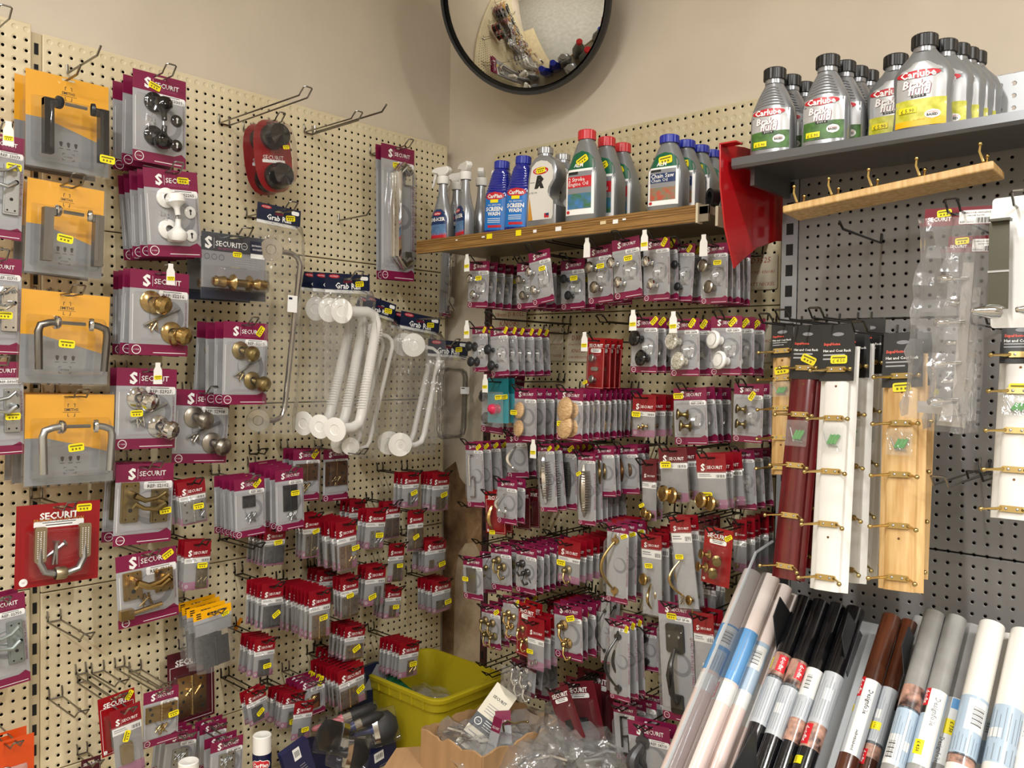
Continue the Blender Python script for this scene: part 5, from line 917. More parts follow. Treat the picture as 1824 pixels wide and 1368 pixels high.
for f, c, w in ((.31, YEL, .022), (.325 + .1, YEL, .02), (.72, mat('buff_scrap', '#d8c49a', .6), .018), (.76, WHITE, .016), (.57, WHITE, .02), (.49, WHITE, .012), (.18, WHITE, .008), (.29, WHITE, .012), (.79, WHITE, .01)):
    q = MB(); x = lerp(X0, X1, f) * S; q.box(x, x + w, -DB * S - .0014, -DB * S - .0007, -.55 * S + rnd.uniform(-.006, .004), (-.1 if c is YEL else -.3) * S, c); q.build('price_sticker' if c is YEL else 'label_scrap', o)
b = MB(); b.box(X1 * S, (X1 + .25) * S, -(DB + .1) * S, -(DB - .9) * S, -1.6 * S, .3 * S, IVORY); b.build('end_cap', t, bevel=.001); b = MB(); b.box((X1 + 1.2) * S, (X1 + 1.5) * S, -(DB - 1.5) * S, -.1 * S, -1.8 * S, .1 * S, IVORY); b.build('rear_bracket', t, bevel=.001)
b = MB(); b.prism([(X0 * S + .05, -.8 * S), (X0 * S + .05 + .02, -.8 * S), (X0 * S + .07, -4 * S), (X0 * S + .05, -4 * S)], -2 * S, -.3 * S, SHELFM); b.build('bracket', t)
def loft(b, secs, m, seg=36, cx=0.0, capm=None):
    vs = []; n = len(secs)
    for s in secs:
        z, a, bb, e = s[:4]; ox = s[4] if len(s) > 4 else 0
        for k in range(seg):
            th = 2 * math.pi * k / seg; c, sn = math.cos(th), math.sin(th); vs.append((cx + ox + a * abs(c) ** (2 / e) * (1 if c > 0 else -1), bb * abs(sn) ** (2 / e) * (1 if sn > 0 else -1), z))
    b.add(vs, [(i * seg + k, i * seg + (k + 1) % seg, (i + 1) * seg + (k + 1) % seg, (i + 1) * seg + k) for i in range(n - 1) for k in range(seg)] + [tuple(range(seg)), tuple(range((n - 1) * seg, n * seg))], m)
def fmapper(secs, eps):
    def f(x, z):
        for i in range(len(secs) - 1):
            if secs[i][0] <= z <= secs[i + 1][0] or i == len(secs) - 2:
                t = (z - secs[i][0]) / max(1e-9, secs[i + 1][0] - secs[i][0]); a = lerp(secs[i][1], secs[i + 1][1], t); bb = lerp(secs[i][2], secs[i + 1][2], t); e = lerp(secs[i][3], secs[i + 1][3], t)
                u = min(.999, abs(x) / max(a, 1e-6)); return (x, -bb * (1 - u ** e) ** (1 / e) - eps, z)
    return f
def gridpatch(b, x0, x1, z0, z1, fm, m, nx=10, nz=8, shape=None):
    vs = []
    for i in range(nx + 1):
        for j in range(nz + 1):
            u, v = i / nx, j / nz; x, z = lerp(x0, x1, u), lerp(z0, z1, v)
            if shape: x, z = shape(u, v)
            vs.append(fm(x, z))
    b.add(vs, [(i * (nz + 1) + j, (i + 1) * (nz + 1) + j, (i + 1) * (nz + 1) + j + 1, i * (nz + 1) + j + 1) for i in range(nx) for j in range(nz)], m)
def oval(cx, cz, rx, rz):
    return lambda u, v: (cx + rx * (2 * u - 1) * math.sqrt(max(0, 1 - (2 * v - 1) ** 2)) if True else 0, cz + rz * (2 * v - 1))
def ridged_cap(b, r, z0, z1, m, x=0.0):
    n = 40; vs = []
    for z, k in ((z0, 1.0), (z1 - .1 * (z1 - z0), 1.0), (z1, .9)):
        for i in range(n):
            rr = r * k * (1 + (.03 if i % 2 else -.02)); a = 2 * math.pi * i / n; vs.append((x + rr * math.cos(a), rr * math.sin(a), z))
    b.add(vs, [(j * n + i, j * n + (i + 1) % n, (j + 1) * n + (i + 1) % n, (j + 1) * n + i) for j in range(2) for i in range(n)] + [tuple(range(2 * n, 3 * n)), tuple(range(n))], m)
SILV = mat('silver_grey_plastic', '#7d7f80', .32, .25, bump=(900, .05, .0005)); SILVB = mat('bright_silver_plastic', '#9a9ca0', .25, .55); BLUEP = mat('deep_blue_plastic', '#0c1c86', .12, coat=.6); BLUEC = mat('blue_cap', '#1a2a9a', .3); REDCAP = mat('red_cap', '#c3242c', .3); BLKCAP = mat('black_cap', '#141415', .35); SILCAP = mat('silver_cap', '#9b9c9c', .3, .6)
LBLUE = mat('label_blue', '#1470c0', .35); LRED = mat('label_red', '#c01f2c', .35); LNAVY = mat('label_navy', '#16305e', .35); LGREEN = mat('label_green', '#0e5b3c', .35); LYEL = mat('label_yellow', '#d9c31f', .35); LLIME = mat('label_lime', '#b4b21c', .4, noise=(60, 0.0, '#d8d45a')); LGRASS = mat('label_leaf_green', '#4c7a34', .4, noise=(50, 0.0, '#2b4a24')); LGREY = mat('label_silver', '#b9babb', .3, .3); LAMBER = mat('label_amber', '#c58a2c', .4); PHOTO1 = mat('photo_print', '#6d7a60', .4, noise=(70, 0.0, '#b24a34')); PHOTO2 = mat('photo_print_sky', '#3f76b8', .4, noise=(40, 0.0, '#3c6b2a')); SKYG = mat('windscreen_print', '#5c7fa8', .35, noise=(30, .3))
def bottle(kind, x, d, z, yaw=0.0, lean=0.0, label='', group=None):
    t = thing('bottle' if kind != 'spray' else 'spray_bottle', P(x, -d, z), (0, lean, yaw), label, 'bottle' if kind != 'spray' else 'spray bottle', group); b = MB(); L = MB(); U = S
    if kind == 'spray':
        w, dp, h = 1.5 * U, .9 * U, 7.4 * U; secs = [(0, w * .9, dp * .9, 3), (.03 * h, w, dp, 3), (.45 * h, w * .98, dp, 3), (.58 * h, w * .72, dp * .85, 2.5), (.8 * h, w * .42, dp * .6, 2.2), (.97 * h, w * .36, dp * .52, 2), (h, w * .34, dp * .5, 2)]; loft(b, secs, SILVB); b.build('bottle_body', t)
        f = fmapper(secs, .0006); gridpatch(L, -w * .86, w * .86, .05 * h, .52 * h, f, LNAVY, shape=lambda u, v: (w * .86 * (2 * u - 1) * (1 if v < .6 else math.sqrt(max(0, 1 - ((v - .6) / .42) ** 2))), lerp(.05, .54, v) * h))
        f2 = fmapper(secs, .0012); gridpatch(L, -.8 * w, .8 * w, .1 * h, .28 * h, f2, SKYG); gridpatch(L, -.84 * w, .84 * w, .05 * h, .13 * h, f2, LRED); gridpatch(L, 0, 0, 0, 0, fmapper(secs, .0016), LRED, shape=oval(-.05 * w, .46 * h, .42 * w, .035 * h))
        f3 = fmapper(secs, .002); L.text('CarPlan', -.05 * w, .46 * h, .64 * w, 0, WHITE, fmap=f3, bold=.02); L.text('DE-ICER', 0, .365 * h, 1.5 * w, 0, WHITE, fmap=f3, bold=.03); L.text('extra strong', 0, .32 * h, .9 * w, 0, WHITE, fmap=f3) if False else None; L.build('label', t)
        c = MB(); c.lathe([(.46 * w, h - .004), (.5 * w, h), (.5 * w, h + .75 * U), (.42 * w, h + .85 * U)], (0, 0, 0), (0, 0, 1), PLASTW, 20); c.build('collar', t)
        c = MB(); zz = h + .85 * U; c.prism([(-1.75 * U, zz + .55 * U), (-1.55 * U, zz + .95 * U), (-.9 * U, zz + 1.15 * U), (.9 * U, zz + 1.15 * U), (1.25 * U, zz + .7 * U), (1.0 * U, zz + .3 * U), (.5 * U, zz), (-.5 * U, zz), (-.7 * U, zz + .3 * U)], -.4 * U, .4 * U, PLASTW); c.build('spray_head', t, bevel=.003)
        c = MB(); c.tube([(-1.2 * U, 0, zz + .4 * U), (-1.35 * U, 0, zz - .1 * U), (-1.55 * U, 0, zz - .8 * U), (-1.8 * U, 0, zz - 1.25 * U)], [.2 * U, .2 * U, .17 * U, .1 * U], PLASTW, 8); c.build('trigger', t); return t
    if kind == 'wash':
        w, dp, h = 1.75 * U, 1.25 * U, 8.6 * U; secs = [(0, w * .94, dp * .94, 3), (.02 * h, w, dp, 3.2), (.55 * h, w, dp, 3)]
        for k in range(8): z = .58 + .035 * k; q = 1 - .045 * k; secs += [(z * h, w * q, dp * q, 2.8), ((z + .012) * h, w * q * .95, dp * q * .95, 2.8), ((z + .024) * h, w * q * .96, dp * q * .96, 2.8)]
        secs += [(.9 * h, w * .5, dp * .7, 2.2), (.93 * h, w * .42, dp * .6, 2)]; loft(b, secs, BLUEP); b.build('bottle_body', t); f = fmapper(secs, .0006)
        gridpatch(L, -.8 * w, .8 * w, .06 * h, .5 * h, f, LBLUE); gridpatch(L, 0, 0, 0, 0, fmapper(secs, .0012), LRED, shape=oval(0, .52 * h, .72 * w, .06 * h)); f3 = fmapper(secs, .002); L.text('CarPlan', 0, .52 * h, 1.16 * w, 0, WHITE, fmap=f3, bold=.03)
        L.text('ALL SEASONS', 0, .40 * h, 1.0 * w, 0, WHITE, fmap=f3); L.text('SCREEN', 0, .345 * h, 1.3 * w, 0, WHITE, fmap=f3, bold=.04); L.text('WASH', 0, .28 * h, 1.0 * w, 0, WHITE, fmap=f3, bold=.04); gridpatch(L, -.45 * w, .6 * w, .09 * h, .125 * h, fmapper(secs, .0012), LRED)
        for k in range(3): gridpatch(L, -.5 * w, .5 * w, (.16 + .025 * k) * h, (.168 + .025 * k) * h, fmapper(secs, .0012), WHITE, 4, 1)
        L.build('label', t); q = MB(); gridpatch(q, -.32 * w, .3 * w, .43 * h, .475 * h, fmapper(secs, .0018), YEL, 6, 2); q.build('price_sticker', t); c = MB(); ridged_cap(c, .9 * U, .915 * h, 1.02 * h, BLUEC); c.build('cap', t); return t
    if kind in ('stroke', 'chain'):
        st = kind == 'stroke'; w, dp, h = (2.0 * U, 1.4 * U, 9.0 * U) if st else (1.9 * U, 1.3 * U, 6.9 * U); secs = [(0, w * .95, dp * .95, 5), (.02 * h, w, dp, 5), (.55 * h, w, dp, 5), (.60 * h, w * .97, dp * .97, 4.5), (.93 * h, w * .50, dp * .62, 3), (.97 * h, w * .42, dp * .58, 2.4), (h, w * .42, dp * .58, 2.2)]; loft(b, secs, SILV); b.build('bottle_body', t)
        f = fmapper(secs, .0006); f2 = fmapper(secs, .0012); f3 = fmapper(secs, .0018)
        gridpatch(L, -.86 * w, .86 * w, .08 * h, .62 * h, f, WHITE); gridpatch(L, 0, 0, 0, 0, f, LGREEN, shape=lambda u, v: (.82 * w * (2 * u - 1) * math.sqrt(max(0, 1 - v ** 2)), lerp(.62, .84, v) * h)); L.text('ALM', -.1 * w, .665 * h, .55 * w, 0, WHITE, fmap=f3, bold=.02)
        gridpatch(L, -.72 * w, .72 * w, .5 * h, .59 * h, f2, GREYD); gridpatch(L, -.68 * w, -.1 * w, .555 * h, .59 * h, f3, BLACKP); gridpatch(L, -.72 * w, .72 * w, .4 * h, .53 * h, f3, LRED if st else LNAVY); f4 = fmapper(secs, .0024)
        a, c2 = ('2 Stroke', 'Engine Oil') if st else ('Chain Saw', 'Chain Oil'); L.text(a, -.66 * w, .495 * h, 1.0 * w if st else 1.3 * w, 0, WHITE, 'l', fmap=f4, bold=.01); L.text(c2, -.66 * w, .435 * h, 1.2 * w if st else .95 * w, 0, WHITE, 'l', fmap=f4)
        gridpatch(L, -.72 * w, .72 * w, .33 * h, .4 * h, f2, GREYD); gridpatch(L, -.72 * w, .72 * w, .15 * h, .33 * h, f3, PHOTO2 if st else PHOTO1); gridpatch(L, 0, 0, 0, 0, f3, LRED, shape=oval(-.68 * w, .115 * h, .1 * w, .02 * h)); L.build('label', t)
        q = MB(); nm, q = sticker_part(.1 * w, .72 * h, .036, .5 if st else .1, -dp * .88 - .001); q.build('price_sticker', t); c = MB(); ridged_cap(c, .95 * U, .985 * h, 1.1 * h, REDCAP if st else BLUEC); c.build('cap', t); return t
    if kind == 'oilr':
        h = 8.3 * U; w = 2.1 * U; dp = 1.1 * U; pts = [(-.95, 0), (.9, 0), (1.0, .06), (1.0, .3), (.62, .4), (.55, .46), (.62, .54), (.95, .66), (1.0, .78), (.85, .9), (.5, .97), (.0, 1.0), (-.4, .98), (-.75, .9), (-.9, .7), (-1.0, .3), (-1.0, .04)]
        pts = [(a * w, c * h) for a, c in pts]; n = len(pts); cx, cz = 0, .5 * h; ins = lambda k: [(p[0] * k + cx * (1 - k), cz + (p[1] - cz) * (1 - (1 - k) * .5)) for p in pts]
        vs = []
        for k, y in ((.86, -dp), (.96, -dp * .9), (1, -dp * .6), (1, dp * .6), (.96, dp * .9), (.86, dp)): vs += [(p[0], y, max(0, p[1])) for p in ins(k)]
        b.add(vs, [(j * n + i, j * n + (i + 1) % n, (j + 1) * n + (i + 1) % n, (j + 1) * n + i) for j in range(5) for i in range(n)] + [tuple(range(n)), tuple(range(5 * n, 6 * n))], SILVB); b.build('bottle_body', t)
        lab = [(p[0] * .8, .12 * h + p[1] * .8) for p in pts]; L.poly(lab, -dp - .0006, mat('pearl_label', '#d9d6cf', .35)); L.poly([(-.8 * w, .12 * h), (-.5 * w, .12 * h), (-.74 * w, .45 * h)], -dp - .001, LAMBER); L.disc(-.02 * w, .78 * h, .5 * w, -dp - .001, LRED, 20, .05 * h); L.text('Carlube', -.02 * w, .78 * h, .8 * w, -dp - .0015, WHITE, bold=.02)
        L.text('R', -.1 * w, .63 * h, .62 * w, -dp - .001, BLACKP, bold=.07, shear=.25); L.rect(-.7 * w, -.4 * w, .625 * h, .635 * h, -dp - .001, GREYD); L.text('R-TEC 48', -.5 * w, .49 * h, .5 * w, -dp - .001, BLACKP, shear=.2); L.rect(.25 * w, .55 * w, .14 * h, .2 * h, -dp - .001, LRED); L.rect(.36 * w, .55 * w, .17 * h, .2 * h, -dp - .0015, LNAVY); L.build('label', t)
        q = MB(); nm, q = sticker_part(0, .785 * h, .03, .1, -dp - .002); q.build('price_sticker', t); c = MB(); c.lathe([(.8 * U, h - .006), (.8 * U, h + .01)], (-.1 * w, 0, 0), (0, 0, 1), SILVB, 20); ridged_cap(c, .88 * U, h + .006, h + .95 * U, SILCAP, -.1 * w); c.build('cap', t); return t
    if kind in ('bfa', 'bfb'):
        A = kind == 'bfa'; w, dp, h = (1.95 * U, 1.25 * U, 6.5 * U) if A else (2.15 * U, 1.2 * U, 6.3 * U)
        secs = [(0, w * .92, dp * .9, 2.8), (.02 * h, w, dp, 2.8), (.5 * h, w * .98, dp, 2.8)] + ([(.62 * h, w * .93, dp * .95, 2.6), (.8 * h, w * .68, dp * .8, 2.4), (.95 * h, w * .42, dp * .6, 2.1), (h, w * .36, dp * .56, 2)] if A else [(.3 * h, w * .93, dp, 2.8), (.5 * h, w * .97, dp, 2.8), (.68 * h, w, dp, 2.6), (.82 * h, w * .82, dp * .85, 2.3), (.94 * h, w * .5, dp * .62, 2.1), (h, w * .38, dp * .58, 2)])
        secs = sorted(secs, key=lambda q: q[0]); secs = [s for i, s in enumerate(secs) if i == 0 or s[0] > secs[i - 1][0]]
        loft(b, secs, SILVB if A else SILV)
        if A:
            for k in range(7): z = (.66 + .04 * k) * h; ww = w * (.62 - .055 * k); fm = fmapper(secs, .001); b.tube([fm(-ww + .0, z - .003), fm(-ww * .5, z), fm(0, z + .001), fm(ww * .5, z), fm(ww, z - .003)], .0016, SILVB, 6)
        b.build('bottle_body', t); f = fmapper(secs, .0006); f2 = fmapper(secs, .0012); f3 = fmapper(secs, .0018); f4 = fmapper(secs, .0024); zt = .6 if A else .82
        gridpatch(L, -.84 * w, .84 * w, .07 * h, zt * h, f, LGREY, shape=(None if A else (lambda u, v: (.82 * w * (2 * u - 1) * (1 if v < .7 else math.sqrt(max(0, 1 - ((v - .7) / .31) ** 2))), lerp(.03, .82, v) * h)))); gridpatch(L, -.84 * w, .84 * w, (.07 if A else .1) * h, .3 * h if A else .36 * h, f2, LGRASS if A else LLIME)
        if not A: gridpatch(L, -.84 * w, .84 * w, .03 * h, .12 * h, f2, mat('label_orange_yellow', '#f0b400', .35))
        z1 = .555 if A else .665; gridpatch(L, 0, 0, 0, 0, f3, LRED, shape=oval(-.08 * w, z1 * h, .74 * w, .052 * h)); L.text('Carlube', -.08 * w, z1 * h, 1.2 * w, 0, WHITE, fmap=f4, bold=.03); PUR = mat('plum_lettering', '#8a1c4a', .4)
        for dx, mm, ff in ((.02, PUR, f3), (0, WHITE, f4)): L.text('Brake', (-.12 + dx) * w, (z1 - .12) * h, .95 * w, 0, mm, fmap=ff, bold=.03, shear=.15); L.text('fluid', (-.02 + dx) * w, (z1 - .2) * h, .75 * w, 0, mm, fmap=ff, bold=.03, shear=.15)
        gridpatch(L, -.3 * w, .2 * w, (z1 - .285) * h, (z1 - .25) * h, f3, BLACKP); L.text('DOT 4', -.05 * w, (z1 - .267) * h, .34 * w, 0, WHITE, fmap=f4); gridpatch(L, 0, 0, 0, 0, f3, WHITE, shape=oval(.42 * w, (.19 if A else .16) * h, .26 * w, .055 * h)); L.text('BASED', .42 * w, (.185 if A else .15) * h, .36 * w, 0, BLACKP, fmap=f4, bold=.03); L.text('SYNTHETIC', .42 * w, (.205 if A else .18) * h, .4 * w, 0, LRED, fmap=f4); L.build('label', t)
        q = MB(); gridpatch(q, -.7 * w, -.1 * w, (.1 if A else .2) * h, (.17 if A else .27) * h, fmapper(secs, .003), YEL, 6, 2); q.text('£ 5.90', -.4 * w, (.128 if A else .228) * h, .45 * w, 0, BLACKP, fmap=fmapper(secs, .0036)); q.build('price_sticker', t); c = MB(); c.lathe([(.82 * U, h - .006), (.82 * U, h + .008)], (0, 0, 0), (0, 0, 1), SILVB, 20); ridged_cap(c, .95 * U, h + .004, h + 1.15 * U, BLKCAP); c.build('cap', t); return t
zs_ = ZB + .02
def put(kind, p, d, z, label, yaw=0.0, lean=0.0, group=None): return bottle(kind, xat(p, d, z, 390), d, z, yaw, lean, label, group)
put('spray', 788, 10.9, zs_, 'grey trigger spray bottle nearest the corner, front of shelf', .1); put('spray', 828, 10.9, zs_, 'grey trigger spray bottle beside the blue bottles', -.35)
for i, (p, d) in enumerate(((812, 7.4), (856, 7.2), (880, 5.0))): put('spray', p, d, zs_, 'grey trigger spray bottle, %s one behind the front pair' % ['first', 'second', 'hindmost'][i], .1 if i == 0 else -.9)
put('wash', 888, 10.4, zs_, 'blue screen wash bottle beside the spray bottles', .2, .04); put('wash', 925, 10.6, zs_, 'blue screen wash bottle beside the silver oil bottle', .2, .05)
put('oilr', 972, 10.4, zs_, 'silver oil bottle with white label and handle', .1); put('oilr', 1003, 6.8, zs_, 'silver oil bottle half hidden behind another', .1)
for i, (p, d) in enumerate(((1043, 11.2), (1078, 7.6), (1106, 4.4))): put('stroke', p, d, zs_, 'grey bottle with red cap, %s of three' % ['front', 'middle', 'back'][i], .12)
for i, (p, d) in enumerate(((1190, 11.3), (1219, 8.6), (1244, 6.0), (1264, 3.5), (1280, 1.6))):
    put('chain', p, d, zs_, 'grey bottle with blue cap, %s in its row of five' % ['front', 'second', 'middle', 'fourth', 'hindmost'][i], .1)
b = MB(); b.lathe([(.9 * S, 0), (.95 * S, .2 * S), (.95 * S, .8 * S), (.6 * S, .8 * S), (.55 * S, .3 * S), (0, .3 * S)], (0, 0, 0), (-.6, -.8, 0), BLKCAP, 24); o = b.build('plastic_piece', None); o.location = P(xat(1277, 10.5, ZB + .98, 365), -10.5, ZB + .98); tag(o, 'round black plastic piece at the end of brown shelf', 'reel')  # round black plastic piece with a hollow face; its use is unknown

# grey shelf with brake fluid
GSH = mat('grey_shelf_metal', '#6b6c6e', .3, .5); GSD = mat('grey_shelf_underside', '#3c3d3f', .4, .4); ZG = -11.75
t = thing('display_shelf', P(0, 0, ZG), (0, 0, 0), 'dark grey metal shelf holding brake fluid', 'shelf')
b = MB(); b.box(52.3 * S, 97 * S, -15 * S, -5.6 * S, -.5 * S, 0, GSH); b.build('shelf_board', t)
b = MB(); b.prism([(-15.0 * S, 0), (-15.25 * S, -.06 * S), (-15.3 * S, -.75 * S), (-15.1 * S, -1.0 * S), (-14.7 * S, -1.0 * S), (-14.7 * S, -.9 * S), (-15.0 * S, -.9 * S)], 52.3 * S, 97 * S, GSH, Matrix.Rotation(math.radians(0), 4, 'Z') @ Matrix(((0, 1, 0, 0), (1, 0, 0, 0), (0, 0, 1, 0), (0, 0, 0, 1)))); b.build('front_lip', t)
for k in range(2): b = MB(); b.box((53 + 40 * k) * S, (53.4 + 40 * k) * S, -13 * S, -5.4 * S, -2.2 * S, -.5 * S, GSH); b.build('bracket', t)
zb_ = ZG + .02
for i, (p, d) in enumerate(((1377, 13.2), (1404, 10.6), (1428, 8.0))): put('bfa', p, d, zb_, 'silver brake fluid bottle in outermost row, %s of three' % ['front', 'middle', 'back'][i], .15)
for i, (p, d) in enumerate(((1471, 13.3), (1500, 11.0), (1522, 9.0), (1541, 7.4), (1556, 6.9))): put('bfa', p + (4 if i == 4 else 0), d - (1e-3 * i), zb_, 'silver brake fluid bottle in second row, %s of five' % ['front', 'second', 'middle', 'fourth', 'hindmost'][i], .15) if i < 4 else None
put('bfb', 1592, 10.4, zb_, 'brake fluid bottle half hidden by the yellow one', .1)
for i, (p, d) in enumerate(((1643, 13.4), (1678, 11.2), (1700, 9.6), (1716, 8.2), (1730, 7.0))): put('bfb', p, d, zb_, 'yellow labelled brake fluid bottle, %s in its row of five' % ['front', 'second', 'middle', 'fourth', 'hindmost'][i], .1)
# red bracket plate
REDP = mat('glossy_red_plate', '#b0121a', .18, coat=.5); b = MB()
def inx(pts, x0, x1, m, bb): bb.prism([(a * S, (c + 90) * S) for a, c in pts], x0 * S, x1 * S, m, Matrix(((0, 1, 0, 0), (1, 0, 0, 0), (0, 0, 1, 0), (0, 0, 0, 1))))
inx([(-16.6, -10.7), (-16.4, -14.3), (-15.4, -18.0), (-13.5, -21.4), (-12.2, -20.6), (-9, -19.0), (-5, -17.9), (-.3, -17.3), (-.3, -9.5), (-12, -10.1)], 51.75, 51.9, REDP, b); b.box(51.75 * S, 53.4 * S, -16.6 * S, -15.4 * S, 79.2 * S, 79.35 * S, REDP); o = b.build('bracket_plate', bevel=.001); tag(o, 'glossy red metal plate between the cream and grey bays', 'shelf bracket')
# convex mirror
q = on('R', 931, -3, 8.6); nrm = Vector((.25, -.87, -.42)).normalized(); t = thing('convex_mirror', P(*q), nrm.to_track_quat('Z', 'Y').to_euler(), 'round convex security mirror with black rim above the corner', 'mirror'); R = 11.0 * S
b = MB(); k = 14; Rs = 1.9 * R; b.lathe([(R * .965 * i / k, math.sqrt(Rs * Rs - (R * .965 * i / k) ** 2) - math.sqrt(Rs * Rs - (R * .965) ** 2)) for i in range(k + 1)], (0, 0, 0), (0, 0, 1), mat('mirror_silver', '#e4e2dc', .02, 1.0), 64); b.build('mirror_dome', t, sharp=80)
b = MB(); b.lathe([(R * .955, .012), (R * .985, .014), (R * 1.0, .006), (R * 1.0, -.012), (R * .96, -.016), (R * .8, -.016)], (0, 0, 0), (0, 0, 1), mat('black_rubber_rim', '#0e0e10', .4), 64); b.lathe([(0, -.016), (R * .8, -.016)], (0, 0, 0), (0, 0, 1), BLKCAP, 32); b.build('rim', t)
b = MB(); inv = t.rotation_euler.to_matrix().inverted(); b.tube([(0, 0, -.016), tuple(inv @ Vector((-.02, 9.4 * S, .03)))], .012, BLKCAP, 10); b.build('wall_bracket', t)

# ------------------------------------------------------------------ coat racks on the grey bay
PINE = mat('pine_board', '#d8b57e', .45, noise=(16, 0.0, '#bd9358'), stretch=(6, 6, .5), coat=.2); WBD = mat('white_painted_board', '#e4e2dd', .35); RBD = mat('mahogany_red_board', '#5f1016', .22, coat=.4, noise=(20, .25), stretch=(5, 5, .5)); CARDB = mat('black_card', '#1a1918', .35); GREENP = mat('green_wall_plug', '#2fae3c', .35); CORAL = mat('coral_lettering', '#d8503f', .45)
def rack(top, bot, wpx, d0, m, label, lean=3.2, group=None, price=True, gold=None):
    a = Vector(P(*on('R', *top, d0))); c = Vector(P(*on('R', *bot, d0 + lean))); z = (a - c).normalized(); Ln = (a - c).length
    x = Vector((1, 0, 0)); x = (x - z * x.dot(z)).normalized(); y = z.cross(x); Mx = Matrix((x, y, z)).transposed().to_4x4(); Mx.translation = a
    t = thing('coat_rack', a, Mx.to_euler(), label, 'coat rack', group); xx = on('R', top[0] + wpx / 2, top[1], d0)[0] - on('R', top[0] - wpx / 2, top[1], d0)[0]; w = xx * S; b = MB(); Th = .018
    h0 = .06 * Ln; b.prism([(-w / 2, 0), (-w / 2 + .004, -.004), (-w / 2 + .012, -.006), (-w / 2 + .014, -Th + .004), (-w / 2 + .02, -Th), (w / 2 - .02, -Th), (w / 2 - .014, -Th + .004), (w / 2 - .012, -.006), (w / 2 - .004, -.004), (w / 2, 0)], -Ln, -h0, m, Matrix(((1, 0, 0, 0), (0, 0, 1, 0), (0, 1, 0, 0), (0, 0, 0, 1))))
    for f in (.22, .8): b.disc(0, -Ln * f, .0025, -Th - .0003, BROWNB, 8)
    o = b.build('board', t)
    b = MB(); s0 = -Ln * .2; b.box(-w * .46, w * .46, -Th - .0012, -Th - .0004, s0, -.03, CARDB); b.box(-w * .44, w * .44, -Th - .0012, -Th - .0006, -.03, .012, CARDB); y_ = -Th - .0016; b.text('SupaHome', -w * .38, -Ln * .055, .45 * w, y_, CORAL, 'l', bold=.04); b.text('Hat and Coat Rack', -w * .38, -Ln * .08, .74 * w, y_, WHITE, 'l', bold=.02)
    for k in range(2): b.rect(-w * .38, (.2 - .14 * k) * w, -Ln * (.1 + .016 * k), -Ln * (.094 + .016 * k), y_, GREYC)
    b.disc(0, -.008, .012, y_, GREYD, 12, .004); b.build('header_card', t)
    for k, f in enumerate((.155, .345, .55, .75, .95)):
        h = MB(); zz = -Ln * f; G_ = gold or mat('polished_brass_hook', '#c9b074', .22, 1.0); h.prism(rrect(-.020, .020, zz - .0055, zz + .0055, .003), -Th - .006, -Th - .0012, G_)
        for sx in (-1, 1):
            h.tube([(sx * .017, -Th - .004, zz), (sx * .024, -Th - .010, zz - .002), (sx * .034, -Th - .022, zz - .004), (sx * .042, -Th - .030 - (.012 if sx > 0 else 0), zz - .006)], [.0035, .003, .0022, .002], G_, 7); h.sphere((sx * .043, -Th - .032 - (.012 if sx > 0 else 0), zz - .006), .0046, G_, 10); h.lathe([(.0028, 0), (.002, .001), (0, .0014)], (sx * .009, -Th - .006, zz), (0, -1, 0), STEEL, 8)
        h.build('double_hook', t)
    h = MB(); g = MB(); g.prism(rrect(-.024, .024, -Ln * .475, -Ln * .37, .003), -Th - .012, -Th - .0115, BAGF)
    for k in range(3): h.tube([(-.008 + .006 * k, -Th - .006, -Ln * .445), (.0 + .007 * k, -Th - .007, -Ln * .41)], .0034, GREENP, 8)
    h.tube([(-.018, -Th - .005, -Ln * .4), (-.008, -Th - .005, -Ln * .455)], .0012, STEEL, 6); h.tube([(-.01, -Th - .005, -Ln * .45), (.012, -Th - .005, -Ln * .455)], .0012, STEEL, 6)
    g.build('fixings_bag', t); h.build('wall_plugs', t)
    if price: nm, q = sticker_part(price[0] * w, -Ln * price[1], .034, price[2], -Th - .002, price[3] if len(price) > 3 else None); q.build('price_sticker', t)
    return t
rack((1400, 588), (1396, 846), 44, 8.6, PINE, 'pale pine coat rack partly behind the red one', 1.8, price=(0, .29, .1))
rack((1446, 592), (1404, 1031), 58, 11.2, RBD, 'mahogany red coat rack with brass double hooks', 3.6, price=(.1, .12, -.4))
rack((1466, 590), (1436, 1010), 54, 8.6, RBD, 'mahogany red coat rack, second behind the front one', 2.6, price=None)
rack((1500, 592), (1476, 1052), 66, 13.4, WBD, 'white coat rack in front of two more white ones', 3.4, price=(.05, .115, 0, '£ 4.50'))
rack((1527, 588), (1510, 1036), 64, 11.0, WBD, 'white coat rack, second behind the front one', 3.0, price=None)
rack((1556, 580), (1532, 1026), 60, 8.4, WBD, 'white coat rack, hindmost of the white group', 2.6, price=None)
rack((1614, 606), (1604, 1052), 78, 13.6, PINE, 'honey pine coat rack hanging by the clear hanger bag', 3.2, price=(0, .2, .05))
rack((1640, 606), (1622, 1028), 60, 10.6, PINE, 'honey pine coat rack, second behind the front one', 2.6, price=None)
rack((1826, 584), (1806, 926), 84, 12.0, WBD, 'white coat rack cut off by the frame edge', 2.6, price=(0, .33, 0, '£ 2.95'))
for i, (sx, zz, tip, lb) in enumerate(((1440, 560, 14, 'wire hook carrying the red and pine coat racks'), (1485, 556, 16, 'wire hook carrying the white coat racks'), (1541, 553, 16, 'wire hook beside the white coat racks'), (1612, 575, 16, 'wire hook carrying the honey pine coat racks'), (1800, 560, 15, 'wire hook carrying the cut off white coat rack'))):
    q = on('R', sx, zz, 5.4); hook('R', q[0], q[2] - 1.2, tip, 5.4, False, lb, 1.0, WIRED)
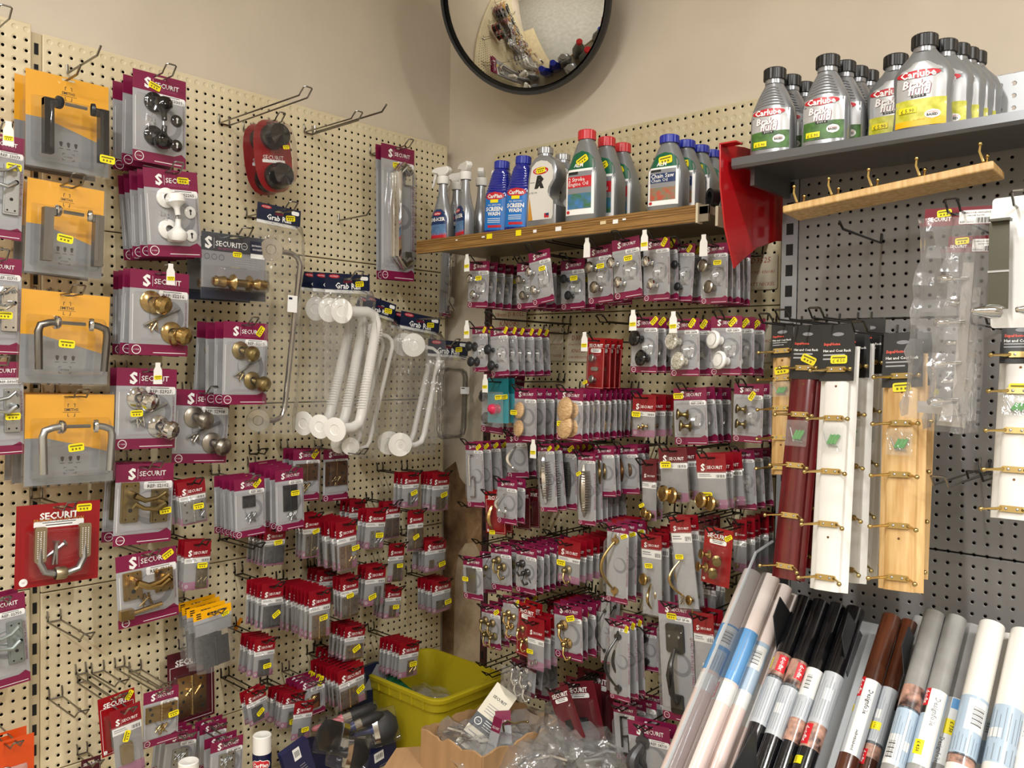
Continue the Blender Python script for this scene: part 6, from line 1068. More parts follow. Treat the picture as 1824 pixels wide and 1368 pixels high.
# pine rack lying on a prong under the grey shelf
a = on('R', 1393, 388, 15.6); c = on('R', 1771, 310, 15.6); zt = (a[2] + c[2]) / 2; t = thing('coat_rack', P(a[0], -15.6, zt), (math.radians(-4), math.atan2(-(c[2] - a[2]), c[0] - a[0]), 0), 'pine coat rack lying flat under the grey shelf, hooks upward', 'coat rack'); Ln = (c[0] - a[0]) * S
b = MB(); b.box(0, Ln, 0, 3.3 * S, -.35 * S, .3 * S, PINE); b.build('board', t, bevel=.003)
for f in (.055, .24, .44, .665, .94):
    h = MB(); x = f * Ln; G_ = mat('polished_brass_hook', '#c9b074', .22, 1.0)
    for y, s in ((.6 * S, 1), (2.6 * S, .8)): h.tube([(x, 1.6 * S, .3 * S), (x + .004, y, .6 * S), (x, y - .004, 1.3 * S * s), (x + .003, y - .008, 1.75 * S * s)], [.003, .003, .0025, .002], G_, 7); h.sphere((x + .003, y - .008, 1.8 * S * s), .0042, G_, 10)
    h.build('double_hook', t)
q = on('R', 1571, 398, 5.5); hook('R', q[0], -19.0, 14.6, 5.4, False, 'heavy black prong hook under the flat pine rack', .8, BLKMET, True, .6)
# clear over-door hanger bag
HCARD = mat('wine_header', '#6d1022', .35); HANGW = mat('frosted_hanger', '#b6b4b2', .25, .6)
def d_over(w, h, hang=.012):
    zt, zb = hang, hang - h; hh = .085 * h; b = MB(); card_base(b, w, zt, zt - hh, 0, HCARD, HCARD, hh * .9, .001); b.text('SECURIT', -.27 * w, zt - hh * .62, .36 * w, -.0003, WHITE, bold=.03); b.poly(rrect(.02 * w, .5 * w, zt - hh * .95, zt - hh * .2, .002), -.0003, WHITE); b.text('OVERDOOR HANGING', .26 * w, zt - hh * .34, .42 * w, -.0006, BLACKP); b.text('CHROME PLATED', .26 * w, zt - hh * .5, .26 * w, -.0006, BLACKP); b.text('REF: S6161', .14 * w, zt - hh * .84, .2 * w, -.0006, BLACKP)
    for k in range(12): b.rect((.27 + .016 * k) * w, (.275 + .016 * k + .004 * (k % 3)) * w, zt - hh * .92, zt - hh * .62, -.0006, BLACKP)
    out = [('header_card', b)]; z1 = zt - hh; L = z1 - zb; r = MB(); r.box(.18 * w, .34 * w, -.02, -.016, zb + .04 * L, z1 - .2 * L, HANGW); r.box(-.3 * w, .3 * w, -.03, -.027, zb + .02 * L, zb + .08 * L, HANGW); out.append(('hanger_strip', r))
    for f in (.72, .5, .29, .1):
        k = MB(); z = zb + f * L; k.lathe([(.025 * w, 0), (.03 * w, .03), (.07 * w, .035), (.075 * w, .05), (.05 * w, .056), (0, .057)], (.26 * w, -.02, z), (-.6, -.8, -.1), CHROME, 14); out.append(('peg', k))
    f = MB(); rnd = random.Random(5); nx, nz = 8, 16; vs = []
    for a in range(nx):
        for c in range(nz):
            v = c / (nz - 1); e = a in (0, nx - 1); vs.append((lerp(-.5, .5, a / (nx - 1)) * w * (.94 + .1 * math.sin(v * 5 + 1)) + rnd.uniform(-.003, .003), -.004 if e else -.075 - rnd.random() * .03, lerp(zb, z1, v)))
    f.add(vs, [(a * nz + c, a * nz + c + 1, (a + 1) * nz + c + 1, (a + 1) * nz + c) for a in range(nx - 1) for c in range(nz - 1)], film('hanger_bag_film', .14, rough=.16, bump=(35, .7, .006), gloss=1.6, milkcol=(.75, .75, .76))); out.append(('clear_bag', f)); out.append(sticker_part(-.2 * w, zt - .3 * hh, .024, .1, -.001)); return out
hang('R', 'px', (1648, 374), (1770, 364), (1610, 738), d_over, 19, 1, 'large clear bag of an over door hanger on curled hook', 'hanger pack', tip=1.0, base=5.4, wire=BLKMET)
hang('R', 'px', (1690, 420), (1775, 420), (1672, 760), d_over, 13.5, 1, 'clear over door hanger bag hidden behind the large one', 'hanger pack', hk=False)
def d_strap(w, h, hang=.02):
    zt, zb = hang, hang - h; b = MB(); b.prism(rrect(-w / 2, w / 2, zb, zt, .006), 0, .001, WHITE); out = [('backing_card', b)]; STP = mat('pewter_strap', '#5a594f', .35, .8)
    for x in (-.34, .36):
        k = MB(); k.box((x - .16) * w, (x + .16) * w, -.02, -.017, zb + .14 * h, zt - .2 * h, STP); k.box((x - .12) * w, (x + .2) * w, -.035, -.017, zt - .2 * h, zt - .18 * h, STP); k.lathe([(.02 * w, 0), (.12 * w, .004), (.13 * w, .02), (.05 * w, .05), (0, .052)], ((x + .05) * w, -.02, zb + .12 * h), (-.7, -.7, 0), CHROME, 16); k.box((x - .17) * w, (x + .17) * w, -.0215, -.02, zb + .42 * h, zb + .435 * h, STEEL); out.append(('over_door_hook', k))
    return out
hang('R', 'px', (1768, 352), (1884, 343), (1776, 582), d_strap, 20, 1, 'white card of pewter over door hooks at frame edge', 'hook pack', tip=1.0, base=5.4)
# ------------------------------------------------------------------ rack of self-adhesive film rolls
RX = Matrix.Rotation(math.radians(-45), 4, 'X')       # local z runs up the 45 degree slope, local -y faces the shop
def s_at(p0, y):      # distance down the slope from p0 at which the axis reaches pixel row y
    for k in range(0, 600):
        s = k * .06; v = CR @ (np.array([p0[0], p0[1] - s * .7071, p0[2] - s * .7071]) - CC)
        if 684 + CF * v[1] / v[2] >= y: return s
    return 30
PINKR = mat('pale_pink_film', '#e6dcd5', .3, noise=(9, 0.0, '#e6cbc2'), stretch=(1, 1, .3), coat=.5); BLKR = mat('black_film', '#121216', .2, noise=(25, .5), coat=.6, bump=(30, .35, .002)); BRNR = mat('walnut_film', '#5c2f19', .25, noise=(30, 0.0, '#351a10'), stretch=(1, 1, .15), coat=.6, bump=(40, .2, .0015)); GRYR = mat('concrete_film', '#8f8e8b', .35, noise=(22, .12), coat=.4); WHTR = mat('white_film', '#e6e2da', .3, coat=.5); TUBEC = mat('cardboard_core', '#cbb9a0', .7)
SKY = mat('sky_blue_sleeve', '#5f9ad0', .3, coat=.4); PALEB = mat('pale_blue_sleeve', '#a9bccd', .3, coat=.4); GREYS = mat('grey_sleeve', '#b5babf', .3, coat=.4); WSL = mat('white_sleeve', '#e2e2df', .3, coat=.4); FOTO = mat('room_photo_print', '#c79a86', .35, noise=(45, 0.0, '#3a2724'), coat=.4); DCRED = mat('sleeve_red', '#c81f2a', .35); BARC = mat('barcode_black', '#222222', .5); DGREY = mat('sleeve_text_grey', '#555a60', .5); LGREYT = mat('sleeve_small_print', '#858d96', .5)
def roll(crop, top, rad, m, bands, label, d, core=True, ln=27, group=None, th0=0.0):
    x, y = px(crop, top); p0 = on('R', x, y, d); t = thing('film_roll', P(*p0), (math.radians(-45), 0, 0), label, 'film roll', group); r = rad * S; b = MB(); n = 56
    b.lathe([(r * .93, -.0), (r * .985, .0), (r, -.002), (r, -ln * S), (r * .93, -ln * S)], (0, 0, 0), (0, 0, 1), m, n); b.lathe([(r * .93, 0), (r * .93, -.2)], (0, 0, 0), (0, 0, 1), TUBEC if core else m, n); b.build('film', t, sharp=50)
    def fm(e): return lambda u, z: (r * (1 + e) * math.sin(u / r), -r * (1 + e) * math.cos(u / r), z)
    W = math.pi * r * .98; sl = MB(); used = False
    for bd in bands:
        y0, y1, mm = bd[0], bd[1], bd[2]; u0, u1 = (bd[3] if len(bd) > 3 else (-1, 1)); zz0 = -s_at(p0, px(crop, (0, y0))[1]) * S; zz1 = -s_at(p0, px(crop, (0, y1))[1]) * S; lay = bd[4] if len(bd) > 4 else 0; e = .012 + .008 * lay
        gridpatch(sl, u0 * W, u1 * W, zz1, zz0, fm(e), mm, max(3, int(44 * (u1 - u0) / 2)), 2); used = True
        ex = bd[5] if len(bd) > 5 else None
        if ex:
            f2 = fm(e + .012); L = zz0 - zz1; uc = (u0 + u1) / 2 * W; wd = (u1 - u0) * W
            if ex[0] == 't': sl.text(ex[1], uc, (zz0 + zz1) / 2, L * ex[3], 0, ex[2], 'c', rot=-math.pi / 2, fmap=f2, bold=.02, maxh=wd * .8)
            elif ex[0] == 'lines':
                for k in range(ex[1]): gridpatch(sl, u0 * W + wd * (k + .25) / ex[1], u0 * W + wd * (k + .4) / ex[1], zz1 + L * .08, zz0 - L * (.08 + .1 * (k % 3)), f2, LGREYT, 1, 2)
            elif ex[0] == 'bar':
                for k in range(12): gridpatch(sl, uc - wd * .25, uc + wd * .25, zz1 + L * (.2 + .05 * k), zz1 + L * (.2 + .05 * k + .012 + .02 * (k % 3 == 0)), f2, BARC, 3, 1)
    if used: sl.build('printed_sleeve', t)
    return t, r
def tagred(y0, y1, u0, u1, l=2): return (y0, y1, DCRED, (u0, u1), l, ('t', 'd-c-fix', WHITE, .8))
def yel(y0, y1, u0, u1, pr='£ 4.50'): return (y0, y1, YEL, (u0, u1), 3, ('t', pr, BLACKP, .7))
FR = 'rolls of self adhesive film'
pk = dict(core=False)
roll('M', (455, 118), .88, PINKR, [(392, 620, SKY), (400, 500, WSL, (-.1, .5), 1, ('bar',)), (520, 620, PALEB, (-.05, .4), 1, ('lines', 5)), (640, 720, WSL)], 'pale pink film roll nearest the smoked panel', 9.4, **pk)
roll('M', (547, 140), 0.86, PINKR, [(418, 668, SKY, (-1, 1), 0), (430, 640, SKY, (-.25, .25), 1, ('lines', 5)), (680, 780, WSL), tagred(690, 770, -.42, -.12), (690, 780, WSL, (0, .5), 1)], 'pale pink film roll with bright blue sleeve', 9.4, **pk)
roll('M', (616, 190), 0.75, PINKR, [(480, 720, PALEB), (480, 720, SKY, (-.5, -.28), 1), (500, 610, WSL, (-.2, .4), 1, ('bar',)), (720, 800, WSL)], 'pale pink film roll beside the first dark divider', 8.2, **pk)
roll('M', (662, 235), 0.62, PINKR, [(690, 900, WSL, (-1, 1), 0, None), (690, 900, WSL, (-.5, -.2), 1, ('t', 'transparent', DGREY, .9)), yel(620, 680, -.5, -.3)], 'pale pink film roll wedged against the black rolls', 7.0, **pk)
roll('M', (718, 248), 0.75, BLKR, [(535, 650, FOTO), tagred(545, 625, 0.0, .35), yel(560, 615, -.45, -.2), (650, 885, GREYS, (-1, 1), 0, ('lines', 22)), (645, 660, DGREY)], 'shiny black film roll, first from the divider', 9.2)
roll('M', (800, 266), 0.75, BLKR, [(570, 690, FOTO), tagred(580, 660, .1, .42), (690, 945, GREYS, (-1, 1), 0, ('lines', 22)), (690, 705, DGREY), (790, 840, WSL, (-.2, .1), 1)], 'shiny black film roll, second from the divider', 9.2)
roll('M', (884, 282), 0.7, BLKR, [(610, 750, WSL, (-1, 1), 0), (620, 740, WSL, (-.2, .2), 1, ('bar',)), (750, 860, GREYS, (-1, 1), 0, ('lines', 16)), (860, 975, FOTO)], 'shiny black film roll, third from the divider', 9.0)
roll('M', (974, 302), 0.8, BLKR, [(635, 890, GREYS, (-1, 1), 0, ('lines', 22)), (890, 1010, FOTO), tagred(900, 1000, -.35, 0), (715, 770, WSL, (.0, .25), 1), yel(1060, 1099, -.4, 0)], 'shiny black film roll beside the bare white back', 9.0)
roll('W', (418, 95), 0.77, BRNR, [(650, 1270, GREYS), (650, 1270, WSL, (-.1, .3), 1), (655, 1020, WSL, (.02, .26), 2, ('t', 'Designfolie', BLACKP, .95)), (1060, 1250, WSL, (.05, .17), 2, ('t', 'selbstklebend', BLACKP, .9)), tagred(640, 800, -.34, -.12), yel(870, 925, -.4, -.25)], 'walnut brown film roll with large lettering', 9.0)
roll('W', (568, 138), 0.66, BRNR, [(710, 1190, GREYS, (-1, 1), 0, ('lines', 20)), (905, 980, WSL, (-.2, .05), 1), (1170, 1190, DGREY), (1190, 1300, FOTO), yel(1010, 1070, -.3, .15, '£ 7.50'), tagred(1240, 1368, -.3, -.05)], 'walnut brown film roll behind a dark divider', 8.0)
roll('W', (660, 105), 0.55, GRYR, [(720, 900, FOTO), tagred(720, 880, -.4, -.1), (900, 1368, PALEB, (-1, 1), 0, ('lines', 20))], 'concrete grey film roll, partly hidden at the divider', 5.4)
roll('W', (784, 68), 0.8, GRYR, [(700, 890, FOTO), (890, 1368, PALEB, (-1, 1), 0, ('lines', 22)), (880, 900, DGREY), (1120, 1368, WSL, (-.35, .1), 1, ('bar',)), (1150, 1230, WSL, (.2, .4), 1)], 'concrete grey film roll with a pinkish photo sleeve', 9.8)
roll('W', (966, 108), 0.78, GRYR, [(740, 1368, PALEB), (740, 1368, WSL, (-.12, .42), 1), (755, 1090, WSL, (.0, .26), 2, ('t', 'Designfolie', GREYD, .95)), tagred(740, 880, -.3, -.1), (880, 940, BARC, (-.32, -.1), 1), yel(1165, 1290, -.2, .08)], 'concrete grey film roll with silver lettering', 9.6)
roll('W', (1110, 190), .86, GRYR, [(810, 1368, WSL), (1150, 1368, WSL, (-.2, .1), 1, ('t', 'Designfolie', GREYD, 1.0)), (820, 900, SKY, (.0, .2), 1), yel(990, 1115, -.05, .3, '£ 7.50')], 'concrete grey film roll beside the white rolls', 8.0)
roll('W', (1270, 165), .92, WHTR, [(800, 1290, PALEB, (-1, 1), 0, None), (820, 1080, WSL, (-.05, .5), 1, ('bar',)), (1100, 1280, PALEB, (-.4, .4), 1, ('lines', 9)), (1290, 1368, FOTO), (1285, 1300, DGREY)], 'white film roll, first beside the grey rolls', 9.8, **pk)
roll('W', (1345, 245), 0.55, WHTR, [(980, 1160, WSL, (-1, 1), 0), (985, 1120, WSL, (-.1, .4), 1, ('bar',)), (1160, 1368, PALEB, (-1, 1), 0, ('lines', 18))], 'white film roll tucked behind the first white one', 6.2, **pk)
roll('W', (1422, 262), 0.66, WHTR, [(980, 1130, WSL, (-.2, .3), 1, ('bar',)), (1170, 1368, PALEB, (-1, 1), 0, ('lines', 18))], 'white film roll in the middle of the white group', 8.2, **pk)
roll('W', (1545, 232), .95, WHTR, [(880, 1200, PALEB, (-1, 1), 0, ('lines', 18)), (1080, 1160, WSL, (-.4, 0), 1), (1200, 1368, PALEB, (-1, 1), 0, ('lines', 14))], 'white film roll cut by the frame edge', 9.6, **pk)
roll('W', (1760, 268), 0.8, WHTR, [(960, 1200, WSL, (-1, 1), 0, ('bar',))], 'white film roll mostly outside the frame', 9.0, **pk)
# the rack itself
RACKG = mat('rack_back_grey', '#9c9fa2', .45, .1); DIVG = mat('divider_charcoal', '#3f4043', .35, .4); EDGE = mat('panel_edge_light', '#b9bdc1', .3, .2)
t = thing('roll_rack', P(54, -6, -47.5), (0, 0, 0), 'sloping grey dispenser rack full of film rolls', 'display rack'); O = (54, -6, -47.5)
def loc(x, y, z): return ((x - O[0]) * S, (y - O[1]) * S, (z - O[2]) * S)
b = MB(); vs = [loc(x, y + o, z + o) for x in (54.2, 96) for (y, z) in ((-6.8, -53.2), (-30.0, -76.4)) for o in (-.0, .25)]; b.add(vs, [(0, 2, 6, 4), (1, 5, 7, 3), (0, 4, 5, 1), (2, 3, 7, 6), (0, 1, 3, 2), (4, 6, 7, 5)], RACKG); b.build('back_plate', t)
b = MB(); x0 = xat(1500, 11, -56, 1200); vs = [loc(x, y, z) for x in (x0, x0 + 2.9) for (y, z) in ((-6.9, -53.04), (-29, -75.14))]; b.add([(p[0], p[1] - .002, p[2] + .002) for p in vs], [(0, 1, 3, 2)], mat('white_rack_card', '#c9cdd0', .5)); b.build('backing_sheet', t)
SMK = film('smoked_acrylic', .3, tint=(.6, .62, .65), rough=.08, milkcol=(.22, .23, .25), gloss=.8)
b = MB(); yz = [(-9.0, -46.7), (-12.4, -47.2), (-27.1, -61.9), (-34, -69), (-34, -79), (-9, -79)]; vs = [loc(54.05, y, z) for y, z in yz]; b.add(vs, [tuple(range(6))], SMK); b.build('side_panel', t)
b = MB(); b.tube([loc(54.05, y, z) for y, z in yz[:4]], .0035, EDGE, 6); b.build('panel_edge', t)
b = MB(); vs = [loc(54.05 + o, y, z) for o in (0, .1) for y, z in ((-5.6, -45.4), (-9.0, -46.7), (-9.0, -79), (-5.6, -79))]; b.add(vs, [(0, 1, 2, 3), (4, 7, 6, 5), (0, 4, 5, 1), (1, 5, 6, 2)], DIVG); b.build('side_upright', t)
for cr, tip, rest, dd in (('V', (870, 95), ((820, 240), (850, 535), (960, 235)), 12.3), ('V', (1380, 210), ((1330, 385), (1370, 690), (1480, 380)), 12.3), ('W', (560, 170), ((500, 330), (520, 590), (604, 262)), 12.0)):
    q = on('R', *px(cr, tip), dd); b = MB(); pts = [(q[1], q[2])] + [tuple(on('X', *px(cr, p), q[0])[1:]) for p in rest]
    vs = [loc(q[0] + o, y, z) for o in (0, .08) for y, z in pts]; k = len(pts); b.add(vs, [tuple(range(k)), tuple(range(2 * k - 1, k - 1, -1))] + [(i, (i + 1) % k, k + (i + 1) % k, k + i) for i in range(k)], DIVG); b.build('divider', t)
q = on('R', 1325, 1340, 24); b = MB(); vs = [loc(q[0] + o, q[1] + a, q[2] + c) for o in (0, .1) for a, c in ((2, 1.6), (-2.4, -.8), (-4, -4), (2, -4))]; b.add(vs, [(0, 1, 2, 3), (7, 6, 5, 4), (0, 4, 5, 1), (1, 5, 6, 2)], DIVG); b.build('divider', t)

# ------------------------------------------------------------------ yellow bin, cardboard box, heap of bags
m = bpy.data.materials.new('translucent_yellow_plastic'); m.use_nodes = True; nt = m.node_tree; pb = nt.nodes['Principled BSDF']; pb.inputs['Base Color'].default_value = lin('#cfc02a'); pb.inputs['Roughness'].default_value = .35; out = nt.nodes['Material Output']
tl = nt.nodes.new('ShaderNodeBsdfTranslucent'); tl.inputs[0].default_value = lin('#dccb30'); mx = nt.nodes.new('ShaderNodeMixShader'); mx.inputs[0].default_value = .45; nt.links.new(pb.outputs[0], mx.inputs[1]); nt.links.new(tl.outputs[0], mx.inputs[2]); tr = nt.nodes.new('ShaderNodeBsdfTransparent'); tr.inputs[0].default_value = lin('#d8cc40'); mx2 = nt.nodes.new('ShaderNodeMixShader'); mx2.inputs[0].default_value = .12; nt.links.new(mx.outputs[0], mx2.inputs[1]); nt.links.new(tr.outputs[0], mx2.inputs[2]); nt.links.new(mx2.outputs[0], out.inputs[0]); YBIN = m
zr_ = -70.2; zf = -79.45; cs = [on('Z', *p, zr_)[:2] for p in ((690, 1210), (752, 1152), (903, 1196), (786, 1249))]
xs = sorted(c[0] for c in cs); ys = sorted(c[1] for c in cs); bx0, bx1, by0, by1 = 1.6, 16.7, -16.8, -4.6
t = thing('storage_bin', P((bx0 + bx1) / 2, (by0 + by1) / 2, zf), (0, 0, 0), 'translucent yellow plastic bin on the floor shelf in the corner', 'bin'); hx, hy, H_ = (bx1 - bx0) / 2 * S, (by1 - by0) / 2 * S, (zr_ - zf) * S; b = MB(); prof = [(0.0, .82, 0), (.0, .85, 1), (.1, .87, 1), (.8, .95, 1), (.82, .99, 1), (.9, 1.0, 1)]
def rr_(k, z): return [(p[0], p[1], z) for p in rrect(-hx * k, hx * k, -hy * k, hy * k, .045, 4)]
lv = [(.83, 0), (.86, .02), (.94, .8), (.985, .815), (1.0, .93), (1.03, .935), (1.04, .985), (1.02, 1.0), (.965, 1.0), (.955, .93), (.93, .8), (.84, .03)]; n = len(rr_(1, 0)); vs = []
for k, z in lv: vs += rr_(k, z * H_)
b.add(vs, [(j * n + i, j * n + (i + 1) % n, (j + 1) * n + (i + 1) % n, (j + 1) * n + i) for j in range(len(lv) - 1) for i in range(n)] + [tuple(range(n)), tuple(range((len(lv) - 1) * n, len(lv) * n))], YBIN); b.build('bin_body', t)
for k in range(6):
    b = MB(); x = lerp(-.7, .7, k / 5) * hx; b.box(x - .002, x + .002, -hy * 1.03, -hy * .99, .83 * H_, .935 * H_, YBIN); b.build('rim_rib', t)
gt = mat('dark_green_plastic', '#0c4a2c', .35); o = MB(); o.box(-.05, .05, -.018, .018, -.06, .06, gt); o = o.build('green_packet', None, bevel=.006); o.location = P(5.4, -13.2, -73.6); o.rotation_euler = (.5, .5, .3); tag(o, 'dark green packet standing inside the yellow bin', 'packet')
CRUMP = film('crumpled_clear_film', .12, rough=.12, bump=(45, .7, .006), gloss=2.2, milkcol=(.7, .7, .68))
def blob(name, c, sx, sy, sz, seed, label, group, inner=None, mm=None, cat='plastic bag'):
    rnd = random.Random(seed); bm = bmesh.new(); bmesh.ops.create_icosphere(bm, subdivisions=3, radius=1)
    off = [rnd.uniform(0, 6) for _ in range(9)]
    for v in bm.verts:
        p = v.co.copy(); k = 1 + .18 * math.sin(3 * p.x + off[0]) * math.sin(4 * p.y + off[1]) + .16 * math.sin(7 * p.z + off[2] + 2 * p.x) + .09 * math.sin(11 * p.x + 9 * p.y + off[3]) + rnd.uniform(-.07, .07); v.co = Vector((p.x * sx * k, p.y * sy * k, p.z * sz * k))
    me = bpy.data.meshes.new('bag_film'); bm.to_mesh(me); bm.free(); me.materials.append(mm or CRUMP); me.shade_flat() if False else me.shade_smooth(); me.set_sharp_from_angle(angle=math.radians(28))
    t = thing(name, P(*c), (0, 0, 0), label, cat, group); o = bpy.data.objects.new('bag_film', me); COL.objects.link(o); o.parent = t
    if inner:
        for nm, mb in inner: mb.build(nm, t)
    return t
def inn(seed, m1, k=3):
    rnd = random.Random(seed); out = []
    for i in range(k):
        b = MB(); p = Vector((rnd.uniform(-.04, .04), rnd.uniform(-.03, .03), rnd.uniform(-.02, .02))); a = rnd.uniform(0, 3); dv = Vector((math.cos(a), math.sin(a), rnd.uniform(-.3, .3))) * .045; b.tube([p - dv, p + Vector((0, 0, .012)), p + dv], .007, m1, 8); out.append(('hook_fitting', b))
    return out
blob('plastic_bag', (6.5, -9, -75.5), .09, .07, .05, 3, 'clear crumpled bag lying inside the yellow bin', None, inn(3, STEEL))
# cardboard box with torn rim
CB = mat('corrugated_cardboard', '#a8835a', .8, noise=(25, .12), bump=(120, .3, .001), stretch=(1, 1, .2)); cx0, cx1, cy0, cy1, zt_, zf2 = 19.9, 29.2, -22.0, -9.2, -70.6, -79.45
t = thing('cardboard_box', P((cx0 + cx1) / 2, (cy0 + cy1) / 2, zf2), (0, 0, 0), 'open cardboard box with torn rim, full of bagged fittings', 'box'); hx, hy, H_ = (cx1 - cx0) / 2 * S, (cy1 - cy0) / 2 * S, (zt_ - zf2) * S; rnd = random.Random(11)
def wall_(p0, p1, nm):
    b = MB(); n = 22; vs = []; d = (Vector(p1) - Vector(p0)); nrm_ = Vector((d.y, -d.x, 0)).normalized() * .004
    for i in range(n + 1):
        p = Vector(p0) + d * i / n; h = H_ * (1 - rnd.random() * .016 - .035 * abs(math.sin(i * .37 + len(nm) + d.x * 3)) - (.03 if i in (7, 8, 15) else 0))
        vs += [tuple(p), tuple(p + nrm_), tuple(p + Vector((0, 0, h)) + nrm_), tuple(p + Vector((0, 0, h + .002)))]
    b.add(vs, [(4 * i + k, 4 * i + (k + 1) % 4, 4 * i + 4 + (k + 1) % 4, 4 * i + 4 + k) for i in range(n) for k in range(4)] + [(0, 1, 2, 3), (4 * n, 4 * n + 1, 4 * n + 2, 4 * n + 3)], CB); b.build(nm, t)
wall_((-hx, -hy, 0), (hx, -hy, 0), 'box_side'); wall_((hx, -hy, 0), (hx, hy, 0), 'box_side'); wall_((hx, hy, 0), (-hx, hy, 0), 'box_side'); wall_((-hx, hy, 0), (-hx, -hy, 0), 'box_side')
b = MB(); b.box(-hx, hx, -hy, hy, 0, .004, CB); b.build('box_bottom', t)
b = MB(); b.tube([(-hx - .002, -hy * .1, H_ * .62), (-hx - .0025, -hy * .1 - .02, H_ * .6), (-hx - .0025, -hy * .1 - .022, H_ * .54), (-hx - .002, -hy * .1, H_ * .52)], .0015, TUBEC, 5); b.build('tape_mark', t)
IB = 'clear bags in the cardboard box'
for i, (c, s, sd) in enumerate((((22.4, -18.4, -72.6), (.075, .07, .05), 1), ((25.6, -19.6, -73.2), (.08, .07, .045), 2), ((23.4, -13.6, -72.8), (.08, .08, .045), 5), ((26.8, -14.2, -73.0), (.07, .08, .045), 6), ((24.8, -16.6, -74.5), (.1, .1, .05), 7))):
    blob('plastic_bag', c, *s, sd, 'crumpled clear bag of chrome fittings inside the cardboard box, %s' % ['leftmost, by the leaflet', 'front middle', 'back, by the torn rim', 'back, by the far side', 'lowest, under the others'][i], None, inn(sd, CHROME))
b = MB(); IV = mat('ivory_leaflet', '#d9d2bf', .6); b.prism(rrect(-.036, .036, -.1, .1, .001), 0, .001, IV); b.rect(-.036, .036, -.04, 0.0, -.0004, CHAR); b.text('SECURIT', 0, .062, .045, -.0004, BLACKP, bold=.02); b.ring(-.018, -.02, .011, .002, -.0008, WHITE); b.text('10 YEAR', -.018, -.02, .012, -.0008, WHITE)
for k in range(4): b.rect(-.02, .022, .035 - .008 * k, .037 - .008 * k, -.0004, GREYD); b.rect(-.026, .02, -.056 - .01 * k, -.053 - .01 * k, -.0004, GREYD); b.rect(0, .028, -.008 - .007 * k, -.0065 - .007 * k, -.0008, WHITE)
o = b.build('leaflet'); a = on('Z', 868, 1280, -70.6); o.location = P(*a); o.rotation_euler = (-.75, .55, .45); tag(o, 'ivory leaflet with a black band leaning out of the cardboard box', 'leaflet')
for i, (p, rz, lb) in enumerate((((880, 1312), -.25, 'small magenta card in the cardboard box, beside the leaflet'), ((897, 1300), .6, 'small magenta card edge on in the cardboard box'))):
    b = MB(); b.prism(rrect(-.022, .022, -.05, .05, .001), 0, .0008, GREYC); b.rect(-.022, .022, .012, .05, -.0004, MAGENTA); b.text('SECURIT', 0, .022, .034, -.0008, WHITE); o = b.build('backing_card'); o.name = 'carded_fitting'; o.location = P(*on('Z', *p, -71.0)); o.rotation_euler = (-.35, -.12, rz); tag(o, lb, 'hardware pack')
b = MB(); b.tube([(-.03, 0, -.02), (-.034, 0, 0), (-.02, 0, .012), (.0, 0, .006), (.02, 0, .014), (.035, 0, .016)], .0028, ABRASS, 7); b.sphere((.036, 0, .016), .004, ABRASS); o = b.build('coat_hook'); o.location = P(*on('Z', 917, 1293, -70.4)); o.rotation_euler = (0, 0, .5); tag(o, 'loose bronze coat hook on top of the cardboard box', 'hook')
# second box front right with a heap of bags
cx0, cx1, cy0, cy1, zt_, zf2 = 29.8, 39, -27, -17, -74.4, -79.45; t = thing('cardboard_box', P((cx0 + cx1) / 2, (cy0 + cy1) / 2, zf2), (0, 0, 0), 'second cardboard box hidden under the heap of clear bags', 'box'); hx, hy, H_ = (cx1 - cx0) / 2 * S, (cy1 - cy0) / 2 * S, (zt_ - zf2) * S
wall_((-hx, -hy, 0), (hx, -hy, 0), 'box_side'); wall_((hx, -hy, 0), (hx, hy, 0), 'box_side'); wall_((hx, hy, 0), (-hx, hy, 0), 'box_side'); wall_((-hx, hy, 0), (-hx, -hy, 0), 'box_side')
NB = [((960, 1318), -73.2, (.1, .09, .075), 'upper middle of heap'), ((1010, 1308), -72.0, (.09, .08, .08), 'top of heap'), ((905, 1345), -73.4, (.1, .08, .06), 'near the box corner'), ((1050, 1338), -72.6, (.1, .09, .075), 'by the maroon cards'), ((985, 1352), -73.2, (.11, .08, .07), 'lower middle'), ((1075, 1362), -73.4, (.1, .08, .06), 'at the foot of the fanned cards'), ((930, 1368), -73.6, (.1, .08, .06), 'front edge')]
for i, (p, z, s, wh) in enumerate(NB): blob('plastic_bag', on('Z', *p, z), *s, 20 + i, 'crumpled clear bag in the heap, %s' % wh, None, inn(20 + i, STEEL if i % 2 else CHROME, 4))
b = MB(); b.prism([(-.09, -.1), (.09, -.12), (.08, .1), (-.07, .06)], 0, .004, CB); o = b.build('cardboard_flap'); o.location = P(*on('Z', 735, 1366, -75)); o.rotation_euler = (-1.25, 0, .5); tag(o, 'loose cardboard flap in front of the yellow bin', 'cardboard')

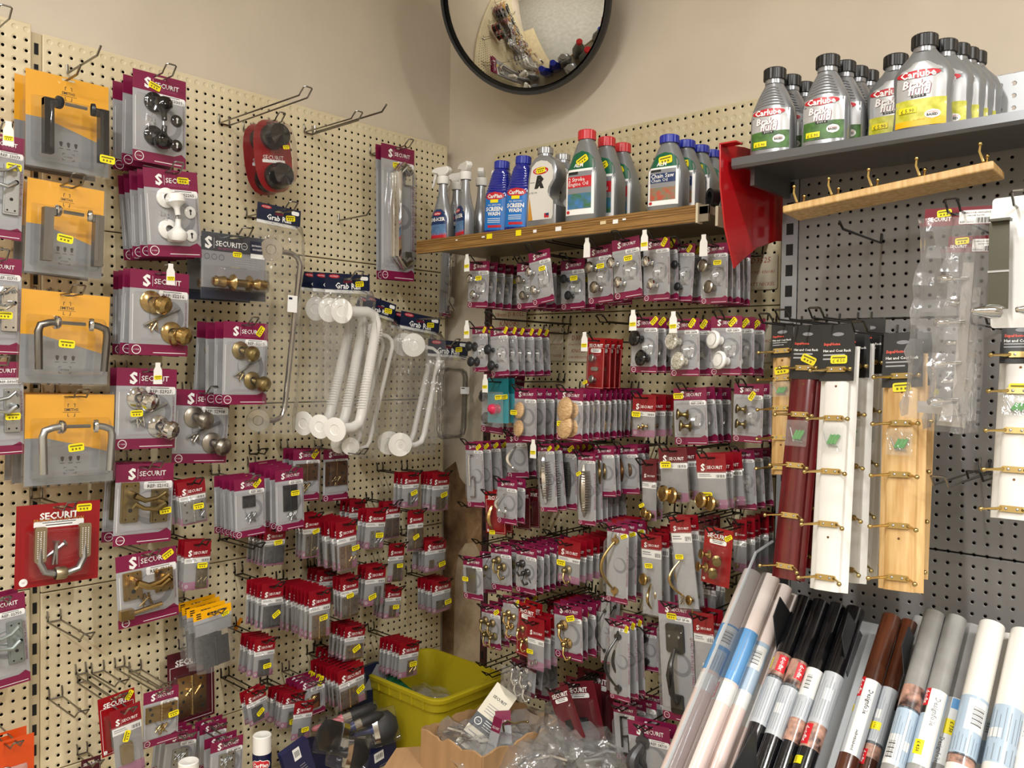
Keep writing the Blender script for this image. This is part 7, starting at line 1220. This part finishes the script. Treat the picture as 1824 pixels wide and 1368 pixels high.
# ------------------------------------------------------------------ spray cans and decorating packs by the hinge wall
NAVYCAN = mat('navy_can', '#15183c', .25, .2)
def can(p, d, ztop, label, r=.98):
    q = on('L', *p, d); t = thing('spray_can', P(q[0], q[1], -79.45), (0, 0, math.radians(48)), label, 'spray can'); h = (q[2] + 79.45) * S; R = r * S; b = MB(); b.lathe([(R * .97, 0), (R, .004), (R, h - 1.9 * S), (R * .9, h - 1.6 * S), (0, h - 1.55 * S)], (0, 0, 0), (0, 0, 1), NAVYCAN, 32); b.build('can_body', t)
    b = MB(); b.lathe([(R * .98, h - 1.85 * S), (R * .98, h - .08 * S), (R * .9, h), (0, h - .004)], (0, 0, 0), (0, 0, 1), PLASTW, 32); b.build('cap', t)
    f = lambda e: (lambda x, z: (R * (1 + e) * math.sin(x / R), -R * (1 + e) * math.cos(x / R), z)); L = MB(); gridpatch(L, 0, 0, 0, 0, f(.01), LRED, shape=oval(0, h - 2.9 * S, R * 1.05, .55 * S)); gridpatch(L, 0, 0, 0, 0, f(.005), WHITE, shape=oval(0, h - 2.9 * S, R * 1.15, .62 * S)); L.text('CarPlan', 0, h - 2.9 * S, R * 1.7, 0, WHITE, fmap=f(.02), bold=.03); gridpatch(L, -R, R, .3 * h, .5 * h, f(.005), LBLUE); L.build('label', t)
can((467, 1308), 10.5, 0, 'navy spray can with white cap below the low hinge bags'); can((336, 1355), 11.5, 0, 'spray can with white cap, lower, beside steel screw cards')
BRNAVY = mat('navy_brush_sleeve', '#1d2148', .3); BRIST = mat('black_bristles', '#141414', .4, noise=(200, .6), stretch=(8, 8, .4)); PINKH = mat('pink_handle', '#d2737c', .35); BLUEH = mat('blue_handle', '#26356f', .3)
def brush(h_px, t_px, hd, td, hm, label, w=.04):
    a = Vector(P(*on('L', *h_px, hd))); c = Vector(P(*on('L', *t_px, td))); z = (c - a).normalized(); Ln = (c - a).length; cd = (Vector(P(*CC)) - a).normalized(); y = -(cd - z * cd.dot(z)).normalized(); x = y.cross(z); Mx = Matrix((x, y, z)).transposed().to_4x4(); Mx.translation = a
    t = thing('paint_brush', a, Mx.to_euler(), label, 'paint brush'); b = MB(); n = 6; secs = [(-.02, w * .2, .003, 2), (0, w * .5, .009, 2.4), (.03, w * .52, .011, 2.6), (Ln * .38, w * .5, .011, 3)]; loft(b, secs, BRIST, 20); b.build('bristles', t)
    b = MB(); loft(b, [(Ln * .36, w * .52, .013, 4), (Ln * .5, w * .5, .013, 4)], CHROME, 20); b.build('ferrule', t)
    b = MB(); b.tube([(0, 0, Ln * .5), (0, 0, Ln * .6), (0, 0, Ln * .75), (0, 0, Ln * .95), (0, 0, Ln)], [.014, .009, .007, .009, .005], hm, 10); b.build('handle', t)
    b = MB(); loft(b, [(-.022, w * .6, .006, 3), (.0, w * .62, .016, 3), (Ln * .5, w * .62, .016, 3), (Ln * 1.01, w * .5, .012, 3)], BLIST, 20); b.build('clear_sleeve', t)
brush((660, 1262), (556, 1300), 9.0, 7.2, PINKH, 'bagged paint brush with pink handle on the decorating pile', .03)
brush((672, 1275), (588, 1312), 10.0, 8.6, BLUEH, 'bagged paint brush with blue handle on the decorating pile', .03)
brush((696, 1290), (630, 1310), 10.5, 8.8, BLUEH, 'bagged broad black brush beside the yellow bin', .085)
brush((574, 1308), (652, 1322), 11.5, 10.2, BLKCAP, 'bagged broad black brush in the middle of the pile', .08)
brush((645, 1345), (586, 1338), 12.6, 11.6, BLKCAP, 'bagged broad black brush, lowest of the pile', .075)
def d_navy(w, h, hang=.01):
    zt, zb = hang, hang - h; b = MB(); b.prism([(-w / 2, zb), (w / 2, zb), (w / 2 + .01, zb + .3 * h), (w * .47, zb + .55 * h), (w / 2, zb + .62 * h), (w * .42, zt - .03 * h), (.0, zt), (-w / 2, zt - .05 * h)], 0, .012, NAVYC); b.poly([(-.3 * w, zt - .27 * h), (.36 * w, zt - .26 * h), (.36 * w, zt - .06 * h), (-.0, zt - .02 * h)], -.0005, GREYD); y = -.001
    b.text('ECOL', .14 * w, zt - .2 * h, .42 * w, y, WHITE, bold=.03); b.text('um', .26 * w, zt - .4 * h, .22 * w, y, WHITE); b.text('ER', .3 * w, zt - .68 * h, .3 * w, y, WHITE, bold=.03)
    for k in range(6): b.rect(.1 * w, .45 * w, zb + (.05 + .02 * k) * h, zb + (.056 + .02 * k) * h, y, GREYD)
    return [('navy_pack', b), sticker_part(.42 * w, zt - .62 * h, .025, 1.2, -.0015)]
hang('L', 'px', (640, 1172), (702, 1186), (652, 1345), d_navy, 4.2, 1, 'navy decorating pack standing behind the brushes', 'brush pack', hk=False)
def d_nleaf(w, h, hang=.0):
    zt, zb = hang, hang - h; b = MB(); b.prism(rrect(-w / 2, w / 2, zb, zt, .003), 0, .02, BRNAVY); b.poly(rrect(-.12 * w, .14 * w, zt - .26 * h, zt - .04 * h, .001), -.0006, WHITE)
    for k in range(8): b.rect((-.08 + .024 * k) * w, (-.072 + .024 * k + .006 * (k % 2)) * w, zt - .2 * h, zt - .09 * h, -.001, BLACKP)
    for k in range(9): b.rect(.0, (.2 + .03 * (k % 4)) * w, zt - (.4 + .05 * k) * h, zt - (.385 + .05 * k) * h, -.0006, GREYD)
    return [('navy_sleeve', b)]
o = hang('L', 'px', (500, 1338), (548, 1322), (552, 1400), d_nleaf, 12.5, 1, 'navy sleeve with a barcode sticker beside the spray can', 'brush pack', hk=False)
o = hang('L', 'px', (556, 1300), (700, 1316), (548, 1420), d_nleaf, 6.6, 1, 'navy pack buried under the black brushes', 'brush pack', hk=False)
o = hang('L', 'px', (640, 1352), (705, 1322), (655, 1420), d_nleaf, 9.6, 1, 'navy pack leaning by the yellow bin foot', 'brush pack', hk=False)
